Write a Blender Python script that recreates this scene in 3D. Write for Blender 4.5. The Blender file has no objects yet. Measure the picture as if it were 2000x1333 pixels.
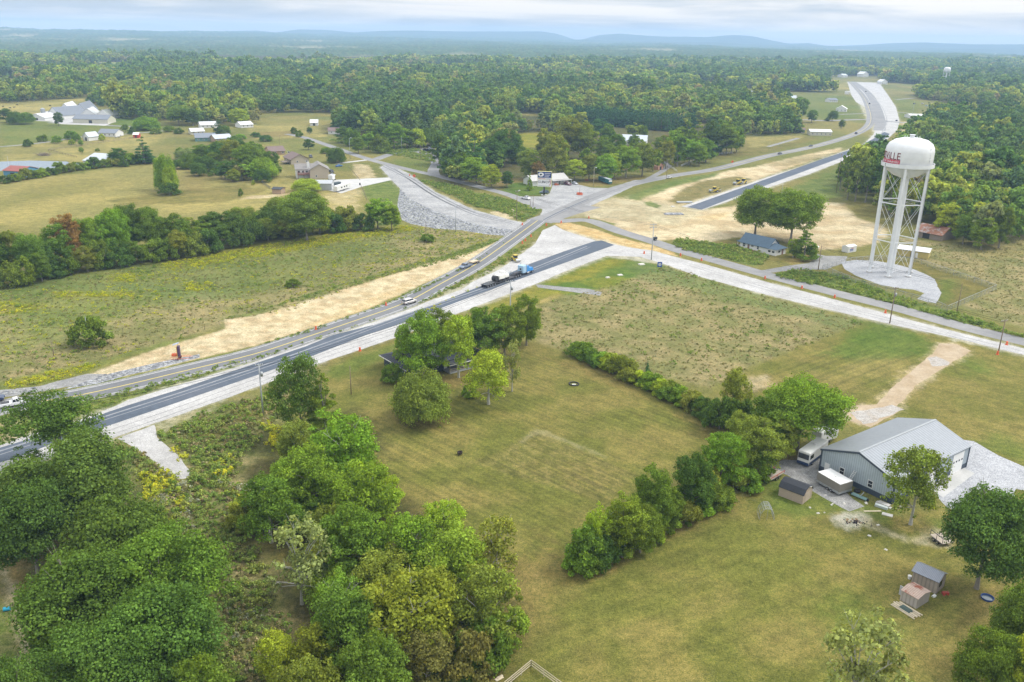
import bpy, math, random
import numpy as np
from mathutils import Vector
R_=math.radians
random.seed(7); rng=np.random.default_rng(11)
# ------------------------------------------------------------------ camera
F_PX=1675.0; PITCH=math.atan(598/1675.0); ROLL=0.018; CAM_H=80.0
fwd=np.array([0,math.cos(PITCH),-math.sin(PITCH)])
_r0=np.array([1.0,0,0]); _u0=np.cross(_r0,fwd)
cr=_r0*math.cos(ROLL)+_u0*math.sin(ROLL); cu=np.cross(cr,fwd)
from mathutils import Matrix
scene=bpy.context.scene
cam_d=bpy.data.cameras.new('camera'); cam=bpy.data.objects.new('camera',cam_d)
scene.collection.objects.link(cam); scene.camera=cam
cam_d.sensor_width=36; cam_d.lens=36*F_PX/2000; cam_d.clip_start=1; cam_d.clip_end=60000
m=Matrix.Identity(4)
for i in range(3):
    m[i][0]=cr[i]; m[i][1]=cu[i]; m[i][2]=-fwd[i]
m[2][3]=CAM_H
cam.matrix_world=m
# ------------------------------------------------------------------ world, sun, exposure
SUN_EL,SUN_AZ=R_(50),R_(80)      # azimuth measured from +Y towards +X
w=bpy.data.worlds.new('World'); scene.world=w; w.use_nodes=True
nt=w.node_tree; nt.nodes.clear()
def N(nt,t,**k):
    n=nt.nodes.new(t)
    for a,b in k.items(): setattr(n,a,b)
    return n
def L(nt,a,b): nt.links.new(a,b)
sky=N(nt,'ShaderNodeTexSky',sky_type='NISHITA'); sky.sun_disc=False
sky.sun_elevation=SUN_EL; sky.sun_rotation=SUN_AZ; sky.altitude=300
tc=N(nt,'ShaderNodeTexCoord'); mp=N(nt,'ShaderNodeMapping'); mp.inputs['Scale'].default_value=(2.2,2.2,34)
L(nt,tc.outputs['Generated'],mp.inputs['Vector'])
nz=N(nt,'ShaderNodeTexNoise'); nz.inputs['Scale'].default_value=1.6; nz.inputs['Detail'].default_value=7; nz.inputs['Roughness'].default_value=.55; nz.inputs['Distortion'].default_value=.6
L(nt,mp.outputs[0],nz.inputs['Vector'])
sx=N(nt,'ShaderNodeSeparateXYZ'); L(nt,tc.outputs['Generated'],sx.inputs[0])
el=N(nt,'ShaderNodeMapRange'); el.inputs['From Min'].default_value=0; el.inputs['From Max'].default_value=.5
L(nt,sx.outputs['Z'],el.inputs['Value'])
cl=N(nt,'ShaderNodeValToRGB'); cl.color_ramp.elements[0].color=(5.0,4.85,4.75,1); cl.color_ramp.elements[1].color=(11.5,11.3,11.0,1)
L(nt,el.outputs[0],cl.inputs[0])
cr2=N(nt,'ShaderNodeValToRGB'); cr2.color_ramp.elements[0].position=.40; cr2.color_ramp.elements[0].color=(.66,.75,.86,1); cr2.color_ramp.elements[1].position=.60; cr2.color_ramp.elements[1].color=(1.20,1.17,1.14,1)
L(nt,nz.outputs[0],cr2.inputs[0])
mu=N(nt,'ShaderNodeMix',data_type='RGBA',blend_type='MULTIPLY'); mu.inputs[0].default_value=1
L(nt,cl.outputs[0],mu.inputs[6]); L(nt,cr2.outputs[0],mu.inputs[7])
mx=N(nt,'ShaderNodeMix',data_type='RGBA'); mx.inputs[0].default_value=.9
L(nt,sky.outputs[0],mx.inputs[6]); L(nt,mu.outputs[2],mx.inputs[7])
bg=N(nt,'ShaderNodeBackground'); bg.inputs['Strength'].default_value=.1
L(nt,mx.outputs[2],bg.inputs['Color'])
wo=N(nt,'ShaderNodeOutputWorld'); L(nt,bg.outputs[0],wo.inputs['Surface'])
sd=bpy.data.lights.new('sun','SUN'); sd.energy=1.9; sd.angle=R_(18); sd.color=(1,.96,.9)
sun=bpy.data.objects.new('sun',sd); scene.collection.objects.link(sun)
sdir=Vector((math.sin(SUN_AZ)*math.cos(SUN_EL),math.cos(SUN_AZ)*math.cos(SUN_EL),math.sin(SUN_EL)))
sun.rotation_euler=sdir.to_track_quat('Z','Y').to_euler(); sun.location=(0,0,300)
scene.view_settings.view_transform='Standard'; scene.view_settings.look='None'
scene.view_settings.exposure=0.80; scene.view_settings.gamma=1
cy=scene.cycles; cy.max_bounces=5; cy.diffuse_bounces=3; cy.glossy_bounces=2; cy.transmission_bounces=2; cy.volume_bounces=2; cy.transparent_max_bounces=6
cy.caustics_reflective=False; cy.caustics_refractive=False
# ------------------------------------------------------------------ pixel <-> place
CAMP=np.array([0,0,CAM_H])
def P(x,y,z=0.0):
    d=fwd*F_PX+cr*(x-1000)+cu*(666.5-y); t=(z-CAM_H)/d[2]; q=CAMP+d*t
    return np.array([q[0],q[1],z])
def proj(X):
    d=np.array(X,float)-CAMP; ww=d@fwd; return 1000+F_PX*(d@cr)/ww, 666.5-F_PX*(d@cu)/ww
def projA(X):
    d=X-CAMP; ww=d@fwd; return np.stack([1000+F_PX*(d@cr)/ww, 666.5-F_PX*(d@cu)/ww],1)
def ppm(p): return F_PX/((np.array([p[0],p[1],0])-CAMP)@fwd)
def height_of(b,ty):
    lo,hi=0,120.
    for _ in range(40):
        mid=(lo+hi)/2
        if proj([b[0],b[1],mid])[1]>ty: lo=mid
        else: hi=mid
    return lo
# ------------------------------------------------------------------ numpy value noise
_perm=rng.random((256,256))
def vn(x,y,s,seed=0):
    x=np.asarray(x)/s+seed*17.31; y=np.asarray(y)/s+seed*9.17
    xi=np.floor(x).astype(int); yi=np.floor(y).astype(int); fx=x-xi; fy=y-yi
    fx=fx*fx*(3-2*fx); fy=fy*fy*(3-2*fy)
    g=lambda a,b:_perm[a&255,b&255]
    return (g(xi,yi)*(1-fx)+g(xi+1,yi)*fx)*(1-fy)+(g(xi,yi+1)*(1-fx)+g(xi+1,yi+1)*fx)*fy
def fbm(x,y,s,o=4,seed=0):
    t=0;a=1;n=0
    for i in range(o): t=t+a*vn(x,y,s/2**i,seed+i*3); n+=a; a*=.5
    return t/n
def sstep(x): x=np.clip(x,0,1); return x*x*(3-2*x)
def signed(px,py,poly):   # >0 inside, metres to the outline
    poly=np.asarray(poly); n=len(poly); ins=np.zeros(px.shape,bool); d2=np.full(px.shape,1e18)
    for i in range(n):
        x1,y1=poly[i]; x2,y2=poly[(i+1)%n]
        if y1!=y2:
            c=((y1>py)!=(y2>py))&(px<(x2-x1)*(py-y1)/(y2-y1)+x1); ins^=c
        ex,ey=x2-x1,y2-y1; l=ex*ex+ey*ey+1e-9
        t=np.clip(((px-x1)*ex+(py-y1)*ey)/l,0,1); d2=np.minimum(d2,(px-x1-t*ex)**2+(py-y1-t*ey)**2)
    return np.where(ins,1,-1)*np.sqrt(d2)
def W(poly): return np.array([P(*q)[:2] for q in poly])
def inpoly(px,py,poly):
    poly=np.asarray(poly); ins=np.zeros(np.shape(px),bool); n=len(poly)
    for i in range(n):
        x1,y1=poly[i]; x2,y2=poly[(i+1)%n]
        if y1!=y2: ins^=((y1>py)!=(y2>py))&(px<(x2-x1)*(py-y1)/(y2-y1)+x1)
    return ins
# ------------------------------------------------------------------ materials
MATS={}; GK=.74
def mat(name,col,rough=.8,var=.12,scale=3.0,metal=0,bump=0,spec=.3):
    if name in MATS: return MATS[name]
    m=bpy.data.materials.new(name); m.use_nodes=True; t=m.node_tree; b=t.nodes['Principled BSDF']
    b.inputs['Roughness'].default_value=rough; b.inputs['Metallic'].default_value=metal; b.inputs['Specular IOR Level'].default_value=spec
    tc=N(t,'ShaderNodeTexCoord'); nz=N(t,'ShaderNodeTexNoise'); nz.inputs['Scale'].default_value=scale; nz.inputs['Detail'].default_value=6; nz.inputs['Roughness'].default_value=.65
    L(t,tc.outputs['Object'],nz.inputs['Vector'])
    r=N(t,'ShaderNodeValToRGB'); r.color_ramp.elements[0].position=.3; r.color_ramp.elements[1].position=.7
    r.color_ramp.elements[0].color=tuple(c*(1-var) for c in col)+(1,); r.color_ramp.elements[1].color=tuple(min(1,c*(1+var)) for c in col)+(1,)
    L(t,nz.outputs[0],r.inputs[0]); L(t,r.outputs[0],b.inputs['Base Color'])
    if bump:
        bp=N(t,'ShaderNodeBump'); bp.inputs['Strength'].default_value=bump; bp.inputs['Distance'].default_value=.05
        L(t,nz.outputs[0],bp.inputs['Height']); L(t,bp.outputs[0],b.inputs['Normal'])
    MATS[name]=m; return m
def mat_ribbed(name,col,period=.3,axis='X',rough=.5,depth=.25,var=.08,rust=None,metal=.2):
    """sheet metal / boards: real ribs as bump along one local axis"""
    if name in MATS: return MATS[name]
    m=mat(name,col,rough,var,1.2,metal); t=m.node_tree; b=t.nodes['Principled BSDF']
    tc=N(t,'ShaderNodeTexCoord'); s=N(t,'ShaderNodeSeparateXYZ'); L(t,tc.outputs['Object'],s.inputs[0])
    a=N(t,'ShaderNodeMath',operation='MULTIPLY'); a.inputs[1].default_value=2*math.pi/period
    L(t,s.outputs[axis],a.inputs[0])
    c=N(t,'ShaderNodeMath',operation='SINE'); L(t,a.outputs[0],c.inputs[0])
    p=N(t,'ShaderNodeMath',operation='POWER'); ab=N(t,'ShaderNodeMath',operation='ABSOLUTE'); L(t,c.outputs[0],ab.inputs[0]); L(t,ab.outputs[0],p.inputs[0]); p.inputs[1].default_value=6
    bp=N(t,'ShaderNodeBump'); bp.inputs['Strength'].default_value=depth; bp.inputs['Distance'].default_value=.06
    L(t,p.outputs[0],bp.inputs['Height']); L(t,bp.outputs[0],b.inputs['Normal'])
    old=b.inputs['Base Color'].links[0].from_socket
    mm=N(t,'ShaderNodeMix',data_type='RGBA',blend_type='MULTIPLY'); L(t,p.outputs[0],mm.inputs[0]); L(t,old,mm.inputs[6]); mm.inputs[7].default_value=(.74,.74,.76,1)
    out=mm.outputs[2]
    if rust:
        nz=N(t,'ShaderNodeTexNoise'); nz.inputs['Scale'].default_value=.55; nz.inputs['Detail'].default_value=8; nz.inputs['Roughness'].default_value=.7; L(t,tc.outputs['Object'],nz.inputs['Vector'])
        r=N(t,'ShaderNodeValToRGB'); r.color_ramp.elements[0].position=rust[1]; r.color_ramp.elements[1].position=rust[1]+.08
        L(t,nz.outputs[0],r.inputs[0]); m2=N(t,'ShaderNodeMix',data_type='RGBA'); L(t,r.outputs[0],m2.inputs[0]); L(t,out,m2.inputs[6]); m2.inputs[7].default_value=rust[0]+(1,); out=m2.outputs[2]
    L(t,out,b.inputs['Base Color']); return m
def surf(name,cols,scales,rough=.9,bump=.4,bs=8,speck=None):
    """ground-type sheet: three noise scales in world metres"""
    if name in MATS: return MATS[name]
    m=bpy.data.materials.new(name); m.use_nodes=True; t=m.node_tree; b=t.nodes['Principled BSDF']; b.inputs['Roughness'].default_value=rough; b.inputs['Specular IOR Level'].default_value=.15
    g=N(t,'ShaderNodeNewGeometry'); out=None
    prev=None
    for i,s in enumerate(scales):
        nz=N(t,'ShaderNodeTexNoise'); nz.inputs['Scale'].default_value=1/s; nz.inputs['Detail'].default_value=5; nz.inputs['Roughness'].default_value=.65; nz.inputs['Distortion'].default_value=.3
        L(t,g.outputs['Position'],nz.inputs['Vector'])
        r=N(t,'ShaderNodeValToRGB'); r.color_ramp.elements[0].position=.36; r.color_ramp.elements[1].position=.64
        a,c=cols[i]
        kk=GK if i==0 else 1
        r.color_ramp.elements[0].color=tuple(v*kk for v in a)+(1,); r.color_ramp.elements[1].color=tuple(v*kk for v in c)+(1,); L(t,nz.outputs[0],r.inputs[0])
        if prev is None: prev=r.outputs[0]
        else:
            mm=N(t,'ShaderNodeMix',data_type='RGBA',blend_type='MULTIPLY'); mm.inputs[0].default_value=1; L(t,prev,mm.inputs[6]); L(t,r.outputs[0],mm.inputs[7]); prev=mm.outputs[2]
        last=nz
    if speck:
        v=N(t,'ShaderNodeTexVoronoi'); v.inputs['Scale'].default_value=1/speck[0]; L(t,g.outputs['Position'],v.inputs['Vector'])
        s=N(t,'ShaderNodeSeparateColor'); L(t,v.outputs['Color'],s.inputs[0])
        r=N(t,'ShaderNodeValToRGB'); r.color_ramp.elements[0].color=(speck[1],)*3+(1,); r.color_ramp.elements[1].color=(speck[2],)*3+(1,); L(t,s.outputs[0],r.inputs[0])
        mm=N(t,'ShaderNodeMix',data_type='RGBA',blend_type='MULTIPLY'); mm.inputs[0].default_value=1; L(t,prev,mm.inputs[6]); L(t,r.outputs[0],mm.inputs[7]); prev=mm.outputs[2]
    L(t,prev,b.inputs['Base Color'])
    bp=N(t,'ShaderNodeBump'); bp.inputs['Strength'].default_value=bump; bp.inputs['Distance'].default_value=.1; L(t,last.outputs[0],bp.inputs['Height']); L(t,bp.outputs[0],b.inputs['Normal'])
    MATS[name]=m; return m
W1=(1,1,1)
def gr(a): return (a,a,a)
# ------------------------------------------------------------------ mesh builder
COL=scene.collection
class MB:
    def __init__(s): s.v=[];s.f=[]
    def add(s,vs,fs):
        o=len(s.v); s.v+= [tuple(map(float,q)) for q in vs]; s.f+=[tuple(i+o for i in f) for f in fs]; return s
    def box(s,x0,x1,y0,y1,z0,z1):
        return s.add([(x0,y0,z0),(x1,y0,z0),(x1,y1,z0),(x0,y1,z0),(x0,y0,z1),(x1,y0,z1),(x1,y1,z1),(x0,y1,z1)],[(0,3,2,1),(4,5,6,7),(0,1,5,4),(1,2,6,5),(2,3,7,6),(3,0,4,7)])
    def frus(s,a,b,z0,z1):  # a,b=(x0,x1,y0,y1) bottom and top rectangles
        return s.add([(a[0],a[2],z0),(a[1],a[2],z0),(a[1],a[3],z0),(a[0],a[3],z0),(b[0],b[2],z1),(b[1],b[2],z1),(b[1],b[3],z1),(b[0],b[3],z1)],[(0,3,2,1),(4,5,6,7),(0,1,5,4),(1,2,6,5),(2,3,7,6),(3,0,4,7)])
    def tube(s,p,q,r0,r1=None,n=8,cap=True):
        r1=r0 if r1 is None else r1; p=Vector(p);q=Vector(q); d=(q-p)
        if d.length<1e-6: return s
        d.normalize(); a=d.orthogonal().normalized(); b=d.cross(a); vs=[]
        for c,r in ((p,r0),(q,r1)):
            for i in range(n):
                t=2*math.pi*i/n; vs.append(c+a*(math.cos(t)*r)+b*(math.sin(t)*r))
        fs=[(i,(i+1)%n,n+(i+1)%n,n+i) for i in range(n)]
        if cap: fs+=[tuple(range(n))[::-1],tuple(range(n,2*n))]
        return s.add(vs,fs)
    def lathe(s,prof,n=32,c=(0,0)):
        vs=[];m_=len(prof)
        for r,z in prof:
            for i in range(n): t=2*math.pi*i/n; vs.append((c[0]+r*math.cos(t),c[1]+r*math.sin(t),z))
        fs=[(j*n+i,j*n+(i+1)%n,(j+1)*n+(i+1)%n,(j+1)*n+i) for j in range(m_-1) for i in range(n)]
        return s.add(vs,fs)
    def prism(s,poly,a0,a1,axis='y'): # poly of (u,w); extruded along axis
        n=len(poly); mk={'y':lambda u,w,a:(u,a,w),'x':lambda u,w,a:(a,u,w),'z':lambda u,w,a:(u,w,a)}[axis]
        vs=[mk(u,w_,a0) for u,w_ in poly]+[mk(u,w_,a1) for u,w_ in poly]
        fs=[tuple(range(n)),tuple(range(n,2*n))[::-1]]+[(i,n+i,n+(i+1)%n,(i+1)%n) for i in range(n)]
        return s.add(vs,fs)
    def build(s,name,m=None,parent=None,smooth=False,bevel=0):
        me=bpy.data.meshes.new(name); me.from_pydata(s.v,[],s.f); me.validate()
        import bmesh
        bm=bmesh.new(); bm.from_mesh(me); bmesh.ops.recalc_face_normals(bm,faces=bm.faces)
        if bevel: 
            bmesh.ops.remove_doubles(bm,verts=bm.verts,dist=1e-4)
            bmesh.ops.bevel(bm,geom=[e for e in bm.edges if len(e.link_faces)==2 and e.calc_face_angle()>.5],offset=bevel,segments=1,affect='EDGES')
        bm.to_mesh(me); bm.free()
        if m: me.materials.append(m)
        if smooth:
            me.polygons.foreach_set('use_smooth',[True]*len(me.polygons))
        o=bpy.data.objects.new(name,me); COL.objects.link(o)
        if parent: o.parent=parent
        return o
def tag(o,label,cat,group=None):
    o['label']=label; o['category']=cat
    if group: o['group']=group
    return o
def thing(name,label,cat,loc,rz=0,group=None):
    o=bpy.data.objects.new(name,None); COL.objects.link(o); o.empty_display_size=.2
    o.location=(loc[0],loc[1],loc[2] if len(loc)>2 else 0); o.rotation_euler=(0,0,rz); return tag(o,label,cat,group)
def copy_tree(o,parent=None):
    c=o.copy(); COL.objects.link(c); c.parent=parent
    for ch in list(o.children): copy_tree(ch,c)
    return c
def np_mesh(name,V,Fq,m=None,nper=4):
    me=bpy.data.meshes.new(name); n=len(Fq)
    me.vertices.add(len(V)); me.vertices.foreach_set('co',np.asarray(V,np.float32).ravel())
    me.loops.add(n*nper); me.loops.foreach_set('vertex_index',np.asarray(Fq,np.int32).ravel())
    me.polygons.add(n); me.polygons.foreach_set('loop_start',np.arange(0,n*nper,nper,dtype=np.int32)); 
    me.update(calc_edges=True)
    if m: me.materials.append(m)
    return me
def heading(p,q): a=P(*p);b=P(*q); return math.atan2(b[1]-a[1],b[0]-a[0])
# ================================================================== terrain and ground sheet
def th(x,y):
    r=np.hypot(x,y); k=sstep((r-2300)/5000.)
    return k*((fbm(x,y,3000,4,5)-.42)*95+ (fbm(x,y,700,3,8)-.5)*22)+sstep((r-5000)/3500.)*22*sstep((900-np.asarray(x))/4000.)
rows=[3.0]
while rows[-1]<60: rows.append(rows[-1]*1.12)
while rows[-1]<1300: rows.append(rows[-1]*1.0036)
while rows[-1]<12200: rows.append(rows[-1]*1.016)
rows=np.array(rows)
angs=np.concatenate([np.arange(-180,-42,4.0),np.arange(-42,42.01,.12),np.arange(46,180.1,4.0)])*math.pi/180
RR,AA=np.meshgrid(rows,angs,indexing='ij'); GX=(RR*np.sin(AA)).ravel(); GY=(RR*np.cos(AA)).ravel()
nr,na=len(rows),len(angs)
GZ=th(GX,GY)
idx=np.arange(nr*na).reshape(nr,na)
GF=np.stack([idx[:-1,:-1],idx[:-1,1:],idx[1:,1:],idx[1:,:-1]],-1).reshape(-1,4)[:, ::-1]
# colours of the ground cover, linear
Cc=dict(pasture=((.155,.165,.060),(.235,.205,.090)), lawn=((.150,.155,.048),(.225,.195,.080)), green=((.085,.150,.030),(.125,.175,.045)),
 meadow=((.190,.190,.095),(.300,.250,.165)), gold=((.11,.15,.025),(.30,.27,.022)), hay=((.235,.215,.100),(.34,.285,.135)),
 lush=((.105,.155,.045),(.170,.205,.070)), litter=((.19,.145,.068),(.27,.205,.10)), dirt=((.47,.365,.30),(.61,.51,.47)), orange=((.52,.36,.22),(.60,.46,.34)),
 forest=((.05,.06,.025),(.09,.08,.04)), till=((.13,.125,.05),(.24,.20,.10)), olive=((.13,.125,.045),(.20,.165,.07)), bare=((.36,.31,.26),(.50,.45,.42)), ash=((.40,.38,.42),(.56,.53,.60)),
 goldg=((.20,.21,.035),(.27,.24,.05)), sage=((.13,.18,.075),(.17,.20,.09)))
ZONES=[ # zone, polygon in picture pixels (unprojected to the ground), soft edge in metres, noise scale m, opacity
 ('pasture',[(-900,150),(2900,150),(2900,440),(-900,440)],60,40,1),
 ('hay',[(-500,355),(0,356),(150,340),(300,318),(345,322),(400,300),(560,300),(560,350),(540,360),(700,362),(705,430),(500,440),(200,470),(0,440),(-500,470)],5,40,1),
 ('pasture',[(0,395),(60,360),(130,350),(240,352),(180,375),(100,388),(0,412)],8,20,.6),
 ('olive',[(212,392),(330,372),(470,362),(520,372),(440,395),(250,402)],4,8,.75),
 ('litter',[(345,345),(380,335),(420,345),(390,375),(350,370)],4,8,.5),
 ('dirt',[(480,384),(560,378),(640,356),(640,361),(540,386),(470,390)],1,4,.8),
 ('dirt',[(635,380),(700,360),(705,372),(690,425),(660,435),(650,400)],4,5,.45),
 ('green',[(0,235),(300,232),(330,260),(200,262),(100,275),(0,290)],6,20,.55),
 ('hay',[(0,290),(120,275),(260,262),(320,262),(300,285),(200,300),(230,318),(150,322),(0,320)],5,12,.9),
 ('hay',[(-300,205),(175,193),(182,224),(60,230),(-300,240)],4,30,1),
 ('hay',[(-300,170),(78,168),(84,180),(-300,190)],4,30,1),
 ('green',[(220,230),(280,232),(280,245),(230,246)],4,10,.8),
 ('hay',[(480,245),(650,244),(640,268),(500,272)],3,12,.9),
 ('litter',[(500,258),(580,256),(582,266),(500,268)],2,12,.7),
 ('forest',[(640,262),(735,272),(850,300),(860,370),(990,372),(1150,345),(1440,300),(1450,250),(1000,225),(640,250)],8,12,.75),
 ('goldg',[(1005,262),(1075,258),(1085,285),(1010,292)],6,10,1),
 ('green',[(975,375),(1010,352),(1060,352),(1075,360),(1062,380),(1000,385)],1.5,6,.9),
 ('litter',[(965,352),(1030,347),(1055,352),(1000,358),(970,366)],2,5,.9),
 ('litter',[(1115,362),(1150,348),(1260,344),(1262,350),(1180,364),(1150,364)],2,5,.8),
 ('olive',[(1440,270),(1575,266),(1600,270),(1500,300),(1330,322),(1310,330)],4,9,.8),
 ('hay',[(1440,270),(1575,264),(1560,276),(1470,290)],3,9,.8),
 ('green',[(1550,186),(1655,186),(1683,205),(1683,232),(1600,234),(1545,215)],8,30,.5),
 ('hay',[(1590,166),(1660,160),(1660,175),(1590,178)],4,20,.8),
 ('green',[(1745,190),(1800,200),(1785,240),(1755,235)],5,15,.4),
 ('dirt',[(1760,238),(1795,238),(1790,262),(1755,262)],3,10,.6),
 ('hay',[(1360,160),(1420,160),(1425,172),(1360,172)],8,20,1),('hay',[(1405,147),(1500,145),(1500,156),(1405,156)],8,20,.8),('hay',[(1300,158),(1325,158),(1325,166),(1300,166)],8,20,.8),
 ('pasture',[(1440,190),(1540,192),(1545,205),(1440,200)],4,20,.8),
 # left meadow with goldenrod
 ('meadow',[(-600,600),(0,570),(120,545),(340,510),(500,480),(690,455),(800,440),(985,462),(700,560),(560,620),(430,640),(250,690),(100,745),(-600,830)],2,7,1),
 ('lush',[(-600,590),(0,562),(120,540),(340,505),(500,476),(690,452),(790,440),(700,462),(500,500),(340,535),(120,575),(-600,640)],4,8,.7),
 ('lush',[(0,575),(340,515),(690,460),(800,445),(760,500),(560,560),(300,600),(100,660),(0,700)],10,18,.7),
 ('sage',[(150,560),(260,548),(420,565),(480,580),(380,585),(240,578),(160,575)],4,6,.75),
 ('goldg',[(310,515),(500,478),(620,460),(790,438),(830,445),(700,466),(560,492),(480,505),(330,527)],3,4,.8),
 ('goldg',[(100,570),(260,570),(270,580),(110,582)],3,4,.5),('goldg',[(360,555),(410,550),(415,565),(370,570)],3,4,.6),
 ('goldg',[(-100,590),(30,590),(105,597),(20,612),(-100,610)],4,4,.6),('goldg',[(210,535),(260,533),(262,552),(215,550)],3,4,.5),
 ('lush',[(440,640),(640,560),(860,500),(985,462),(990,470),(930,490),(750,535),(625,575),(437,622)],2,4,.7),
 ('lush',[(-300,800),(0,745),(150,712),(380,655),(385,662),(270,692),(160,735),(0,765),(-300,830)],2,4,.7),
 ('goldg',[(20,745),(120,722),(190,708),(200,712),(140,735),(30,757)],1.5,2,.7),
 ('lush',[(110,765),(500,677),(700,616),(1000,462),(1045,430),(1075,432),(1000,490),(830,590),(600,690),(330,765),(160,830),(0,870),(-300,930),(-300,860)],2,2.5,.85),
 ('goldg',[(830,605),(930,562),(945,557),(900,572),(840,606)],1.2,2,.7),
 ('dirt',[(-50,835),(25,825),(60,838),(40,858),(-50,868)],1,2,.8),
 # middle right meadow
 ('meadow',[(1050,600),(1120,570),(1185,560),(1300,515),(1500,580),(1690,630),(1450,725),(1390,760),(1105,690),(1055,670)],1.5,6,1),
 ('green',[(1050,555),(1185,500),(1310,520),(1190,560),(1115,578),(1050,572)],2,4,1),
 ('goldg',[(1060,552),(1190,505),(1235,508),(1150,545),(1085,557)],2,4,.8),('goldg',[(1120,552),(1200,540),(1240,545),(1180,565)],2,3,.5),
 ('sage',[(1230,505),(1300,518),(1560,600),(1700,632),(1640,640),(1500,605),(1330,560),(1240,548)],3,4,.75),
 ('orange',[(1040,590),(1090,572),(1100,576),(1060,592)],1,2,.5),
 ('goldg',[(940,600),(1040,560),(1110,572),(1050,592),(960,612)],2,4,.7),
 # lawns
 ('lawn',[(500,830),(640,720),(790,655),(1010,660),(1100,690),(1250,750),(1420,830),(1500,870),(1470,930),(1200,1060),(1100,1110),(1020,1150),(1000,1333),(1000,2400),(500,2400)],2,9,1),
 ('lawn',[(1100,1110),(1470,930),(1560,960),(1600,985),(1700,1010),(1850,1000),(2100,1000),(2600,2400),(800,2400),(880,1333),(1020,1150)],2,9,1),
 ('lawn',[(1395,765),(1450,725),(1690,632),(1740,628),(1850,660),(2100,705),(2400,780),(2400,1100),(1990,1000),(1870,860),(1640,830),(1500,800)],1.5,9,1),
 ('green',[(1610,690),(1690,634),(1740,632),(1830,668),(1820,695),(1740,700),(1660,700)],4,6,.85),
 ('green',[(1870,700),(1920,700),(1950,730),(1890,735)],4,6,.6),('green',[(1900,870),(2000,905),(2050,930),(2030,880),(1950,850)],3,6,.4),
 ('hay',[(1700,700),(1790,700),(1760,735),(1640,745),(1600,735)],5,5,.4),
 ('green',[(630,720),(780,665),(800,672),(740,705),(660,740),(640,735)],2,4,.6),('olive',[(640,650),(790,650),(770,672),(640,715),(560,760),(520,755)],2,3,.7),
 ('till',[(1045,842),(1245,925),(1190,985),(925,905)],.8,1.2,.6),
 ('bare',[(1040,838),(1060,840),(1180,890),(1182,894),(1055,846),(1015,870),(1010,868)],.6,1,.3),
 ('litter',[(1440,745),(1500,735),(1515,755),(1470,768),(1400,775)],2,3,.5),('dirt',[(1420,742),(1490,735),(1512,755),(1465,764)],1.5,3,.55),
 ('litter',[(860,740),(910,725),(930,745),(880,760)],1.5,2,.8),('litter',[(1060,700),(1170,708),(1300,800),(1480,860),(1420,868),(1280,790),(1120,720)],2,3,.6),
 ('litter',[(780,815),(860,800),(900,820),(850,840),(790,835)],2,3,.5),
 ('litter',[(1130,1105),(1240,1040),(1350,985),(1500,960),(1380,1010),(1260,1070),(1160,1130)],2,3,.7),
 ('litter',[(1000,1110),(1060,1050),(1110,1100),(1100,1140),(1010,1230),(960,1320),(880,1330),(980,1200)],4,4,.6),
 ('litter',[(1860,1160),(1960,1120),(2010,1180),(1960,1230),(1870,1290),(1750,1300),(1850,1230)],4,4,.6),
 ('litter',[(600,640),(545,735),(520,760),(640,720),(700,680)],2,2,.3),
 ('green',[(1500,930),(1560,960),(1850,1020),(1840,1040),(1760,1035),(1640,1000),(1560,1010),(1490,985)],2,3,.6),
 ('green',[(1640,1180),(1720,1190),(1780,1240),(1700,1290),(1600,1250)],6,6,.5),
 ('ash',[(1622,1012),(1645,1003),(1690,1003),(1700,1020),(1680,1036),(1650,1034)],1,1.2,1),
 ('bare',[(1690,1010),(1740,1035),(1780,1050),(1830,1035),(1860,1045),(1850,1070),(1790,1062),(1720,1045),(1680,1035)],1.2,1.5,.7),
 ('litter',[(1740,1010),(1800,1005),(1815,1030),(1780,1042),(1740,1032)],1.5,2,.7),
 ('litter',[(1495,905),(1560,885),(1570,895),(1510,915)],1,1.5,.8),
 # rough lower left
 ('meadow',[(-500,900),(0,935),(225,858),(500,762),(640,712),(560,800),(480,1000),(620,1200),(560,1333),(500,2400),(-900,2400)],2,4,1),
 ('lush',[(300,830),(420,790),(520,800),(480,900),(420,950),(380,930)],4,4,.8),('lush',[(225,870),(300,900),(350,945),(300,1000),(240,950)],3,3,.7),
 ('bare',[(305,833),(330,815),(420,795),(410,808),(350,825),(315,850)],1,1.2,.6),
 ('litter',[(340,850),(470,800),(520,765),(560,770),(470,840),(420,870)],2,2,.6),
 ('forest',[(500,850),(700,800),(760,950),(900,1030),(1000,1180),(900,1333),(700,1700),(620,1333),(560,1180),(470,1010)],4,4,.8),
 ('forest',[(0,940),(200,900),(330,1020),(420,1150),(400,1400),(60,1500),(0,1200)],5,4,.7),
 ('litter',[(0,1070),(60,1080),(60,1150),(20,1180),(0,1130)],2,2,.8),
 ('bare',[(0,1110),(15,1110),(35,1160),(60,1260),(90,1330),(60,1340),(35,1270),(15,1180)],.8,1,.7),('green',[(-20,1180),(20,1200),(40,1333),(30,1500),(-50,1400)],2,3,.7),
 ('lush',[(380,960),(440,1090),(520,1200),(560,1333),(470,1333),(430,1200),(350,1020)],4,4,.35),
 # dirt works
 ('dirt',[(140,747),(200,720),(275,692),(382,660),(445,642),(437,624),(500,617),(625,580),(750,542),(837,515),(925,492),(970,472),(972,479),(900,520),(850,545),(800,567),(745,592),(625,637),(562,657),(500,675),(390,700),(250,735)],.6,2.5,1),
 ('orange',[(580,640),(640,620),(700,590),(800,555),(790,570),(700,610),(620,640)],1.5,1.5,.45),
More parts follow.
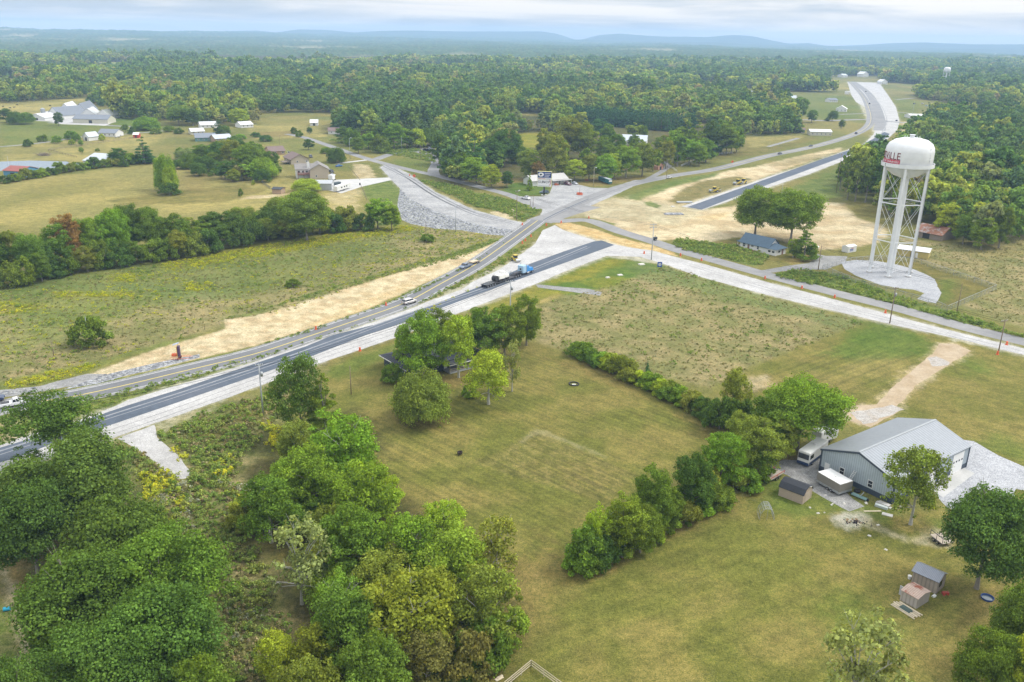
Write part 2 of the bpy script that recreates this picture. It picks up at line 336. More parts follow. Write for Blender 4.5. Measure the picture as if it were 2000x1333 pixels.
 ('dirt',[(1125,412),(1162,395),(1200,390),(1275,372),(1330,360),(1410,336),(1480,325),(1560,305),(1645,288),(1640,296),(1560,322),(1500,344),(1332,404),(1370,411),(1440,402),(1500,388),(1600,395),(1650,397),(1675,427),(1725,440),(1737,460),(1695,480),(1620,487),(1590,492),(1525,470),(1437,465),(1390,474),(1325,467),(1287,472),(1212,452)],2,9,1),
 ('bare',[(1060,400),(1200,385),(1330,400),(1372,412),(1320,440),(1200,430),(1110,425)],5,6,.7),
 ('olive',[(1310,392),(1330,370),(1380,352),(1440,345),(1470,350),(1420,372),(1350,393),(1320,400)],2,4,.9),
 ('lush',[(1215,388),(1260,370),(1330,350),(1408,336),(1400,345),(1330,362),(1290,375),(1250,392)],2,5,.9),
 ('olive',[(1490,325),(1560,306),(1640,298),(1620,305),(1540,325)],2,8,.5),
 ('lush',[(1145,425),(1170,430),(1205,438),(1200,441),(1150,432)],.8,2,.9),('lush',[(1212,451),(1240,458),(1280,470),(1275,475),(1230,462)],.8,2,.8),
 ('lush',[(1255,396),(1270,393),(1292,402),(1285,408),(1262,402)],.8,2,.9),
 ('lush',[(1600,345),(1650,325),(1650,360),(1640,385),(1590,392),(1530,385),(1550,365)],3,6,.9),
 ('olive',[(1640,395),(1740,400),(1740,450),(1690,430),(1640,400)],3,4,.6),
 ('orange',[(1360,425),(1420,415),(1420,425),(1380,432)],2,4,.6),
 ('orange',[(1085,437),(1110,435),(1162,448),(1212,465),(1275,480),(1310,492),(1330,503),(1275,492),(1225,484),(1162,470),(1100,452)],.8,2,1),
 ('lush',[(1312,478),(1325,467),(1390,474),(1440,480),(1500,500),(1480,522),(1400,502),(1320,484)],1.2,3,1),
 ('olive',[(1390,472),(1437,465),(1560,500),(1530,515),(1440,495)],1.2,3,.8),('litter',[(1535,512),(1560,500),(1600,498),(1590,508),(1550,518)],1,2,.9),
 ('lush',[(1502,540),(1560,528),(1640,535),(1720,565),(1800,592),(1850,605),(2000,655),(2100,680),(2100,695),(2000,660),(1750,597),(1625,563),(1500,541)],1.5,3,1),
 ('lush',[(870,358),(930,376),(1000,392),(1008,396),(1056,408),(1050,418),(1020,432),(960,410),(925,404),(860,370),(815,350)],1,4,1),
 ('dirt',[(955,415),(1005,408),(1028,412),(1010,425),(985,430)],1,3,.9),
 ('litter',[(880,370),(930,385),(925,392),(870,378)],2,3,.5),
 ('dirt',[(690,320),(720,322),(735,348),(700,350),(690,340)],1.5,3,.7),('lush',[(708,358),(760,352),(782,370),(782,440),(740,440),(720,400)],2,3,.9),
 ('lush',[(640,272),(760,300),(860,320),(840,300),(735,270)],2,6,.6),
 ('green',[(765,312),(800,308),(842,320),(838,332),(815,335),(780,325)],1,5,.35),
 ('sage',[(1860,600),(2000,560),(2300,560),(2300,690),(2000,640)],5,6,.4),
 ('meadow',[(1740,460),(1860,478),(1990,455),(2500,500),(2500,700),(2000,640),(1880,600),(1945,560),(1790,510)],2,6,1),
 ('hay',[(1850,480),(1960,478),(2000,465),(2300,480),(2300,520),(1900,500)],5,6,.5),
 ('olive',[(1640,508),(1700,500),(1790,510),(1945,560),(1850,600),(1800,560),(1640,540)],.8,3,.9),('green',[(1830,545),(1870,545),(1850,585),(1838,590)],2,3,.6),
 ('green',[(1116,381),(1130,377),(1155,376),(1150,382),(1125,385)],.6,3,1),
]
SPILL=[[(0,868),(250,780),(500,704),(850,582),(1000,507),(1045,475),(1100,448),(1225,482),(1325,503),(1500,551),(1750,617),(2000,680),(2100,706),(2100,720),(2000,696),(1750,638),(1500,579),(1300,519),(1185,502),(1047,557),(850,632),(625,712),(375,804),(302,832),(225,858),(0,935)],[(742,327),(757,319),(800,339),(850,374),(925,409),(997,429),(1030,437),(925,437),(800,388),(765,352)],[(1332,403),(1500,345),(1637,299),(1687,281),(1707,262),(1655,160),(1717,162),(1750,210),(1757,237),(1725,281),(1582,341),(1372,412)]]
ZONES.append(('dirt',[(1833,670),(1866,671),(1899,686),(1864,708),(1828,731),(1790,756),(1754,797),(1757,806),(1700,837),(1640,819),(1626,797),(1712,789),(1738,759),(1773,729),(1800,706),(1820,689)],1.8,2,.9))
for q in SPILL: ZONES.append(('ash',q,1.6,3,.75))
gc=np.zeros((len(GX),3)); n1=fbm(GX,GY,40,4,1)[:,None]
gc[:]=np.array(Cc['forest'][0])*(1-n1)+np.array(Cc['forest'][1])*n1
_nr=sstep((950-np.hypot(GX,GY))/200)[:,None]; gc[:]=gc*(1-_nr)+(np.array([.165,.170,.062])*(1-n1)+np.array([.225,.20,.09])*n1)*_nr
_cm=(sstep((fbm(GX,GY,230,2,61)-np.where(GY>1100,.555,.645))*30)*(GY>600))[:,None]; gc[:]=gc*(1-_cm)+(np.array([.30,.28,.14])*(1-n1)+np.array([.20,.24,.09])*n1)*_cm
wx=(fbm(GX,GY,6,3,21)-.5); wy=(fbm(GX,GY,6,3,23)-.5); fine=vn(GX,GY,.8,31)-.5; big=fbm(GX,GY,45,3,33)
for zi,(zn,pl,soft,ns,op) in enumerate(ZONES):
    pw=W(pl); m0=soft*2+4
    s=np.where((GX>pw[:,0].min()-m0)&(GX<pw[:,0].max()+m0)&(GY>pw[:,1].min()-m0)&(GY<pw[:,1].max()+m0))[0]
    if not len(s): continue
    d=signed(GX[s],GY[s],pw); amp=min(soft*2.2,9)
    wt=sstep(.5+(d+amp*wx[s]+soft*1.2*fine[s])/(2*soft))*op
    x,y=GX[s],GY[s]; q=fbm(x,y,ns,4,zi%7+2); q=sstep((q-.5)*2.2+.5)
    c1,c2=(np.array(c) for c in Cc[zn]); col=c1*(1-q[:,None])+c2*q[:,None]
    col=col*(1+.25*(big[s]-.5))[:,None]
    gc[s]=gc[s]*(1-wt[:,None])+col*wt[:,None]
# mowing stripes and wheel tracks (the grass itself is cut and bleached in rows)
def stripes(poly,p,q,width,st,wob=3,soft=3):
    pw=W(poly); s=np.where((GX>pw[:,0].min())&(GX<pw[:,0].max())&(GY>pw[:,1].min())&(GY<pw[:,1].max()))[0]
    d=signed(GX[s],GY[s],pw); wt=sstep(d/soft); a=P(*p)[:2]; b=P(*q)[:2]; t=(b-a)/np.linalg.norm(b-a); nrm=np.array([-t[1],t[0]])
    u=GX[s]*nrm[0]+GY[s]*nrm[1]+wob*(fbm(GX[s],GY[s],50,2,3)-.5); v=np.sin(u*2*math.pi/width)+.6*np.sin(u*2*math.pi/(width*2.37)+1)
    v=v*(.4+1.2*vn(GX[s],GY[s],14,9)); gc[s]*=(1+st*wt*v)[:,None]*np.array([1.0,.97,.9])**(st*3*wt*v)[:,None]
stripes([(640,850),(1010,670),(1400,830),(1440,900),(1200,1050),(1040,1120),(760,950)],(900,800),(1200,930),1.7,.10)
stripes([(1100,1110),(1470,930),(1700,1010),(1990,1100),(2300,1600),(900,1600)],(1100,1250),(1500,1080),2.3,.06,8)
stripes([(1395,765),(1700,632),(1850,660),(1750,800),(1500,800)],(1500,760),(1780,660),1.9,.11)
stripes([(1870,690),(2300,780),(2300,1100),(1760,800)],(1760,800),(2000,860),2.3,.06,8)
stripes([(0,360),(400,310),(700,365),(700,430),(200,460),(0,430)],(0,420),(500,372),6,.055,14,8)
stripes([(1045,842),(1245,925),(1190,985),(925,905)],(1060,850),(1230,925),1.1,.13,.6,1)
stripes([(500,617),(750,542),(972,475),(625,637),(390,700),(200,735)],(300,715),(800,550),1.7,.035,2,1)
stripes([(1200,400),(1700,430),(1690,485),(1300,470),(1200,445)],(1300,470),(1600,440),2.6,.04,10,4)
gc*=np.array([.735,.735,.55]); dens=fbm(GX,GY,2.2,2,44); gc*=(1+.30*(dens-.5))[:,None]
GM=bpy.data.materials.new('ground_cover'); GM.use_nodes=True; t=GM.node_tree; b=t.nodes['Principled BSDF']; b.inputs['Roughness'].default_value=.95; b.inputs['Specular IOR Level'].default_value=.08
at_=N(t,'ShaderNodeAttribute'); at_.attribute_name='cover'; g=N(t,'ShaderNodeNewGeometry'); prev=at_.outputs['Color']
for sc,lo,hi,dt in ((.35,(.80,.84,.80),(1.2,1.17,1.15),3),(1.6,(.66,.73,.64),(1.34,1.27,1.3),4),(5.0,(.52,.62,.5),(1.55,1.45,1.5),3)):
    nz=N(t,'ShaderNodeTexNoise'); nz.inputs['Scale'].default_value=sc; nz.inputs['Detail'].default_value=dt; nz.inputs['Roughness'].default_value=.7; L(t,g.outputs['Position'],nz.inputs['Vector'])
    r=N(t,'ShaderNodeValToRGB'); r.color_ramp.elements[0].position=.33; r.color_ramp.elements[1].position=.67; r.color_ramp.elements[0].color=lo+(1,); r.color_ramp.elements[1].color=hi+(1,); L(t,nz.outputs[0],r.inputs[0])
    mm=N(t,'ShaderNodeMix',data_type='RGBA',blend_type='MULTIPLY'); mm.inputs[0].default_value=1; L(t,prev,mm.inputs[6]); L(t,r.outputs[0],mm.inputs[7]); prev=mm.outputs[2]
L(t,prev,b.inputs['Base Color'])
bp=N(t,'ShaderNodeBump'); bp.inputs['Strength'].default_value=.6; bp.inputs['Distance'].default_value=.25; L(t,nz.outputs[0],bp.inputs['Height']); L(t,bp.outputs[0],b.inputs['Normal'])
me=np_mesh('ground',np.stack([GX,GY,GZ],1),GF,GM)
a=me.color_attributes.new('cover','FLOAT_COLOR','POINT'); a.data.foreach_set('color',np.concatenate([gc,np.ones((len(gc),1))],1).astype(np.float32).ravel())
ground=bpy.data.objects.new('ground',me); COL.objects.link(ground); ground['kind']='structure'
# ------------------------------------------------------------------ roads, gravel, water: flat sheets
def sheet(name,px,m,z,jit=0.0,step=1.5,world=False):
    pw=np.array(px) if world else W(px); out=[]
    for i in range(len(pw)):
        a,b=pw[i],pw[(i+1)%len(pw)]; n=max(1,int(np.linalg.norm(b-a)/step)) if jit else 1
        for k in range(n): out.append(a+(b-a)*k/n)
    out=np.array(out)
    if jit:
        out[:,0]+=(fbm(out[:,0],out[:,1],2.5,3,2)-.5)*jit*1.2; out[:,1]+=(fbm(out[:,0],out[:,1],2.5,3,7)-.5)*jit*1.2
    from mathutils.geometry import tessellate_polygon
    vs=[Vector((p[0],p[1],z)) for p in out]; tris=tessellate_polygon([vs])
    me=bpy.data.meshes.new(name); me.from_pydata([tuple(v) for v in vs],[],[tuple(t) for t in tris]); me.materials.append(m)
    import bmesh
    bm=bmesh.new(); bm.from_mesh(me); bmesh.ops.recalc_face_normals(bm,faces=bm.faces)
    if sum(f.normal.z for f in bm.faces)<0: bmesh.ops.reverse_faces(bm,faces=bm.faces)
    bm.to_mesh(me); bm.free()
    o=bpy.data.objects.new(name,me); COL.objects.link(o); o['kind']='structure'; return o
def strip(cpx,off0,off1,m,z,name=None,dash=None,parent=None,world=None):
    """ribbon following a centre line (picture pixels on the ground), offsets in metres"""
    c=W(cpx) if world is None else world
    pts=[c[0]]
    for i in range(len(c)-1):   # catmull resample
        p0=c[max(i-1,0)];p1=c[i];p2=c[i+1];p3=c[min(i+2,len(c)-1)]; n=max(2,int(np.linalg.norm(p2-p1)/4))
        for k in range(1,n+1):
            t=k/n; pts.append(.5*((2*p1)+(-p0+p2)*t+(2*p0-5*p1+4*p2-p3)*t*t+(-p0+3*p1-3*p2+p3)*t**3))
    pts=np.array(pts); tg=np.gradient(pts,axis=0); tg/=np.linalg.norm(tg,axis=1)[:,None]+1e-9; nn=np.stack([-tg[:,1],tg[:,0]],1)
    A=pts+nn*off0;B=pts+nn*off1; vs=[(x,y,z) for x,y in A]+[(x,y,z) for x,y in B]; n=len(pts)
    fs=[(i+n,i,i+1,i+1+n) if off0<off1 else (i,i+n,i+1+n,i+1) for i in range(n-1) if not dash or (i//dash)%3==0]
    fs=[f[::-1] for f in fs]
    me=bpy.data.meshes.new(name); me.from_pydata(vs,[],fs); me.materials.append(m)
    o=bpy.data.objects.new(name,me); COL.objects.link(o)
    if parent: o.parent=parent
    else: o['kind']='structure'
    return o
m_grav=surf('white_gravel',[((.46,.45,.435),(.60,.59,.575)),(gr(.88),gr(1.08)),(gr(.85),gr(1.12))],(14,1.5,.25),speck=(.12,.75,1.2))
m_pad=surf('blue_grey_gravel',[((.40,.41,.43),(.50,.51,.53)),(gr(.88),gr(1.08)),(gr(.8),gr(1.15))],(9,1.2,.25),speck=(.15,.7,1.25))
m_lot=surf('grey_gravel',[((.27,.27,.265),(.38,.375,.36)),(gr(.85),gr(1.1)),(gr(.8),gr(1.15))],(8,1.2,.25),speck=(.15,.7,1.25))
m_gg=surf('grey_road_gravel',[((.36,.36,.36),(.50,.50,.495)),(gr(.82),gr(1.1)),(gr(.8),gr(1.15))],(10,1.3,.25),speck=(.15,.7,1.2))
m_patch=surf('mixed_gravel_soil',[((.44,.39,.33),(.52,.50,.47)),(gr(.85),gr(1.1)),(gr(.8),gr(1.15))],(3,1.0,.25),speck=(.15,.8,1.15))
m_worn=surf('worn_asphalt',[((.26,.26,.26),(.34,.335,.33)),(gr(.9),gr(1.07)),(gr(.9),gr(1.1))],(20,2.5,.3),bump=.15)
m_old=surf('old_asphalt',[((.185,.19,.20),(.225,.23,.24)),(gr(.92),gr(1.06)),(gr(.9),gr(1.1))],(25,3,.3),bump=.1)
m_new=surf('new_asphalt',[((.10,.125,.16),(.135,.155,.19)),(gr(.9),gr(1.08)),(gr(.88),gr(1.12))],(25,2.5,.3),bump=.1)
m_soil=surf('packed_soil',[((.42,.32,.20),(.54,.44,.31)),(gr(.9),gr(1.07)),(gr(.85),gr(1.12))],(6,1.2,.3))
m_conc=surf('concrete',[((.52,.52,.50),(.62,.61,.59)),(gr(.95),gr(1.03)),(gr(.95),gr(1.05))],(5,1.2,.3),bump=.08)
m_rip=surf('riprap_rock',[((.30,.31,.33),(.44,.45,.47)),(gr(.85),gr(1.1)),(gr(.8),gr(1.15))],(8,1.4,.5),bump=1,speck=(.5,.45,1.35))
m_yel=mat('yellow_paint',(.50,.40,.10),.7); m_wht=mat('white_paint',(.62,.62,.60),.7)
m_dust=surf('dusty_tracks',[((.25,.27,.30),(.34,.35,.37)),(gr(.9),gr(1.08)),(gr(.9),gr(1.1))],(4,.8,.3))
# gravel first, then pavements 4 mm above, then paint
sheet('gravel_shoulder',[(-900,1085),(-400,965),(0,870),(37,857),(100,838),(160,819),(212,799),(250,782),(350,752),(500,706),(600,672),(700,640),(800,604),(850,584),(900,567),(925,550),(975,527),(1000,509),(1025,492),(1045,477),(1060,450),(1084,440),(1100,450),(1162,470),(1225,483),(1275,490),(1325,504),(1375,516),(1500,552),(1625,584),(1750,618),(1875,651),(2000,681),(2200,728),(2700,848),(2700,866),(2200,743),(2000,694),(1875,663),(1750,636),(1712,627),(1600,601),(1500,577),(1362,540),(1300,517),(1250,502),(1185,500),(1112,527),(1047,555),(1000,572),(940,595),(850,630),(782,657),(625,710),(500,757),(375,802),(302,827),(225,855),(100,895),(0,932),(-400,1040),(-900,1175)],m_grav,.012,.5)
sheet('gravel_lane',[(1332,404),(1500,346),(1580,322),(1637,300),(1687,282),(1707,262),(1712,240),(1700,215),(1672,200),(1662,185),(1655,160),(1717,162),(1735,187),(1750,210),(1757,237),(1752,255),(1725,280),(1675,304),(1582,340),(1500,367),(1440,388),(1372,410)],m_grav,.012,.8,4)
sheet('gravel_road',[(742,327),(757,320),(800,340),(850,375),(925,410),(997,430),(1030,437),(1003,450),(925,437),(850,413),(800,388),(765,352)],m_gg,.012,.6,2)
sheet('gravel_lot',[(1060,410),(1047,401),(1020,393),(1010,384),(1040,384),(1063,384),(1074,378),(1079,362),(1126,360),(1155,367),(1190,368),(1240,352),(1262,352),(1215,375),(1150,404),(1090,425),(1050,430)],m_gg,.008,.5)
sheet('gravel_drive',[(230,857),(302,830),(307,855),(350,892),(373,925),(368,934),(350,937),(325,922),(275,882)],m_grav,.018,.4)
sheet('gravel_drive',[(1047,556),(1150,565),(1175,571),(1172,578),(1112,570),(1050,562)],m_lot,.018,.5)
sheet('gravel_pad',[(1643,512),(1672,508),(1712,510),(1752,517),(1784,526),(1808,536),(1826,546),(1832,560),(1839,573),(1829,593),(1810,590),(1792,584),(1805,573),(1784,566),(1752,563),(1720,557),(1672,539),(1648,525)],m_pad,.012,.5)
sheet('gravel_drive',[(1475,531),(1535,520),(1580,514),(1596,504),(1587,494),(1612,500),(1655,501),(1650,513),(1612,527),(1557,527),(1500,534)],m_lot,.010,.5)
sheet('gravel_yard',[(1500,912),(1530,898),(1565,900),(1600,890),(1612,925),(1665,975),(1688,990),(1660,1000),(1590,962),(1540,930)],m_lot,.010,.4)
sheet('gravel_yard',[(1862,858),(1900,862),(1950,890),(2000,912),(2080,940),(2080,975),(1985,955),(1975,985),(1900,1010),(1850,992),(1825,965),(1855,905)],m_pad,.010,.6)
sheet('gravel_road',[(-200,795),(0,762),(75,755),(140,738),(172,730),(215,732),(175,748),(110,760),(60,770),(0,777),(-200,812)],m_lot,.010,.5)
sheet('farm_yard',[(50,226),(100,216),(200,220),(222,240),(205,246),(120,243),(100,238),(60,236)],m_grav,.012,1,4)
sheet('soil_path',[(1835,671),(1866,672),(1897,686),(1862,707),(1825,730),(1787,755),(1752,795),(1755,805),(1700,835),(1640,817),(1628,797),(1712,790),(1740,760),(1775,730),(1802,707),(1822,690)],m_soil,.010,.6)
sheet('gravel_patch',[(1662,806),(1690,802),(1745,792),(1765,800),(1700,828),(1685,830)],m_patch,.014,1.2)
sheet('gravel_patch',[(1812,700),(1830,697),(1856,708),(1850,714),(1822,716)],m_patch,.014,.8)
sheet('riprap',[(782,366),(765,353),(782,368),(800,388),(850,413),(925,437),(1003,450),(998,456),(985,461),(950,458),(900,450),(850,447),(800,437),(785,430),(776,400)],m_rip,.008,.5)
sheet('riprap',[(172,744),(215,730),(250,722),(300,710),(350,700),(390,692),(390,699),(300,722),(250,733),(190,750),(120,762)],m_rip,.014,.3)
sheet('concrete_apron',[(1862,905),(1904,925),(1842,972),(1800,945)],m_conc,.02)
sheet('concrete_pad',[(640,372),(647,352),(762,347),(765,352),(707,365),(667,378)],m_conc,.008,.2)
# old two lane road
B=[(-900,1017),(-250,858),(0,797),(45,788),(120,779),(235,755),(360,725),(500,691),(610,655),(690,628),(790,592),(860,555),(930,516),(985,478),(1050,431)]
strip(B,-4.6,4.6,m_lot,.016,'road_shoulder'); strip(B,-3.5,3.5,m_old,.020,'road')
strip(B,-.18,.18,m_yel,.026,'centre_line')
for s in (-1,1): strip(B,s*3.2,s*3.35,m_wht,.026,'edge_line')
# new carriageway
A_up=[(-900,1092),(-400,970),(0,875),(37,864),(100,845),(180,816),(250,792),(350,761),(497,711),(600,676),(650,655),(750,630),(812,608),(887,580),(945,557),(1037,515),(1100,492),(1160,472),(1175,470),(1200,479),(1100,515),(1000,551),(862,602),(800,627),(712,656),(612,695),(497,735),(325,794),(212,832),(100,868),(40,892),(0,904),(-400,1010),(-900,1145)]
sheet('new_road',A_up,m_new,.024)
A1=[(-200,940),(0,885),(190,822),(350,771),(510,718),(650,668),(800,614),(950,563),(1050,523),(1150,482)]
strip(A1,-1.0,-.7,m_dust,.030,'wheel_track'); strip(A1,.5,1.1,m_dust,.030,'wheel_track')
A2=[(-200,962),(0,905+12),(190,848),(300,812),(500,740),(620,695),(780,642)]
strip(A2,-.25,0,m_lot,.018,'wheel_track'); strip(A2,-2.6,-2.35,m_lot,.018,'wheel_track')
sheet('new_road',[(1342,405),(1500,349),(1600,313),(1675,288),(1712,268),(1727,258),(1738,262),(1722,278),(1675,297),(1625,315),(1500,361),(1370,410)],m_new,.020)
for cp,o0,o1,zz in (([(745,322),(800,350),(850,382),(925,418),(1000,436)],-1.2,-.4,.020),([(745,322),(800,350),(850,382),(925,418),(1000,436)],1.2,2.0,.020),([(1100,470),(1160,488),(1250,500),(1325,511),(1500,565),(1750,628),(2000,690)],-1.5,-1.0,.018),([(1100,470),(1160,488),(1250,500),(1325,511),(1500,565),(1750,628),(2000,690)],.8,1.3,.018),([(1700,185),(1722,205),(1735,235),(1725,262)],-2,-1,.020),([(760,330),(850,392),(960,428)],3,3.6,.020)):
    strip(cp,o0,o1,m_gg if cp[0][0]>1000 else m_old,zz,'wheel_track')
# worn side roads through the junction
D=[(1062,430),(1120,402),(1170,381),(1230,361),(1312,344),(1400,330),(1500,305),(1560,293),(1615,280),(1668,263),(1694,248),(1701,232),(1697,212),(1687,190),(1672,172),(1660,160)]
strip([D[0],(1100,411),(1150,389)],-.2,.5,m_new,.023,'wheel_track'); strip(D,-4.3,4.3,m_worn,.016,'road')
strip([(1050,433),(1100,416),(1150,402)],-7,6,m_worn,.014,'road'); strip(D[5:],-.15,.15,m_yel,.024,'centre_line')
strip(D,-1.6,-1.0,m_old,.022,'wheel_track')
Fr=[(1060,432),(1100,432),(1150,431),(1212,453),(1275,472),(1325,489),(1400,510),(1500,538),(1625,571),(1750,602),(1875,637),(2000,668),(2200,716),(2700,836)]
strip(Fr,-3.7,3.7,m_worn,.0185,'road')
G2=[(592,268),(640,284),(700,305),(740,317),(800,332),(850,343),(900,356),(950,369),(1000,383),(1055,408)]
strip(G2,-3.2,3.2,m_worn,.018,'road'); strip([(560,262),(592,268)],-3,3,m_worn,.018,'road')
strip([(733,312),(770,300),(812,296),(840,304),(852,318),(846,334),(850,344)],-3.5,3.5,m_worn,.012,'side_road')
strip([(657,320),(690,316),(716,313)],-2,2,m_conc,.012,'driveway')
strip([(835,300),(838,292),(850,296)],-7,7,m_lot,.010,'parking_lot')
strip([(1263,352),(1305,325),(1290,305)],-2,2,m_worn,.012,'driveway')
strip([(1664,160),(1690,180),(1706,205),(1714,235),(1712,255)],-3,8,m_worn,.018,'road')
strip([(1500,287),(1560,270)],-2,2,m_lot,.012,'side_road')
strip([(1560,234),(1620,236),(1690,234),(1762,240),(1790,240)],-5,5,m_worn,.020,'side_road')
for q in ([(1755,220),(1785,222)],[(1750,195),(1785,192)],[(1690,222),(1640,224)]): strip(q,-3,3,m_lot,.012,'side_road')
strip([(-200,300),(0,287),(100,277),(160,268),(250,262),(330,255)],-2,2,m_lot,.010,'farm_track')
strip([(95,240),(200,245),(300,250)],-3,3,m_lot,.010,'farm_track')
# thin weedy seam between the gravel lane and the old road is ground cover; pond and sky mirror
m_water=bpy.data.materials.new('pond_water'); m_water.use_nodes=True; b=m_water.node_tree.nodes['Principled BSDF']; b.inputs['Base Color'].default_value=(.10,.13,.15,1); b.inputs['Roughness'].default_value=.08; b.inputs['Specular IOR Level'].default_value=.8
pond=sheet('pond_water',[(-150,322),(0,316),(60,314),(130,316),(150,325),(100,331),(30,334),(-150,338)],m_water,.02,1.5,5); 
sheet('water',[(150,317),(175,318),(160,324),(145,322)],m_water,.02,.8,4)
# far hills: long ridges beyond the plain
m_hill=surf('hill_woods',[((.06,.10,.06),(.09,.13,.07)),(gr(.85),gr(1.15))],(900,200),bump=0)
def ridge(name,D,top,depth,x0=-700,x1=2700):
    xs=np.arange(x0,x1,12.); ty=np.interp(xs,[t[0] for t in top],[t[1] for t in top]); V=[]; K=13
    for x,y in zip(xs,ty):
        d=fwd*F_PX+cr*(x-1000)+cu*(666.5-y); az=math.atan2(d[0],d[1]); h=CAM_H+d[2]/math.hypot(d[0],d[1])*D
        for k in range(K):
            u=k/(K-1)*2-1; rr=D+u*depth; hh=h*(math.cos(u*math.pi/2)**1.3)+ (60*(vn(rr*math.sin(az),rr*math.cos(az),700,4)-.5)*(1-abs(u)) if abs(u)>.05 else 0)
            V.append((rr*math.sin(az),rr*math.cos(az),min(hh,h)-5))
    n=len(xs); i=np.arange(n*K).reshape(n,K); Fq=np.stack([i[:-1,:-1],i[1:,:-1],i[1:,1:],i[:-1,1:]],-1).reshape(-1,4)
    me=np_mesh(name,V,Fq[:,::-1],m_hill); me.polygons.foreach_set('use_smooth',[True]*len(me.polygons)); o=bpy.data.objects.new(name,me); COL.objects.link(o); o['kind']='structure'
ridge('hills',10600,[(-700,70),(0,71),(60,70),(120,67),(140,70),(200,66),(280,65),(360,67),(420,66),(450,60),(500,59),(540,63),(580,57),(640,58),(690,63),(740,60),(800,59),(900,61),(1000,61),(1060,61),(1090,66),(1122,77),(1135,77),(1170,68),(1210,65),(1260,69),(1300,71),(1340,71),(1380,72),(1430,68),(1470,70),(1500,77),(1540,85),(1580,84),(1620,90),(1680,88),(1740,84),(1800,82),(1900,86),(2000,86),(2200,86),(2700,95)],1500)
ridge('hills',8900,[(-700,80),(0,79),(60,76),(120,70),(200,71),(270,73),(340,71),(420,71),(520,69),(640,72),(760,76),(900,77),(1200,80),(1400,82),(1500,87),(2700,110)],900)
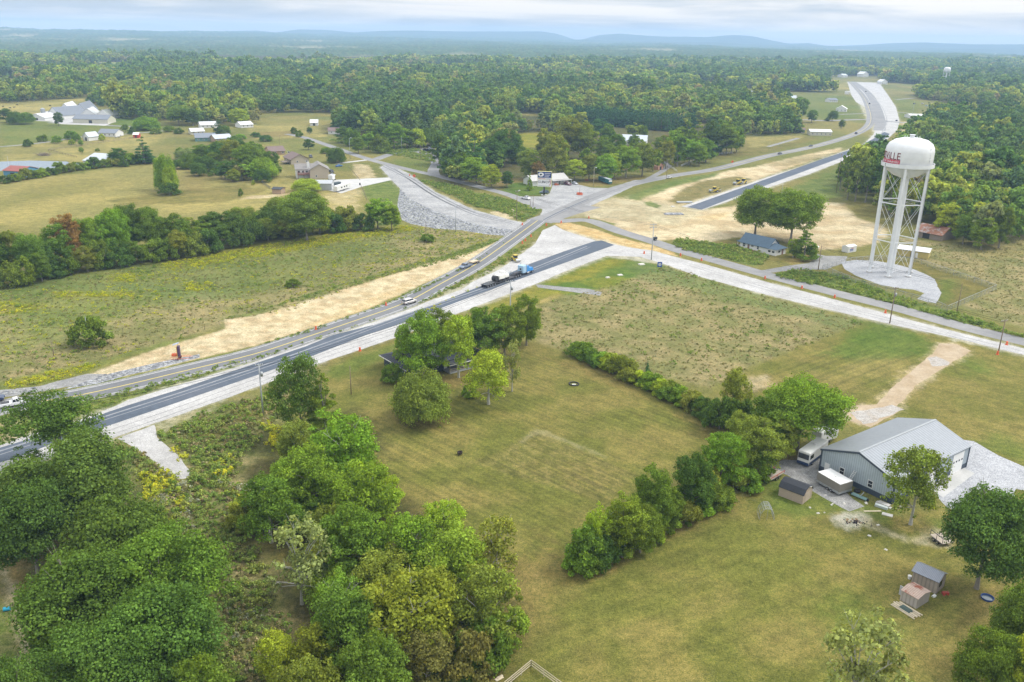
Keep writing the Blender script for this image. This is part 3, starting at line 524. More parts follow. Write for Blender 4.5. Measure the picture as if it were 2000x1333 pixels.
# ================================================================== buildings
glass=bpy.data.materials.new('window_glass'); glass.use_nodes=True; _b=glass.node_tree.nodes['Principled BSDF']; _b.inputs['Base Color'].default_value=(.03,.035,.045,1); _b.inputs['Roughness'].default_value=.12; _b.inputs['Specular IOR Level'].default_value=.7
white=mat('white_siding',(.62,.62,.60),.7,.06); trim=mat('white_trim',(.66,.66,.65),.6,.05); black=mat('black_rubber',(.03,.03,.032),.8,.2); steel=mat('galvanised_steel',(.36,.38,.39),.45,.12,2,.5)
concm=mat('concrete_block',(.42,.41,.39),.9,.15); wood=mat('weathered_wood',(.22,.18,.14),.9,.25,3); newwood=mat('raw_timber',(.52,.45,.33),.85,.15); chrome=mat('chrome',(.6,.6,.62),.2,.03,2,.9)
def shingle(name,col): 
    return mat_ribbed(name,col,.4,'Z',.9,.12,.14,None,0)
def gable(name,label,p1,p2,depth,wh,rh,wm,rm,ridge='x',over=.5,wins=(),doors=(),chimney=None,garage=(),cat='house',group=None,wainscot=None,hip=0,wt=.14,wframe=True,base=None,Lx=None,rz=None,rmat2=None):
    A=P(*p1) if base is None else np.array(base); 
    if Lx is None:
        Bq=P(*p2); Lx=float(np.linalg.norm(Bq-A)); rz=math.atan2(Bq[1]-A[1],Bq[0]-A[0])
    D=depth; o=thing(name,label,cat,A,rz,group); w_=MB()
    if ridge=='x':
        w_.prism([(0,0),(D,0),(D,wh),(D/2,wh+(0 if hip else rh)),(0,wh)] if not hip else [(0,0),(D,0),(D,wh),(0,wh)],0,Lx,'x')
    else: w_.prism([(0,0),(Lx,0),(Lx,wh),(Lx/2,wh+(0 if hip else rh)),(0,wh)] if not hip else [(0,0),(Lx,0),(Lx,wh),(0,wh)],0,D,'y')
    w_.build('wall',wm,o)
    if wainscot:
        k=.03; q=MB(); q.box(-k,Lx+k,-k,.0-.001,0,wainscot[1]); q.box(-k,Lx+k,D+.001,D+k,0,wainscot[1]); q.box(-k,-.001,0,D,0,wainscot[1]); q.box(Lx+.001,Lx+k,0,D,0,wainscot[1]); q.build('wainscot',wainscot[0],o)
    r=MB(); S=D if ridge=='x' else Lx; T_=Lx if ridge=='x' else D; sl=rh/(S/2); t=wt
    if hip:
        hx=hip; pts=[(-over,-over,wh-.02),(T_+over,-over,wh-.02),(T_+over,S+over,wh-.02),(-over,S+over,wh-.02),(hx,S/2,wh+rh),(T_-hx,S/2,wh+rh)]
        pts+=[(a,b_,c-t) for a,b_,c in pts[:4]]; fs=[(0,1,5,4),(1,2,5),(2,3,4,5),(3,0,4),(6,9,8,7),(0,6,7,1),(1,7,8,2),(2,8,9,3),(3,9,6,0)]
        if ridge!='x': pts=[(b_,a,c) for a,b_,c in pts]
        r.add(pts,fs)
    else:
        prof=[(-over,wh-over*sl+.03),(S/2,wh+rh+.03),(S+over,wh-over*sl+.03),(S+over,wh-over*sl+.03+t),(S/2,wh+rh+.03+t),(-over,wh-over*sl+.03+t)]
        r.prism(prof,-over*.8,T_+over*.8,'x' if ridge=='x' else 'y')
    ro=r.build('roof',rm,o)
    if chimney:
        cx,cy_,ch=chimney; MB().box(cx-.45,cx+.45,cy_-.4,cy_+.4,wh,ch).build('chimney',trim,ro)
    def opening(face,u,z,ww,h,nm,m1,frame=True):
        e=.05; f=MB(); g=MB(); fr=.12
        def bx(mb,u0,u1,z0,z1,a,b_):
            if face=='f': mb.box(u0,u1,-b_,-a,z0,z1)
            elif face=='b': mb.box(u0,u1,D+a,D+b_,z0,z1)
            elif face=='l': mb.box(-b_,-a,u0,u1,z0,z1)
            else: mb.box(Lx+a,Lx+b_,u0,u1,z0,z1)
        bx(f,u-ww/2,u+ww/2,z,z+h,.002,.05); fo=f.build(nm,m1 if not frame else trim,o)
        if frame:
            bx(g,u-ww/2+fr,u+ww/2-fr,z+fr,z+h/2-fr*.4,.052,.06); bx(g,u-ww/2+fr,u+ww/2-fr,z+h/2+fr*.4,z+h-fr,.052,.06); g.build('pane',glass,fo)
        return fo
    for q in wins: opening(*q[:5],'window',trim)
    for q in doors: 
        d=opening(q[0],q[1],0.02,q[2],q[3],'door',q[4],False)
    for q in garage: 
        d=opening(q[0],q[1],.02,q[2],q[3],'garage_door',trim,False); g=MB()
        for k in range(4):
            u=q[1]-q[2]/2+q[2]*(k+.5)/4; g=MB()
            if q[0]=='r': g.box(Lx+.052,Lx+.06,u-.28,u+.28,q[3]*.55,q[3]*.55+.4)
            elif q[0]=='f': g.box(u-.28,u+.28,-.06,-.052,q[3]*.55,q[3]*.55+.4)
            g.build('pane',glass,d)
    return o,Lx
# big metal shop
mb_wall=mat_ribbed('blue_grey_metal_wall',(.40,.46,.50),.9,'X',.5,.3); mb_roof=mat_ribbed('silver_metal_roof',(.25,.27,.29),1.5,'Y',.45,.5); navy=mat('dark_blue_metal',(.045,.06,.085),.5,.1)
cA,cB,cC=P(1600,919),P(1741,985),P(1866,905); shopL=float(np.linalg.norm(cB-cA)); shopD=float(np.linalg.norm(cC-cB)); we=height_of(cB,941); ap=height_of((cA+cB)/2,884)
shop,_=gable('metal_building','large blue grey metal building with a silver gable roof and white garage doors','','',shopD,we,ap-we,mb_wall,mb_roof,'y',.25,
 wins=[('f',shopL*.31,1.25,1.1,1.5),('f',shopL*.70,1.25,1.1,1.5)],doors=[('f',shopL*.10,1.05,2.2,trim),('r',shopD*.63,1.0,2.2,trim)],garage=[('r',shopD*.50,3.2,3.6),('r',shopD*.85,4.0,4.2)],cat='workshop',wainscot=(navy,1.05),base=cA,Lx=shopL,rz=math.atan2(cB[1]-cA[1],cB[0]-cA[0]))
q=MB(); 
for x,y in((0,0),(shopL,0),(shopL,shopD),(0,shopD)): MB().box(x-.12,x+.12,y-.12,y+.12,0,we-.05).build('corner_post',navy,shop)
q.prism([(-.30,we-.32),(shopL/2,ap-.28),(shopL+.30,we-.32),(shopL+.30,we-.02),(shopL/2,ap+.02),(-.30,we-.02)],-.235,-.205,'y'); q.build('gable_trim',navy,shop)
MB().box(shopL/2-.2,shopL/2+.2,-.2,shopD+.2,ap+.14,ap+.2).build('ridge_cap',steel,shop)
def at(p1,p2,t,off=0):
    a=P(*p1);b=P(*p2); d=(b-a)/np.linalg.norm(b-a); n=np.array([d[1],-d[0],0]); return a+(b-a)*t+n*off, math.atan2(d[1],d[0])
lp,lr=at((1600,919),(1741,985),.43,1.1); lad=thing('ladder','silver extension ladder leaning on the blue grey metal building','ladder',lp,lr)
q=MB(); lt=Vector((.9,1.05,3.2)); 
for s in(-.24,.24): MB().tube((s,0,0),(s+.9,1.0,3.3),.055,n=6).build('rail',trim,lad)
for k in range(1,10): t=k/10; MB().tube((-.24+.9*t,1.0*t,3.3*t),(.24+.9*t,1.0*t,3.3*t),.04,n=5).build('rung',trim,lad)
# white house with dark blue roof
rb=shingle('blue_shingle',(.075,.115,.155)); L1=np.linalg.norm(P(1507,499)-P(1445,483))
hs,_=gable('house','small white farmhouse with a dark blue roof beside the two big oaks',(1445,484),(1500,497),6.8,2.8,2.9,white,rb,'x',.6,wins=[('f',1.9,.9,1.5,1.4),('f',5.9,1.4,1.5,.8),('f',8.6,.9,1.1,1.4),('r',3.2,3.4,1.2,.8),('l',3,1,1.2,1.3)],doors=[('f',4.1,.95,2.1,mat('brown_door',(.2,.11,.09)))])
q=MB(); q.prism([(-.2,0),(6.6,0),(6.6,2.5),(-.2,2.5)],float(_)-.3,float(_)+3.4,'x'); wg=q.build('wing',white,hs)
q=MB(); q.add([(_-1.2,-.8,2.45),(_+4,-.8,2.45),(_+4,7.2,2.45),(_-1.2,7.2,2.45),(_-.2,3.1,4.1),(_+2.2,3.1,4.1)],[(0,1,5,4),(1,2,5),(2,3,4,5),(3,0,4),(0,3,2,1)]); q.build('wing_roof',rb,hs)
for u in(_+.6,_+2.4):
    f=MB().box(u-.7,u+.7,-.25,-.2,.9,1.9).build('window',trim,hs); MB().box(u-.58,u+.58,-.27,-.252,1.02,1.78).build('pane',glass,f)
f=MB().box(_+3.4,_+3.45,1.5,2.9,.9,2.0).build('window',trim,hs); MB().box(_+3.452,_+3.47,1.62,2.78,1.02,1.88).build('pane',glass,f); MB().box(_+3.4,_+3.45,4,5,.02,2.1).build('door',mat('brown_door',(.2,.11,.09)),hs)
q=MB(); q.box(-2.2,-.05,1,5.5,0,.5); 
q.build('porch',concm,hs); q=MB(); q.box(-2.4,.2,.4,6.4,2.35,2.5); q.build('porch_roof',rb,hs)
for y in(1.1,5.4): MB().box(-2.15,-2.03,y,y+.12,.5,2.35).build('post',trim,hs)
MB().box(6.9,9,-1.6,-.3,0,.45).build('step',mat('red_brick',(.30,.16,.12),.9,.2),hs)
# yellow long building by the tower
yb=mat_ribbed('yellow_siding',(.52,.43,.16),.35,'X',.6,.25); wr=mat_ribbed('white_metal_roof',(.66,.67,.66),.5,'X',.45,.2); palew=mat('pale_blue_wall',(.40,.45,.49),.7)
gable('storage_building','long yellow building with a white metal roof behind the water tower pad',(1752,499),(1812,507),7.5,2.7,.9,yb,wr,'x',.5,wins=[('r',3.5,1,1.2,1)],doors=[('f',5.4,1.2,2.1,mat('dark_opening',(.03,.03,.03))),('f',7,.9,2,trim)],cat='shed')
rust=(.26,.12,.07)
rr_=mat_ribbed('rusted_roof',(.36,.30,.28),.5,'X',.8,.3,.15,(rust,.42)); gable('barn','old barn with a rusted metal roof half hidden in brush at the wood edge',(1786,462),(1838,472),11,2.6,2.6,wood,rr_,'x',.5,doors=[('f',5,3,2.3,mat('dark_opening',(.03,.03,.03)))],cat='barn')
sb,_=gable('portable_building','small white portable building with blue lettering beside the tower driveway',(1656,494.5),(1672,491.5),3.0,2.2,.5,white,white,'x',.1,doors=[],cat='shed')
def text(name,s,m,parent,size,loc,rot=(math.pi/2,0,0),ext=.02,align='CENTER',bend=None,xs=1,name2=None):
    c=bpy.data.curves.new(name,'FONT'); c.body=s; c.size=size; c.align_x=align; c.extrude=ext
    t=bpy.data.objects.new(name+'_tmp',c); COL.objects.link(t); dg=bpy.context.evaluated_depsgraph_get(); me=bpy.data.meshes.new_from_object(t.evaluated_get(dg)); bpy.data.objects.remove(t); bpy.data.curves.remove(c)
    if bend:
        import bmesh
        bm=bmesh.new(); bm.from_mesh(me); bmesh.ops.triangulate(bm,faces=bm.faces); 
        for _k in range(1): bmesh.ops.subdivide_edges(bm,edges=[e for e in bm.edges if e.calc_length()>.5],cuts=2)
        R0,a0,z0=bend
        for v in bm.verts:
            a=a0+v.co.x*xs/R0; rr2=R0+v.co.z; v.co=Vector((rr2*math.cos(a),rr2*math.sin(a),z0+v.co.y))
        bm.to_mesh(me); bm.free(); rot=(0,0,0); loc=(0,0,0)
    me.materials.clear(); me.materials.append(m); o=bpy.data.objects.new(name,me); COL.objects.link(o); o.parent=parent; o.location=loc; o.rotation_euler=rot; return o
blueink=mat('blue_lettering',(.06,.10,.30),.6,.03); redink=mat('red_lettering',(.38,.02,.03),.6,.03)
MB().box(1.0,3.2,-.03,-.005,.5,.75).build('lettering',blueink,sb); MB().box(1.0,3.2,-.03,-.005,.95,1.35).build('lettering',blueink,sb); MB().box(1.8,3.4,-.03,-.005,1.55,1.75).build('lettering',redink,sb)
pt=thing('propane_tank','white propane tank beside the spruce and the white farmhouse','tank',P(1592,487),.2); q=MB(); q.tube((-1.5,0,.8),(1.5,0,.8),.5,n=14); q.build('body',white,pt,True); MB().box(-1,-.8,-.4,.4,0,.5).build('leg',concm,pt); MB().box(.8,1,-.4,.4,0,.5).build('leg',concm,pt)
# dark house under trees
dr=shingle('charcoal_shingle',(.050,.055,.065)); dw=mat_ribbed('dark_blue_siding',(.05,.065,.085),.3,'Z',.7,.2)
dA=P(797,741); dB=P(935,706); dd=float(np.linalg.norm(P(760,713)-dA)); dh,dl=gable('house','dark blue ranch house with a charcoal roof and porch under the yard trees',(797,741),(935,706),dd*1.05,2.7,1.9,dw,dr,'x',.9,hip=4.5,wins=[('l',2,1.2,1.3,.7),('l',dd*.7,1.2,1.3,.7),('f',2,1,1.6,1.2),('f',8,1,1.6,1.2)],doors=[('f',11,.95,2.1,trim)])
q=MB(); q.box(dl*.48,dl*1.0,-3.2,-.06,0,.35); q.build('porch',mat('porch_deck',(.30,.31,.32),.8),dh)
MB().frus((dl*.46,dl*1.02,-3.6,-.9),(dl*.46,dl*1.02,-3.6,-.9),2.35,2.5).build('porch_roof',dr,dh)
MB().box(dl*.46,dl*1.02,-3.66,-3.605,2.28,2.5).build('fascia',trim,dh); MB().box(-.95,-.91,-.9,dd*1.05+.9,2.45,2.68).build('fascia',trim,dh)
for k in range(6): MB().box(dl*.48+k*dl*.1,dl*.48+k*dl*.1+.12,-3.15,-3.03,.35,2.35).build('post',newwood,dh)
q=MB(); q.box(dl*.48,dl*.98,-3.13,-3.06,1.1,1.2); q.box(dl*.48,dl*.98,-3.13,-3.06,.65,.72); q.build('railing',newwood,dh)
# store and sign
storer=mat_ribbed('pale_store_roof',(.46,.45,.43),.5,'X',.6,.15); st,sl=gable('store','low white roadside store with a pale roof and a porch, behind the big sign',(1040,364),(1108,358.5),10,3.0,2.2,white,storer,'x',.8,wins=[('f',k*2.6+6,.9,1.5,1.3) for k in range(5)],doors=[('f',18.6,1,2.1,glass)],cat='store')
q=MB(); q.box(sl*.5,sl*1.05,-3.4,-.85,2.45,2.62); q.build('porch_roof',storer,st)
for k in range(6): MB().box(sl*.5+k*sl*.105,sl*.5+k*sl*.105+.16,-3.3,-3.14,0,2.45).build('post',trim,st)
for k,(nm,c,l) in enumerate([('orange','red orange goods stacked at the left end of the store porch',(.45,.12,.05))]):
    o=MB().box(0,1.6,0,.8,0,1.1).box(1.8,2.4,.1,.7,0,.8).build('goods_stack',mat('orange_goods',l,.6),None); pp=P(1083,362.5); o.location=pp; tag(o,c,'goods')
bs=P(1062.5,382); k_=ppm(bs)*.97; z1,z0=height_of(bs,335.5),height_of(bs,365.5); hw=(1075.6-1048.6)/2/k_
bb=thing('billboard','tall roadside sign with a navy panel above a white panel on one black post','sign',bs,R_(-8)); MB().tube((0,0,0),(0,0,z0),.45,n=12).build('post',black,bb,True); MB().box(-1.5,1.5,-1,1,0,.3).build('footing',concm,bb)
MB().box(-hw,hw,0,1.3,z0,z1).build('cabinet',mat('yellow_edge',(.52,.50,.22),.6),bb)
navyp=mat('navy_panel',(.025,.05,.17),.5,.05); zt=z0+(z1-z0)*.6; zm=z0+(z1-z0)*.5
up=MB().box(-hw+.15,hw-.15,-.08,-.005,zt,z1-.15).build('upper_panel',navyp,bb); MB().box(-hw+.15,hw-.15,-.08,-.005,z0+.15,zm-.15).build('lower_panel',trim,bb); ml=MB().box(-hw+.15,hw-.15,-.08,-.005,zm,zt-.1).build('middle_panel',trim,bb)
q=MB(); n=24; ex,ez=-hw*.5,(zt+z1)/2; q.add([(ex+hw*.40*math.cos(6.283*i/n),-.10,ez+(z1-zt)*.34*math.sin(6.283*i/n)) for i in range(n)],[tuple(range(n))]); q.build('logo',trim,bb)
q=MB(); q.box(ex-hw*.15,ex+hw*.15,-.12,-.105,ez-.15,ez+.35); q.box(ex-.5,ex+.1,-.12,-.105,ez-.5,ez-.15); q.build('emblem',black,bb)
for i in range(3):
    zc=z1-.15-(z1-zt)*(.25+.27*i); q=MB(); x=hw*.02
    for j in range(8-i): q.box(x+j*hw*.105,x+j*hw*.105+hw*.08,-.10,-.085,zc-.16,zc+.16)
    q.build('lettering',trim,bb)
q=MB(); 
for j in range(10): q.box(-hw*.85+j*hw*.1,-hw*.85+j*hw*.1+hw*.07,-.10,-.085,zm+.12,zm+.42)
q.build('lettering',redink,bb); q=MB()
for j in range(6): q.box(hw*.25+j*hw*.1,hw*.25+j*hw*.1+hw*.07,-.10,-.085,zm+.12,zm+.4)
q.build('lettering',blueink,bb)
text('lettering','GUN',black,bb,1.75,(-hw*.42,-.10,z0+(zm-z0)*.50),(math.pi/2,0,0)); text('lettering','SHOP',black,bb,1.75,(hw*.20,-.10,z0+(zm-z0)*.50),(math.pi/2,0,0))
q=MB(); pa=[(hw*.62+hw*.26*math.cos(t),z0+(zm-z0)*.6+(zm-z0)*.36*math.sin(t)) for t in np.linspace(-1.3,1.3,14)]
for a_,b_ in zip(pa[:-1],pa[1:]): q.tube((a_[0],-.12,a_[1]),(b_[0],-.12,b_[1]),.13,n=5)
q.build('arc',redink,bb); q=MB()
for j in range(12): q.box(-hw*.8+j*hw*.13,-hw*.8+j*hw*.13+hw*.09,-.10,-.085,z0+.4,z0+.62)
q.build('lettering',mat('green_ink',(.12,.25,.12),.6),bb)
# houses at the upper left
brick=mat('tan_brick',(.36,.26,.18),.9,.15,4); brown=shingle('brown_shingle',(.19,.14,.125)); greyr=shingle('grey_shingle',(.24,.225,.21)); pbrick=mat('pale_brick',(.42,.36,.28),.9,.15,4)
gable('house','brick ranch house with a brown roof, farthest of the three along the upper left road',(527,304),(557,302.5),12,2.7,2.5,brick,brown,'x',.6,wins=[('f',4,1,1.4,1.2),('f',9,1,1.4,1.2),('f',13,1,1.4,1.2)])
h2,l2=gable('house','pale brick ranch house with brown roof and raised deck, middle of the three',(569,322),(604,320),16,3.2,2.9,pbrick,brown,'y',.7,wins=[('f',4,1,1.2,1.2),('f',10,1,1.2,1.2),('l',4,1,1.2,1.2),('l',10,1,1.2,1.2)])
q=MB(); q.box(-4.5,-.1,2,8,1.3,1.5); 
for x in(-4.4,-.4):
    for y in(2.1,7.8): q.box(x,x+.15,y,y+.15,0,1.3)
q.build('deck',wood,h2); q=MB()
for z in(1.9,2.3): q.box(-4.5,-4.42,2,8,z,z+.1); q.box(-4.5,-.1,2,2.08,z,z+.1)
q.build('railing',wood,h2)
h3,l3=gable('house','two storey brick and white house with grey roof and red brown deck',(606,350),(643,349),14,5.2,3.0,pbrick,greyr,'y',.7,wins=[('f',3.5,1,1.2,1.2),('r',5,3,1.2,1.2)])
q=MB(); q.box(-7.6,-.05,3.5,12.5,0,5.0); q.build('wing',white,h3); q=MB(); q.prism([(3.0,4.9),(8,7.6),(13.0,4.9),(13.0,5.1),(8,7.8),(3.0,5.1)],-8.2,5,'x'); q.build('wing_roof',greyr,h3); MB().box(-1.2,.2,4.2,5.2,5,9).build('chimney',trim,h3)
q=MB(); q.box(-6.8,-.1,.2,3.45,2.5,2.7); 
for x in(-6.7,-3.5,-.4): q.box(x,x+.2,.25,.45,0,5.0)
q.build('deck',mat('red_brown_deck',(.20,.085,.06),.8),h3); q=MB()
for z in(3.0,3.35,3.65): q.box(-6.8,-.1,.2,.3,z,z+.14); q.box(-6.8,-6.7,.2,3.4,z,z+.14)
q.build('railing',mat('red_brown_deck',(.20,.085,.06),.8),h3)
for u in(-6,-3.6,-1.6):
    f=MB().box(u-.7,u+.7,3.42,3.49,3.0,4.4).build('window',trim,h3); MB().box(u-.58,u+.58,3.39,3.415,3.12,4.28).build('pane',glass,f)
gm=mat_ribbed('pale_grey_metal',(.42,.44,.45),.4,'X',.5,.2); gable('garage','long pale grey metal garage in front of the two storey house',(580,372),(648,372.5),9,3.6,1.2,gm,gm,'x',.3,garage=[('r',4.5,3.5,3)],cat='garage')
# simple outlying buildings: (name,label,p1,p2,depth,wall h,roof h,wall col,roof col,ridge,cat)
pal_={'w':white,'g':shingle('slate_grey_roof',(.20,.22,.25)),'s':mat_ribbed('pale_metal_roof',(.48,.52,.56),.6,'X',.5,.15),'b':brown,'k':brick,'c':mat('cream_wall',(.52,.50,.40),.8,.08),'r':mat('red_paint',(.42,.045,.04),.6,.1),'u':mat('blue_paint',(.10,.25,.38),.6,.1),'t':mat_ribbed('red_metal_roof',(.30,.09,.07),.5,'X',.6,.2),'p':mat('pink_siding',(.50,.27,.18),.7,.08),'m':wr,'e':mat('teal_siding',(.12,.24,.22),.7,.1),'x':mat('dark_panel',(.05,.055,.06),.8,.1)}
OUT=[('poultry_barn','poultry barn with a slate roof, second from the left among the white barns',(92,231),(118,233),30,3,7,'w','g','y','barn'),('poultry_barn','white gabled barn at the back of the poultry farm',(117,222),(139,222),30,3.5,6,'w','m','y','barn'),
('poultry_barn','wide slate roofed barn at the centre of the poultry farm',(142,226),(172,226),40,3,8,'w','g','y','barn'),('poultry_barn','low white gabled barn in front of the wide slate roofed barn',(158,230),(187,230),22,3,5,'w','m','y','barn'),('poultry_barn','long low barn with a slate roof along the farm drive',(143,240.5),(211,242),15,3.6,3.2,'c','g','x','barn'),
('poultry_barn','white roofed barn at the right end of the poultry farm',(188,232),(214,233),28,3,5,'w','m','y','barn'),('poultry_barn','low white roofed barn at the left end of the poultry farm',(56,234),(88,236),32,2.5,3,'w','m','y','barn'),
('house','low white house with a grey roof on the farm track, right of the small barn',(192,267),(226,268),12,2.8,2.4,'w','g','x','house'),('barn','small grey gabled barn on the farm track in the pasture',(163,275),(174,276),9,3.2,2.8,'w','s','y','barn'),('shed','bright red shed in the pasture at the upper left',(260.5,270),(271,270),6,2.6,1.2,'r','w','x','shed'),
('house','white house with a white metal roof, farthest back of the upper left houses',(392,251),(425,250),13,2.6,2.2,'w','m','x','house'),('house','white roofed house left of the teal fronted house',(374,264),(400,263),12,2.6,2.0,'c','m','x','house'),('house','brick and teal house with a grey roof at the upper left',(382,277),(422,276),14,2.8,2.6,'e','g','x','house'),
('house','tan roofed house right of the teal fronted house',(421,279),(454,277),12,2.8,2.4,'k','s','x','house'),('house','small white house at the forest edge right of the lime tree',(471,250.5),(495,249),11,2.6,2.2,'w','m','x','house'),('pole_barn','metal roofed pole barn behind the hay field hedge',(163,322),(206,325),22,2.6,3.2,'c','s','x','barn'),
('workshop','blue shed with a red roof at the left picture edge by the pond',(8,346),(44,348),13,3.6,1.8,'u','t','x','shed'),('shed','small white shed behind the hay field hedge',(249,320),(262,320),5,2.4,1,'w','m','x','shed'),
('house','small house with a brown roof at the bend of the upper left road',(641,262.5),(663,262.5),10,2.7,2.2,'w','b','x','house'),('shed','white domed roof shed at the forest edge beside the bend',(606,246),(621,246),10,2.6,2.4,'w','m','x','shed'),
('house','white house with a grey roof hidden among the trees above the bend of the highway',(1213,282),(1262,284),18,3.0,3.6,'w','s','x','house'),('playhouse','small pink playhouse near the tree lined driveway',(1285,332.5),(1295,331),4,2.4,1.6,'p','p','y','shed'),
('barn','large white barn far back in the clearing',(1440,193.5),(1472,194),22,5,6,'w','s','x','barn'),('house','brown mobile home in the far clearing',(1398,199.5),(1423,199),7,3,1.2,'b','s','x','house'),('house','tiny white house in the far clearing beside the large barn',(1390,190.5),(1402,190.5),9,3,3,'w','s','y','house'),('shed','long white shed left of the far clearing',(1362,194),(1386,192.5),8,2.6,1.4,'w','m','x','shed'),
('house','white house in the far wood left of the clearing',(1215,190),(1230,189.5),12,3,2,'w','m','x','house'),('barn','long white barn at the edge of a distant field',(1309,151),(1327,151),25,6,5,'w','m','x','barn'),('house','white buildings near a distant field',(1360,152.5),(1372,152.5),20,5,4,'w','m','x','house'),
('store','little cream store with a white roof beside the highway',(1582,265),(1624,266),11,3.4,1.6,'c','m','x','store'),('shed','small brown shed left of the little cream store',(1551,259),(1572,260),8,2.6,1.2,'c','b','x','shed'),('house','grey roofed house in the green field left of the far highway',(1533,196),(1552,197),14,3.4,3,'w','s','x','house'),
('house','pale blue house in the green field left of the far highway',(1619,200),(1636,200),10,3,2,'w','g','x','house'),('house','small white house with a teal porch by the far highway',(1632,218),(1653,219),10,3.4,3.2,'w','w','y','house'),('billboard','blank white billboard by the far highway',(1650,184.5),(1659,184.5),.6,4.5,.2,'w','w','x','sign'),
('house','brown roofed house among the trees right of the far highway',(1863,226),(1895,226),14,3.2,3,'w','b','x','house'),('warehouse','white roofed building right of the far highway',(1778,231.5),(1806,232),16,3,1.2,'w','m','x','warehouse'),('house','white house behind the far highway bend',(1722,165),(1733,165),14,5,4,'w','m','y','house'),('house','white house where the far highway leaves the wood',(1685,151),(1696,151),20,7,5,'w','m','y','house'),
('house','low pale house at the far left of the highway mouth',(1646,152),(1655,152),18,5,3,'w','s','x','house'),('house','white roof deep in the right hand wood',(1836,215),(1849,217),9,3,1.5,'w','m','x','house'),('factory','long white factory far out on the plain',(1735,111.5),(1777,110),120,14,3,'w','m','x','factory'),('warehouse','white warehouse roofs beyond the second water tower',(1904,137),(1922,136.5),50,7,3,'w','m','x','warehouse'),
('stable','open horse shelter with a dark roof beside the short board fence',(532,379),(549,380),5,2.5,.7,'k','x','x','stable')]
for nm,lb,p1,p2,dp,wh,rh,wc,rc,rg,ct in OUT:
    L0=float(np.linalg.norm(P(*p2)-P(*p1))); wn=[]
    if ct in('house','store') : wn=[('f',L0*(i+.6)/max(2,int(L0/3.2)),1,1.2,1.1) for i in range(max(2,int(L0/3.2)))][:8]
    o,_=gable(nm,lb,p1,p2,dp,wh,rh,pal_[wc],pal_[rc],rg,.5,wins=[q for q in wn if q[1]+.7<L0],doors=[('f',L0*.5,min(3,L0*.3),min(wh*.8,2.6),pal_['x'])] if ct in('barn','shed') else [],cat=ct,group='poultry farm barns' if nm=='poultry_barn' else None)
for i,(x,y,ty) in enumerate([(85,226,211),(181,222,207)]):
    b0=P(x,y); h=height_of(b0,ty); o=thing('feed_silo','galvanised feed silo at the %s of the poultry barns'%['left','right'][i],'silo',b0); q=MB(); q.lathe([(.3,h*.18),(2.2,h*.4),(2.2,h*.85),(.4,h)],16); q.build('bin',steel,o,False); q=MB()
    for a in range(4): q.tube((2*math.cos(a*1.57),2*math.sin(a*1.57),0),(2*math.cos(a*1.57),2*math.sin(a*1.57),h*.42),.1,n=5)
    q.build('leg',steel,o)
# sheds in the foreground
tanw=mat_ribbed('tan_panel',(.34,.29,.24),1.2,'X',.8,.2); barnr=mat('black_roof_felt',(.035,.038,.045),.9,.2)
a_=P(1520,968); b_=P(1567,986); c_=P(1583,971); Ls=float(np.linalg.norm(b_-a_)); Ds=float(np.linalg.norm(c_-b_)); o=thing('storage_shed','tan barn shaped shed with a black gambrel roof beside the metal building','shed',a_,math.atan2(b_[1]-a_[1],b_[0]-a_[0]))
hw_=1.9; MB().prism([(0,0),(Ds,0),(Ds,hw_),(Ds*.8,hw_+.75),(Ds/2,hw_+1.1),(Ds*.2,hw_+.75),(0,hw_)],0,Ls,'x').build('wall',mat('tan_siding',(.36,.29,.23),.8,.08),o)
MB().prism([(-.12,hw_-.1),(Ds*.19,hw_+.80),(Ds/2,hw_+1.18),(Ds*.81,hw_+.80),(Ds+.12,hw_-.1),(Ds+.12,hw_+.02),(Ds*.81,hw_+.9),(Ds/2,hw_+1.28),(Ds*.19,hw_+.9),(-.12,hw_+.02)],-.15,Ls+.15,'x').build('roof',barnr,o)
MB().box(Ls+.005,Ls+.04,Ds*.25,Ds*.75,.05,1.9).build('door',mat('tan_door',(.40,.33,.26),.8,.08),o); MB().prism([(Ds*.8,hw_+.68),(Ds/2,hw_+1.05),(Ds/2,hw_+1.17),(Ds*.8,hw_+.80)],Ls+.152,Ls+.19,'x').build('trim',trim,o)
def lowshed(lbl,a,b,c,wh,rh,wm,rm,over,name='storage_shed'):
    a_=P(*a);b_=P(*b);c_=P(*c); Lq=float(np.linalg.norm(b_-a_)); Dq=float(np.linalg.norm(c_-b_))
    return gable(name,lbl,'','',Dq,wh,rh,wm,rm,'x',over,cat='shed',base=a_,Lx=Lq,rz=math.atan2(b_[1]-a_[1],b_[0]-a_[0]),wt=.07),Lq,Dq
(o,_),Lq,Dq=lowshed('tan shed with a ribbed grey metal roof in the right lawn',(1779,1139),(1828,1161),(1849,1148),2.3,.75,tanw,mat_ribbed('grey_ribbed_roof',(.25,.27,.31),.45,'X',.4,.5),.25)
MB().box(Lq+.005,Lq+.04,Dq*.2,Dq*.55,.9,1.9).build('window',glass,o)
(o,_),Lq,Dq=lowshed('pale tan shed with a rusty pinkish roof beside the grey roofed tan shed',(1757,1172),(1789,1190),(1811,1174),1.75,.35,mat_ribbed('pale_tan_panel',(.42,.38,.33),1.2,'X',.8,.2),mat_ribbed('rusty_pink_roof',(.50,.38,.31),.6,'X',.8,.2,.12,((.28,.09,.05),.50)),.12)
MB().box(-.9,-.05,Dq*.35,Dq*.38,0,1.6).build('door',mat('grey_door',(.42,.42,.42),.7),o)
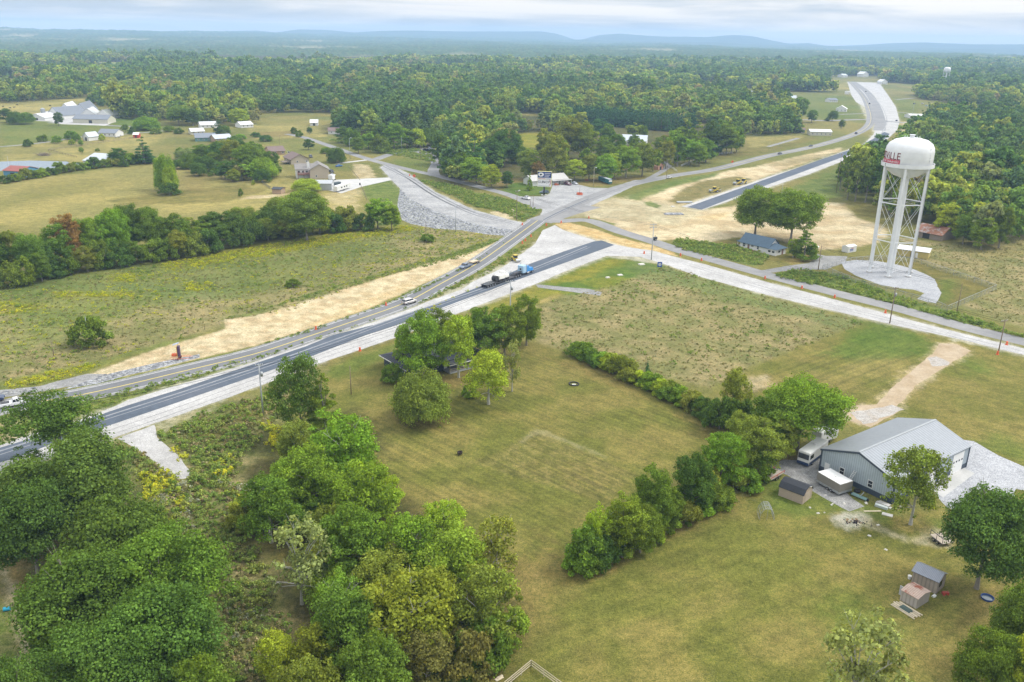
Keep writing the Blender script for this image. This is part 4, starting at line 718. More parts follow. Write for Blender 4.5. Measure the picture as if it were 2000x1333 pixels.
# ================================================================== water towers
tw=mat('white_tank_paint',(.66,.67,.68),.35,.08,.35,0,0,.5); grey=mat('grey_paint',(.30,.31,.33),.6)
def water_tower(pos,S,label,detail=True,group=None):
    o=thing('water_tower',label,'water tower',pos,R_(4)); Rt=8.0
    MB().lathe([(0,34.6*S),(1.9*S,34.7*S),(4.3*S,35.5*S),(6.4*S,37.0*S),(7.6*S,38.7*S),(Rt*S,39.5*S),(Rt*S,44*S),(7.8*S,45.3*S),(7.1*S,46.6*S),(5.4*S,47.8*S),(3.1*S,48.4*S),(0,48.6*S)],48).build('tank',tw,o,True)
    MB().lathe([(7.7*S,38.7*S),(8.75*S,38.7*S),(8.75*S,40.0*S),(8.6*S,40.0*S),(8.6*S,38.95*S),(7.7*S,38.95*S)],48).build('balcony',tw,o)
    MB().lathe([(1.35*S,0),(1.35*S,34.9*S)],20).build('riser',tw,o,True)
    for k in range(6):
        a=R_(60*k); c,s=math.cos(a),math.sin(a); q=MB(); q.tube((7.7*c*S,7.7*s*S,.5*S),(8.05*c*S,8.05*s*S,39.2*S),.50*S,n=12,cap=False); lg=q.build('leg',tw,o,True)
        q=MB(); q.tube((7.7*c*S,7.7*s*S,0),(7.7*c*S,7.7*s*S,.35*S),1.1*S,n=16); q.build('footing',concm,o); q=MB(); q.tube((7.7*c*S,7.7*s*S,.36*S),(7.7*c*S,7.7*s*S,.6*S),.8*S,n=12); q.build('base_plate',tw,o)
        a2=R_(60*(k+1)); d=lambda ang,z:((7.7+.35*z/40)*math.cos(ang)*S,(7.7+.35*z/40)*math.sin(ang)*S,z*S)
        for z in(12.5,26): q=MB(); q.tube(d(a,z),d(a2,z),.20*S,n=6); q.build('strut',tw,o)
        for za,zb in((.8,12.5),(12.5,26),(26,38.3)):
            q=MB(); q.tube(d(a,za),d(a2,zb),.06*S,n=5); q.tube(d(a2,za),d(a,zb),.06*S,n=5); q.build('brace',tw,o)
    for z in(12.5,26):
        q=MB()
        for k in range(6): a=R_(60*k); q.tube((1.3*math.cos(a)*S,1.3*math.sin(a)*S,z*S),((7.7+.35*z/40)*math.cos(a)*S,(7.7+.35*z/40)*math.sin(a)*S,z*S),.04*S,n=5)
        q.build('tie_rod',tw,o)
    if detail:
        MB().tube((0,0,48.4),(0,0,49.4),.75,.75,n=14).build('vent',tw,o); q=MB(); q.tube((0,0,49.4),(0,0,49.6),1.0,n=14); q.build('vent_cap',tw,o)
        q=MB()
        for k in range(14): a=R_(25*k); q.tube((2.6*math.cos(a),2.6*math.sin(a),48.3),(2.6*math.cos(a),2.6*math.sin(a),49.1),.05,n=4)
        q.build('roof_railing',tw,o)
        for z,r3 in((41.9,8.0),(44.05,8.0)): MB().lathe([(r3+.002,z-.05),(r3+.03,z-.03),(r3+.03,z+.03),(r3+.002,z+.05)],48).build('weld_seam',tw,o)
        q=MB(); al=R_(300)
        for s_ in(-.22,.22): q.tube((8.3*math.cos(al)+s_*math.sin(al),8.3*math.sin(al)-s_*math.cos(al),1),(8.7*math.cos(al)+s_*math.sin(al),8.7*math.sin(al)-s_*math.cos(al),39),.05,n=4)
        for k in range(60): z=1+k*.63; rr4=8.3+.4*z/39; q.tube((rr4*math.cos(al)-.22*math.sin(al),rr4*math.sin(al)+.22*math.cos(al),z),(rr4*math.cos(al)+.22*math.sin(al),rr4*math.sin(al)-.22*math.cos(al),z),.03,n=4)
        q.build('ladder',grey,o); MB().tube((1.2,-.6,48.3),(1.2,-.6,50.6),.05,n=5).build('antenna',grey,o)
        # cut-outs in the balcony plate, ladder and weld marks
        q=MB(); 
        for a0 in(-3.03,.06-.05,1.9):
            for da in(0,.035):
                for z in(38.95,39.45):
                    a=a0+da; q.add([((8.77)*math.cos(a+u),(8.77)*math.sin(a+u),z+v) for u,v in((-.012,0),(.012,0),(.012,.3),(-.012,.3))],[(0,1,2,3)])
        q.build('balcony_opening',black,o)
        q=MB(); aL=R_(-62)
        for k in range(12):
            z=40.5+k*.55
            if z>44: continue
            q.box(Rt*math.cos(aL)-.05,Rt*math.cos(aL)+.12,Rt*math.sin(aL)-.12,Rt*math.sin(aL)+.05,z,z+.08+.2*(k in(1,3)))
        for k in range(5): t=k/5; rr3=7.8-3.0*t; q.box(rr3*math.cos(aL)-.1,rr3*math.cos(aL)+.1,rr3*math.sin(aL)-.1,rr3*math.sin(aL)+.1,45.1+2.8*math.sin(t*1.4),45.4+2.8*math.sin(t*1.4))
        q.build('lug',grey,o)
        maroon=mat('maroon_lettering',(.16,.012,.022),.5,.03); red=mat('red_band',(.50,.012,.05),.5,.03)
        text('lettering','CROSSViLLE',maroon,o,3.5,None,ext=.03,align='RIGHT',bend=(Rt+.04,R_(-137),41.35),xs=.82)
        a1,a0=R_(-137),R_(-137)-15/Rt; n=30; V=[];
        for i in range(n+1):
            a=a0+(a1-a0)*i/n
            for rr3,z in((Rt+.05,40.05),(Rt+.05,41.3)): V.append((rr3*math.cos(a),rr3*math.sin(a),z-.05))
        q=MB(); q.add(V,[(2*i,2*i+2,2*i+3,2*i+1) for i in range(n)]); q.build('band',red,o)
        text('lettering','HEART OF TENNESSEE',trim,o,1.05,None,ext=.02,align='RIGHT',bend=(Rt+.09,R_(-139),40.22),xs=1)
    return o
water_tower(P(1737,532),1,'tall white water tower with maroon lettering on a grey gravel pad')
b0=P(1844,171); water_tower(b0,height_of(b0,131)/49,'second white water tower, in the far wood at the upper right',False)
b0=P(1856,117); water_tower(b0,height_of(b0,104)/49,'tiny water tower far out on the plain at the upper right',False)
b0=P(1943,112); water_tower(b0,height_of(b0,105)/49,'tiniest water tower on the far plain near the right picture edge',False)
# ================================================================== vehicles
WH=[]
def wheel(o,x,y,r,wd,n=14):
    w=MB().tube((x,y-wd/2,r),(x,y+wd/2,r),r,n=n).build('wheel',black,o); q=MB(); s=1 if y>0 else -1; q.tube((x,y+s*wd/2,r),(x,y+s*(wd/2+.02),r),r*.58,n=10); q.build('rim',chrome,w); return w
def paint(c): return mat('car_paint_%02x%02x%02x'%tuple(int(v*255) for v in c),c,.25,.02,1,.1,0,.6)
def car(kind,col,p,q,label,Lf=None,wheels=True,name=None):
    A=P(*p);Bq=P(*q); c=(A+Bq)/2; L_=Lf or {'pickup':5.6,'suv':4.8,'sedan':4.7}[kind]; rz=math.atan2(Bq[1]-A[1],Bq[0]-A[0]); W_=1.95 if kind!='sedan' else 1.8
    nm={'pickup':'pickup_truck','suv':'car','sedan':'car'}[kind]; o=thing(name or nm,label,'pickup' if kind=='pickup' else 'car',(c[0],c[1],.03),rz); pm=paint(col); h=L_/2; w=W_/2
    if kind=='pickup': prof=[(-h,.5),(-h,1.08),(h*.42,1.12),(h*.86,1.02),(h,.86),(h,.42),(-h*.97,.42)]; cb=(-h*.10,h*.50,-.02*h,h*.30); rt=1.82
    elif kind=='suv': prof=[(-h,.45),(-h,1.02),(h*.40,1.04),(h*.88,.94),(h,.78),(h,.36),(-h*.97,.36)]; cb=(-h*.97,h*.48,-h*.85,h*.22); rt=1.72
    else: prof=[(-h,.40),(-h*.96,.90),(h*.40,.94),(h*.88,.80),(h,.66),(h,.30),(-h*.97,.30)]; cb=(-h*.66,h*.42,-h*.38,h*.12); rt=1.42
    b=MB(); b.prism(prof,-w,w,'y'); b.build('body',pm,o,False,.07)
    zt=prof[2][1]; g=MB(); g.frus((cb[0],cb[1],-w*.93,w*.93),(cb[2],cb[3],-w*.78,w*.78),zt-.03,rt-.06); g.build('window',glass,o)
    r=MB(); r.frus((cb[2]-.04,cb[3]+.04,-w*.80,w*.80),(cb[2]+.06,cb[3]-.06,-w*.74,w*.74),rt-.06,rt+.01)
    for s in(-1,1):
        for xa,xb in((cb[0],cb[2]),(cb[1],cb[3]),((cb[0]+cb[1])/2,(cb[2]+cb[3])/2)): r.tube((xa,s*w*.935,zt-.02),(xb,s*w*.785,rt-.05),.05,n=4)
    r.build('roof',pm,o)
    if kind=='pickup': MB().box(-h*.95,-h*.12,-w*.86,w*.86,1.085,1.10).build('bed',mat('truck_bed',(.06,.06,.065),.8),o)
    if wheels:
        for x in(-h*.62,h*.64):
            for s in(-1,1): wheel(o,x,s*(w-.10),.38 if kind!='sedan' else .33,.24)
    for s in(-1,1): MB().box(h-.02,h+.02,s*w*.62-.18,s*w*.62+.18,.62,.78).build('headlight',trim,o)
    for s in(-1,1): MB().box(-h-.02,-h+.02,s*w*.82-.1,s*w*.82+.1,.65,.9).build('tail_light',redink,o)
    return o
car('pickup',(.70,.70,.72),(4,797),(52,789),'white pickup truck at the left end of the old two lane road'); car('pickup',(.03,.05,.10),(-42,787),(7,782),'dark blue pickup cut by the left picture edge, beside the white pickup')
car('suv',(.45,.43,.42),(788,596),(811,590),'silver estate car on the old two lane road',4.9); 
pk=car('pickup',(.16,.20,.27),(922,519),(896,528),'slate blue pickup towing a flat trailer on the old road',5.9)
tr=thing('flatbed_trailer','small flat trailer with a tan load behind the slate blue pickup','trailer',(P(918,517)+P(935,512))/2+np.array([0,0,.03]),heading((918,517),(935,512))); MB().box(-2.4,2.4,-1.1,1.1,.55,.7).build('deck',wood,tr); MB().box(-2.3,1.2,-.9,.9,.7,1.0).build('load',mat('tan_load',(.50,.42,.30),.8),tr); 
for x in(.3,1.2):
    for s in(-1,1): wheel(tr,x,s*1.15,.36,.22)
MB().tube((-2.4,0,.5),(-3.8,0,.5),.07,n=5).build('hitch',steel,tr)
car('sedan',(.08,.09,.11),(1518,303),(1528,300.5),'dark car on the side road, nearer to the bend'); car('sedan',(.07,.08,.10),(1588,285.5),(1579,288),'dark car on the side road left of the highway crossing'); car('suv',(.06,.07,.09),(1668,264),(1676,260),'dark car where the side road joins the far highway')
car('suv',(.05,.05,.06),(1698.5,207),(1698,201),'dark car on the far highway above the crossing'); car('sedan',(.05,.05,.06),(1692,182),(1690,178),'farthest dark car on the highway'); car('sedan',(.04,.05,.10),(1749,238),(1753,236),'dark car on the right gravel carriageway'); car('sedan',(.68,.68,.70),(1301,350),(1313,347),'white car passing the tree lined driveway')
car('suv',(.10,.16,.20),(1072,378),(1053,378.5),'dark teal car parked beside the big sign',5.0); car('suv',(.12,.03,.06),(1104,361),(1114,363),'maroon car parked in front of the store porch'); car('sedan',(.50,.52,.55),(1117,359),(1127,361.5),'silver car parked right of the maroon one'); car('pickup',(.70,.70,.71),(1018,388),(1036,391.5),'white pickup beside the grass left of the big sign',5.6)
car('sedan',(.04,.16,.42),(655,327),(669,325),'blue car on the driveway of the brick houses',4.8); car('suv',(.03,.03,.035),(644,336),(650,338),'black car beside the two storey house'); car('sedan',(.45,.46,.48),(645,343),(653,344.5),'grey car parked right of the two storey house'); car('suv',(.06,.06,.07),(604,306),(610,310),'dark car beside the middle ranch house')
car('suv',(.45,.47,.50),(836,292),(844,293.5),'silver car by the trees at the loop drive'); car('sedan',(.55,.56,.58),(226,266),(236,266),'white car parked right of the low white house on the farm track')
for i,(x,y,c,l) in enumerate([(1802,204,(.5,.5,.52),'silver'),(1810,208,(.3,.45,.5),'teal'),(1786,204,(.08,.1,.14),'dark')]): car('suv',c,(x-4,y+.5),(x+3,y-.5),'%s car parked in the yard right of the far highway'%l,5,False)
def boxvan(name,label,cat,p,q,W_,z0,z1,m,roofm,wheels,extra=None,rnd=0):
    A=P(*p);Bq=P(*q); c=(A+Bq)/2; L_=float(np.linalg.norm(Bq-A)); o=thing(name,label,cat,(c[0],c[1],.02),math.atan2(Bq[1]-A[1],Bq[0]-A[0])); h=L_/2
    MB().box(-h,h,-W_/2,W_/2,z0,z1).build('body',m,o,False,.08); MB().box(-h+.05,h-.05,-W_/2+.05,W_/2-.05,z1+.002,z1+.06).build('roof',roofm,o)
    for x in wheels:
        for s in(-1,1): wheel(o,x,s*(W_/2-.1),.40,.26)
    return o,h
# enclosed trailer, motorhome, camper, teal bus
a_=P(1598,947);b_=P(1642,973);c_=P(1658,961); wq=float(np.linalg.norm(c_-b_)); nrm=(c_-b_)/wq; Lq=float(np.linalg.norm(b_-a_)); mid=(a_+b_)/2+nrm*wq/2
et=thing('enclosed_trailer','grey brown enclosed trailer with a white roof beside the metal building','trailer',(mid[0],mid[1],.02),math.atan2(a_[1]-b_[1],a_[0]-b_[0])); h=Lq/2
MB().box(-h,h,-wq/2,wq/2,.9,2.45).build('body',mat('grey_brown_panel',(.20,.185,.16),.45,.05),et); MB().box(-h,h,-wq/2-.01,wq/2+.01,.45,.89).build('skirt',steel,et); MB().box(-h+.04,h-.04,-wq/2+.04,wq/2-.04,2.452,2.55).build('roof',trim,et); MB().box(-.3,.1,-.2,.2,2.55,2.68).build('roof_vent',trim,et)
for x in(-.9,-.05): 
    for s in(-1,1): wheel(et,x,s*(wq/2-.02),.34,.22)
MB().tube((h,0,.5),(h+1.2,0,.5),.06,n=5).build('hitch',steel,et)
o,h=boxvan('motorhome','white motorhome with blue striping and a big windscreen, parked under the maple','motorhome',(1603,884),(1567,911),2.5,.55,3.1,mat('motorhome_white',(.62,.62,.60),.35,.04),trim,(-2.2,2.4))
MB().box(h+.01,h+.05,-1.1,1.1,1.65,2.75).build('windscreen',glass,o); MB().box(h+.01,h+.08,-1.2,1.2,.4,1.0).build('bumper',mat('navy_lower',(.02,.04,.10),.4),o)
for s in(-1,1): MB().box(-h,h-.1,s*1.255-.01,s*1.255+.01,.5,1.1).build('stripe',mat('navy_lower',(.02,.04,.10),.4),o)
for s in(-1,1): MB().box(h-1.9,h-.3,s*1.26-.01,s*1.26+.01,1.7,2.6).build('window',glass,o)
MB().box(-1.2,-.3,-.4,.4,3.17,3.42).build('roof_unit',trim,o)
o,h=boxvan('camper_trailer','white camper trailer behind the metal building, mostly hidden by the maple','camper',(1592,868),(1626,856),2.4,.6,2.9,trim,trim,(-.5,.5))
o,h=boxvan('camper_trailer','white camper trailer on the pad beside the grey garage','camper',(655,376),(681,368),2.5,.6,3.1,mat('motorhome_white',(.62,.62,.60),.35,.04),trim,(-.6,.6))
for x in(-3,0,2.2): MB().box(x,x+1.2,-1.27,-1.255,1.6,2.3).build('window',glass,o)
o,h=boxvan('recreational_vehicle','dark teal coach with a pale roof parked under the trees right of the store','motorhome',(1172,354),(1192,361),2.4,.5,2.9,mat('teal_paint',(.02,.12,.14),.4,.05),mat('pale_coach_roof',(.40,.43,.45),.6),(-2,2.2)); MB().box(h+.01,h+.05,-1,1,1.5,2.5).build('windscreen',trim,o)
for x in(-3,-1.2,.6): MB().box(x,x+1.1,-1.22,-1.205,1.5,2.2).build('window',glass,o)
o,h=boxvan('box_truck','white truck parked at the end of the grey garage','truck',(652,353),(644,352),2.3,.6,3.0,trim,trim,(-1.5,1.5)); o,h=boxvan('pickup_truck','dark truck with a cap between the garage and the white camper','pickup',(664,362),(650,364),2.2,.5,1.9,mat('dark_green_paint',(.06,.08,.09),.4),mat('dark_green_paint',(.06,.08,.09),.4),(-1.8,1.8))
def utility(name,label,p,q,W_,col,rails=.35):
    A=P(*p);Bq=P(*q);c=(A+Bq)/2; L_=float(np.linalg.norm(Bq-A)); o=thing(name,label,'trailer',(c[0],c[1],.02),math.atan2(Bq[1]-A[1],Bq[0]-A[0])); h=L_/2
    MB().box(-h,h,-W_/2,W_/2,.55,.64).build('deck',mat('plank_deck',(.36,.31,.25),.9,.15),o); q=MB()
    for s in(-1,1): q.box(-h,h,s*W_/2-.04,s*W_/2+.04,.64+rails,.72+rails); 
    for x in(-h,0,h-.06):
        for s in(-1,1): q.box(x,x+.06,s*W_/2-.03,s*W_/2+.03,.5,.7+rails)
    q.box(-h-.05,-h,-W_/2,W_/2,.5,.62); q.build('rail',col,o)
    for x in(-.4,.5):
        for s in(-1,1): wheel(o,x,s*(W_/2+.12),.33,.2)
    return o
redp=mat('red_frame',(.35,.06,.04),.5); utility('utility_trailer','red framed flat trailer with a plank deck left of the black roofed shed',(1493,942),(1522,925),2.1,redp); utility('utility_trailer','small red trailer beside the grey garage',(637,371),(649,371),2,redp)
utility('dump_trailer','dark trailer half hidden under the big oak at the right',(1826,1049),(1850,1068),2.2,black,.9)
# tractor with lowboy and milling machine
fA,fB=P(1038,531),P(944,563.5); dv=(fA-fB)/np.linalg.norm(fA-fB); LT=float(np.linalg.norm(fA-fB)); rz=math.atan2(dv[1],dv[0]); bl=mat('bright_blue_paint',(.03,.20,.48),.3,.03)
s=thing('semi_truck','bright blue semi tractor with chrome stacks on the new asphalt','truck',fA-dv*4.2+np.array([0,0,.03]),rz)
MB().frus((1.2,4.0,-.95,.95),(1.3,3.8,-.75,.75),.9,1.9).build('hood',bl,s); MB().box(-.6,1.2,-1.15,1.15,.9,3.0).build('cab',bl,s,False,.08); MB().box(-2.6,-.62,-1.25,1.25,.9,3.5).build('sleeper',mat('pale_blue_paint',(.30,.45,.58),.3,.03),s,False,.08); MB().box(1.2,1.24,-1,1,1.95,2.8).build('windscreen',glass,s)
MB().box(-7.2,-2.6,-.5,.5,.75,.95).build('chassis',black,s); MB().box(4.0,4.2,-1.1,1.1,.45,.9).build('bumper',chrome,s); MB().box(-2.62,-2.6,-.4,.4,1.9,2.6).build('window',glass,s)
for y in(-1.28,1.28): MB().tube((-.75,y,1),(-.75,y,4.0),.09,n=8).build('exhaust_stack',chrome,s); MB().tube((-.2,y*.85,.65),(1.0,y*.85,.65),.32,n=10).build('fuel_tank',chrome,s); MB().box(2.4,3.7,y*.95-.18,y*.95+.18,1.0,1.12).build('fender',bl,s)
for x in(3.1,-4.2,-5.5,-6.7):
    for sd_ in(-1,1): wheel(s,x,sd_*1.0,.5,.32)
tq=thing('lowboy_trailer','black lowboy trailer behind the blue semi tractor','trailer',fB+dv*1+np.array([0,0,.03]),rz); LL=LT-11
q=MB(); q.box(4.8,LL-1.5,-1.3,1.3,.55,.75); q.box(-.8,4.8,-1.3,1.3,1.0,1.15); q.prism([(LL-1.5,.55),(LL-1.5,.75),(LL-.6,1.6),(LL+3.2,1.6),(LL+3.2,1.35),(LL-.4,1.35),(LL-1.2,.55)],-.6,.6,'y'); q.build('deck',mat('trailer_black',(.05,.05,.055),.6,.2),tq)
for x in(0,1.3,2.6,3.9):
    for sd_ in(-1,1): wheel(tq,x,sd_*1.05,.5,.4)
q=MB(); 
for x in(-.6,.65,1.95,3.25): q.box(x,x+.12,-1.25,1.25,1.15,1.3)
q.build('cross_beam',steel,tq)
mm_=thing('milling_machine','white road milling machine loaded on the black lowboy','machine',fB+dv*(1+LL*.52)+np.array([0,0,.80]),rz); wm_=mat('machine_white',(.66,.65,.60),.4,.05)
MB().prism([(-2.4,.8),(-2.2,2.0),(0,2.3),(1.2,2.2),(1.4,1.0),(.6,.6)],-1.1,1.1,'y').build('engine_cover',wm_,mm_,False,.08); MB().box(1.4,3.2,-1.05,1.05,.7,1.7).build('body',wm_,mm_,False,.06); MB().box(.2,1.2,-1,1,2.9,3.0).build('canopy',wm_,mm_)
q=MB()
for x in(.3,1.1):
    for y in(-.9,.9): q.tube((x,y,2.2),(x,y,2.9),.04,n=5)
q.build('post',steel,mm_); MB().tube((-3.3,-.9,1.2),(-3.3,.9,1.2),.95,n=20).build('drum',black,mm_)
for x in(-1.6,2.4):
    for y in(-.9,.9): q=MB(); q.box(x-.75,x+.75,y-.2,y+.2,0,.62); q.build('track',black,mm_,False,.1)
MB().tube((3.2,0,1.2),(5.6,0,1.9),.35,.3,n=8).build('conveyor',steel,mm_)
# yellow rollers and a small digger
yel=mat('machine_yellow',(.50,.38,.05),.45,.08)
def roller(px,face,label,S=1.0):
    A=P(*px); o=thing('road_roller',label,'roller',A,face); MB().tube((1.6*S,-.95*S,.7*S),(1.6*S,.95*S,.7*S),.7*S,n=18).build('drum',steel,o); MB().box(.6*S,2.4*S,-1.05*S,-.98*S,.6*S,.85*S).box(.6*S,2.4*S,.98*S,1.05*S,.6*S,.85*S).build('frame',yel,o)
    MB().prism([(-2.3*S,.6*S),(-2.3*S,1.5*S),(-.9*S,1.7*S),(-.3*S,1.5*S),(.5*S,1.2*S),(.5*S,.6*S)],-.8*S,.8*S,'y').build('engine_cover',yel,o,False,.05)
    MB().frus((-.9*S,.4*S,-.7*S,.7*S),(-.8*S,.3*S,-.65*S,.65*S),1.5*S,2.5*S).build('cab',glass,o); MB().box(-1.05*S,.55*S,-.8*S,.8*S,2.5*S,2.65*S).build('canopy',yel,o)
    for y in(-.85,.85): wheel(o,-1.5*S,y*S,.62*S,.36*S)
    return o
roller((1394,376),R_(200),'yellow road roller by the edge of the far asphalt, nearest of the yellow machines',1.15); roller((1403,374.5),R_(20),'small low yellow roller right of the nearest yellow machine',.75); roller((1440,361),R_(215),'yellow road roller, left one of the pair further up',1.2); roller((1451,359.5),R_(230),'yellow road roller, right one of the pair further up',1.2); roller((1007,511),R_(-60),'small yellow roller on the white gravel behind the blue semi',.95)
# ================================================================== poles, lamps, signs, barrels
pw_=mat('brown_pole',(.20,.15,.11),.9,.2,3); pg=mat('grey_pole',(.34,.36,.37),.7,.08,2)
tops={}
def pole(bx,by,ty,label,m=None,arm=0,trans=0,r=.17,rz=None,name='utility_pole',lamp=False,cat='pole',double=False):
    b0=P(bx,by); h=height_of(b0,ty); o=thing(name,label,cat,b0,rz if rz is not None else .3); MB().tube((0,0,-.1),(0,0,h),r,r*.62,n=10).build('pole',m or pw_,o,True)
    if arm:
        for k in range(2 if double else 1):
            q=MB(); z=h-.5-k*1.1; q.box(-arm/2,arm/2,r*.7,r*.7+.14,z,z+.16); q.build('crossarm',pw_ if m is None else steel,o); q=MB()
            for x in(-arm*.45,-arm*.2,arm*.2,arm*.45): q.tube((x,r,z+.16),(x,r,z+.42),.06,n=6)
            q.build('insulator',trim,o)
    for t in range(trans): MB().tube((.42+.0*t,-.1+.5*t,h-2.9),(.42+.0*t,-.1+.5*t,h-1.9),.26,n=10).build('transformer',steel,o,True)
    if lamp: q=MB(); q.tube((0,0,h-.2),(.9,0,h+.1),.05,n=6); q.build('arm',steel,o); MB().box(.7,1.4,-.2,.2,h-.05,h+.25).build('lamp_head',trim,o)
    tops[(bx,by)]=(b0[0],b0[1],h-.3); return o
pole(514,810.5,711,'grey utility pole with a transformer beside the new road, left of the tall open tree',pg,1.6,1,.19); pole(1272,508,437,'tall grey utility pole with a double crossarm beside the gravel lane',pg,3.0,0,.2,.35,double=True); pole(1737.6,632,561,'brown utility pole with a transformer beside the gravel lane below the water tower',None,2.6,1,.18,.4)
pole(1598,527,480,'plain brown pole at the mouth of the tower driveway'); pole(1949,692,625,'brown utility pole with guy wires near the right picture edge',None,2.4,0,.17,.4); pole(1869,608,554,'plain brown pole at the corner of the chain link fence',None,0,0,.13); pole(996,640,548,'grey utility pole with crossarm and transformer behind the dark house trees',pg,3,2,.2,.35)
pole(686,771,715,'short brown post on the lawn left of the dark house',None,0,0,.12); pole(890,453,402,'slim grey pole at the foot of the rock slope',pg,0,0,.14); pole(832,468,436,'short brown pole with a bush at its foot in the meadow',None,0,0,.13); pole(1009,431,373,'brown pole left of the junction with a lamp arm',None,1.6,0,.14,lamp=True)
pole(1036,402,387,'short dark post, left of two beside the white pickup',None,0,0,.1,name='post'); pole(1041,404,381,'taller dark post, right of two beside the white pickup',None,0,0,.14,name='post'); pole(785,300,267,'slim grey pole left of the loop drive',pg,0,0,.13); pole(684,311,270,'slim pole with a lamp beside the upper left road',pg,0,0,.13,lamp=True); pole(822,312,284,'brown pole on the grass island of the loop drive',None,0,0,.13)
pole(1159,365,328,'pale lamp post at the edge of the store car park',mat('pale_pole',(.40,.38,.30),.8),0,0,.13,name='lamp_post',lamp=True,cat='lamp'); pole(1193,351,337,'short pole behind the teal coach',None,0,0,.12); pole(1633,378,300,'tall brown pole at the wood edge left of the water tower',None,1.6,0,.15); pole(175,676,619,'slim grey pole standing in the round bush in the left meadow',pg,0,0,.1); pole(105,696,664,'thin fence pole in the left meadow',None,0,0,.08)
pole(1132,381,366,'dark post inside the orange barrier on the grass island',None,0,0,.12,name='post'); pole(1780,237,197,'thin pole beside the gravel carriageway of the far highway',pg,0,0,.14); pole(1776,262,228,'thin pole near the turning right of the far highway',pg,0,0,.14); pole(548,300,264,'pole behind the farthest ranch house',None,0,0,.12); pole(1302,345,313,'pole at the tree lined driveway',None,0,0,.13); pole(1525,395,358,'thin grey pole behind the big oak',pg,0,0,.12)
pole(1666,345,310,'thin pole beside the wood at the highway edge',pg,0,0,.12); pole(21,345,305,'flag pole style mast behind the blue shed at the left edge',pg,0,0,.1); pole(251,312,300,'bare pole in the pasture hedge',None,0,0,.1); pole(1712,360,318,'thin bare pole at the wood edge behind the tower',pg,0,0,.12)
def wire(a,b,label,n=2):
    A=Vector(tops[a]) if a in tops else Vector(a);Bq=Vector(tops[b]) if b in tops else Vector(b); q=MB()
    for k in range(n):
        o_=Vector((0,0,-.5*k)); pv_=None
        for i in range(13):
            t=i/12; p=A.lerp(Bq,t)+o_+Vector((0,0,-4*t*(1-t)*(A-Bq).length*.018))
            if pv_: q.tube(pv_,p,.035,n=4,cap=False)
            pv_=p
    o=q.build('power_line',black); tag(o,label,'wire')
wire((822,312),(1009,431),'pair of wires sagging from the loop drive pole to the junction pole'); wire((1009,431),(1272,508),'wires from the junction pole over the gravel lane'); wire((1272,508),(1737.6,632),'wires above the gravel lane between the two tallest poles'); wire((1737.6,632),(1949,692),'wires between the lower two poles of the gravel lane'); wire((684,311),(785,300),'thin wires from the lamp pole to the grey pole left of the loop drive'); wire((785,300),(822,312),'thin wires across the grass island of the loop drive'); wire((514,810.5),(-150,120,11),'wires running from the transformer pole out past the left edge'); wire((1009,431),(890,453),'wires from the junction pole to the rock slope pole'); wire((1598,527),(1869,608),'wires past the front of the water tower fence')
wire((996,640),(514,810.5),'wires above the lawn edge along the new road')
orange=mat('safety_orange',(.62,.13,.05),.5,.05)
bar=thing('traffic_barrel','orange barrel, first along the seam of the gravel lane, nearest the tall grey pole','barrel',P(1329,500)); q=MB(); q.lathe([(.42,0),(.42,.12),(.30,.12),(.24,1.05),(.0,1.08)],14); bb_=q.build('body',orange,bar)
for z in(.4,.72): MB().lathe([(.29-.06*z,z),(.285-.06*z,z+.14)],14).build('band',trim,bar)
bar['group']='orange traffic barrels'
BL=[(1370,509.5,'second along the seam of the gravel lane'),(1494,545,'third along the seam of the gravel lane, left of the tower driveway mouth'),(1566,564,'fourth along the seam of the gravel lane'),(1630,582,'fifth along the seam, below the gravel pad'),(1729,612,'sixth along the seam, just left of the brown pole'),(1966,674,'last along the seam, near the right picture edge'),(1948,693,'standing at the foot of the rightmost utility pole'),(1150,427,'at the tip of the weedy strip right of the junction'),(1096,436,'at the top of the orange soil bank'),(1067,441,'right of the junction end of the old road'),(1037,463,'beside the old road near the junction, upper one'),(1026,471,'beside the old road near the junction, middle one'),(1020,476,'beside the old road near the junction, lowest one'),(1020,440,'left of the junction end of the old road'),(754,597,'on the verge above the silver car'),(617,644,'on the verge of the sandy strip'),(703,686,'at the gravel edge near the lawn'),(800,344,'left one beside the gravel road at the upper left'),(1258,496,'below the tall grey pole on the orange soil')]
for x,y,l in BL:
    c=copy_tree(bar); c.location=P(x,y); c['label']='orange barrel, '+l
def sign(px,w_,h_,m,label,post=1.5,mp=None,diamond=False,rz=0,txt=None):
    b0=P(*px); o=thing('road_sign',label,'sign',b0,rz); MB().tube((0,.05,0),(0,.05,post+h_),.06,n=6).build('post',mp or steel,o); q=MB()
    if diamond: q.add([(0,-.02,post),(w_/2,-.02,post+h_/2),(0,-.02,post+h_),(-w_/2,-.02,post+h_/2),(0,.02,post),(w_/2,.02,post+h_/2),(0,.02,post+h_),(-w_/2,.02,post+h_/2)],[(0,1,2,3),(7,6,5,4),(0,4,5,1),(1,5,6,2),(2,6,7,3),(3,7,4,0)])
    else: q.box(-w_/2,w_/2,-.03,.03,post,post+h_)
    q.build('panel',m,o); return o,post
sign((809,351),2.2,2.2,orange,'orange diamond sign beside the gravel road at the upper left',1,diamond=True); sign((1430,322),2.0,2.0,orange,'orange diamond sign beside the side road bend',1,diamond=True)
o,z=sign((1288,525),1.7,1.9,mat('blue_sign',(.03,.08,.32),.5,.03),'square blue sign with a white ring emblem on a yellow post in the meadow corner',.6,mat('yellow_post',(.6,.5,.12)))
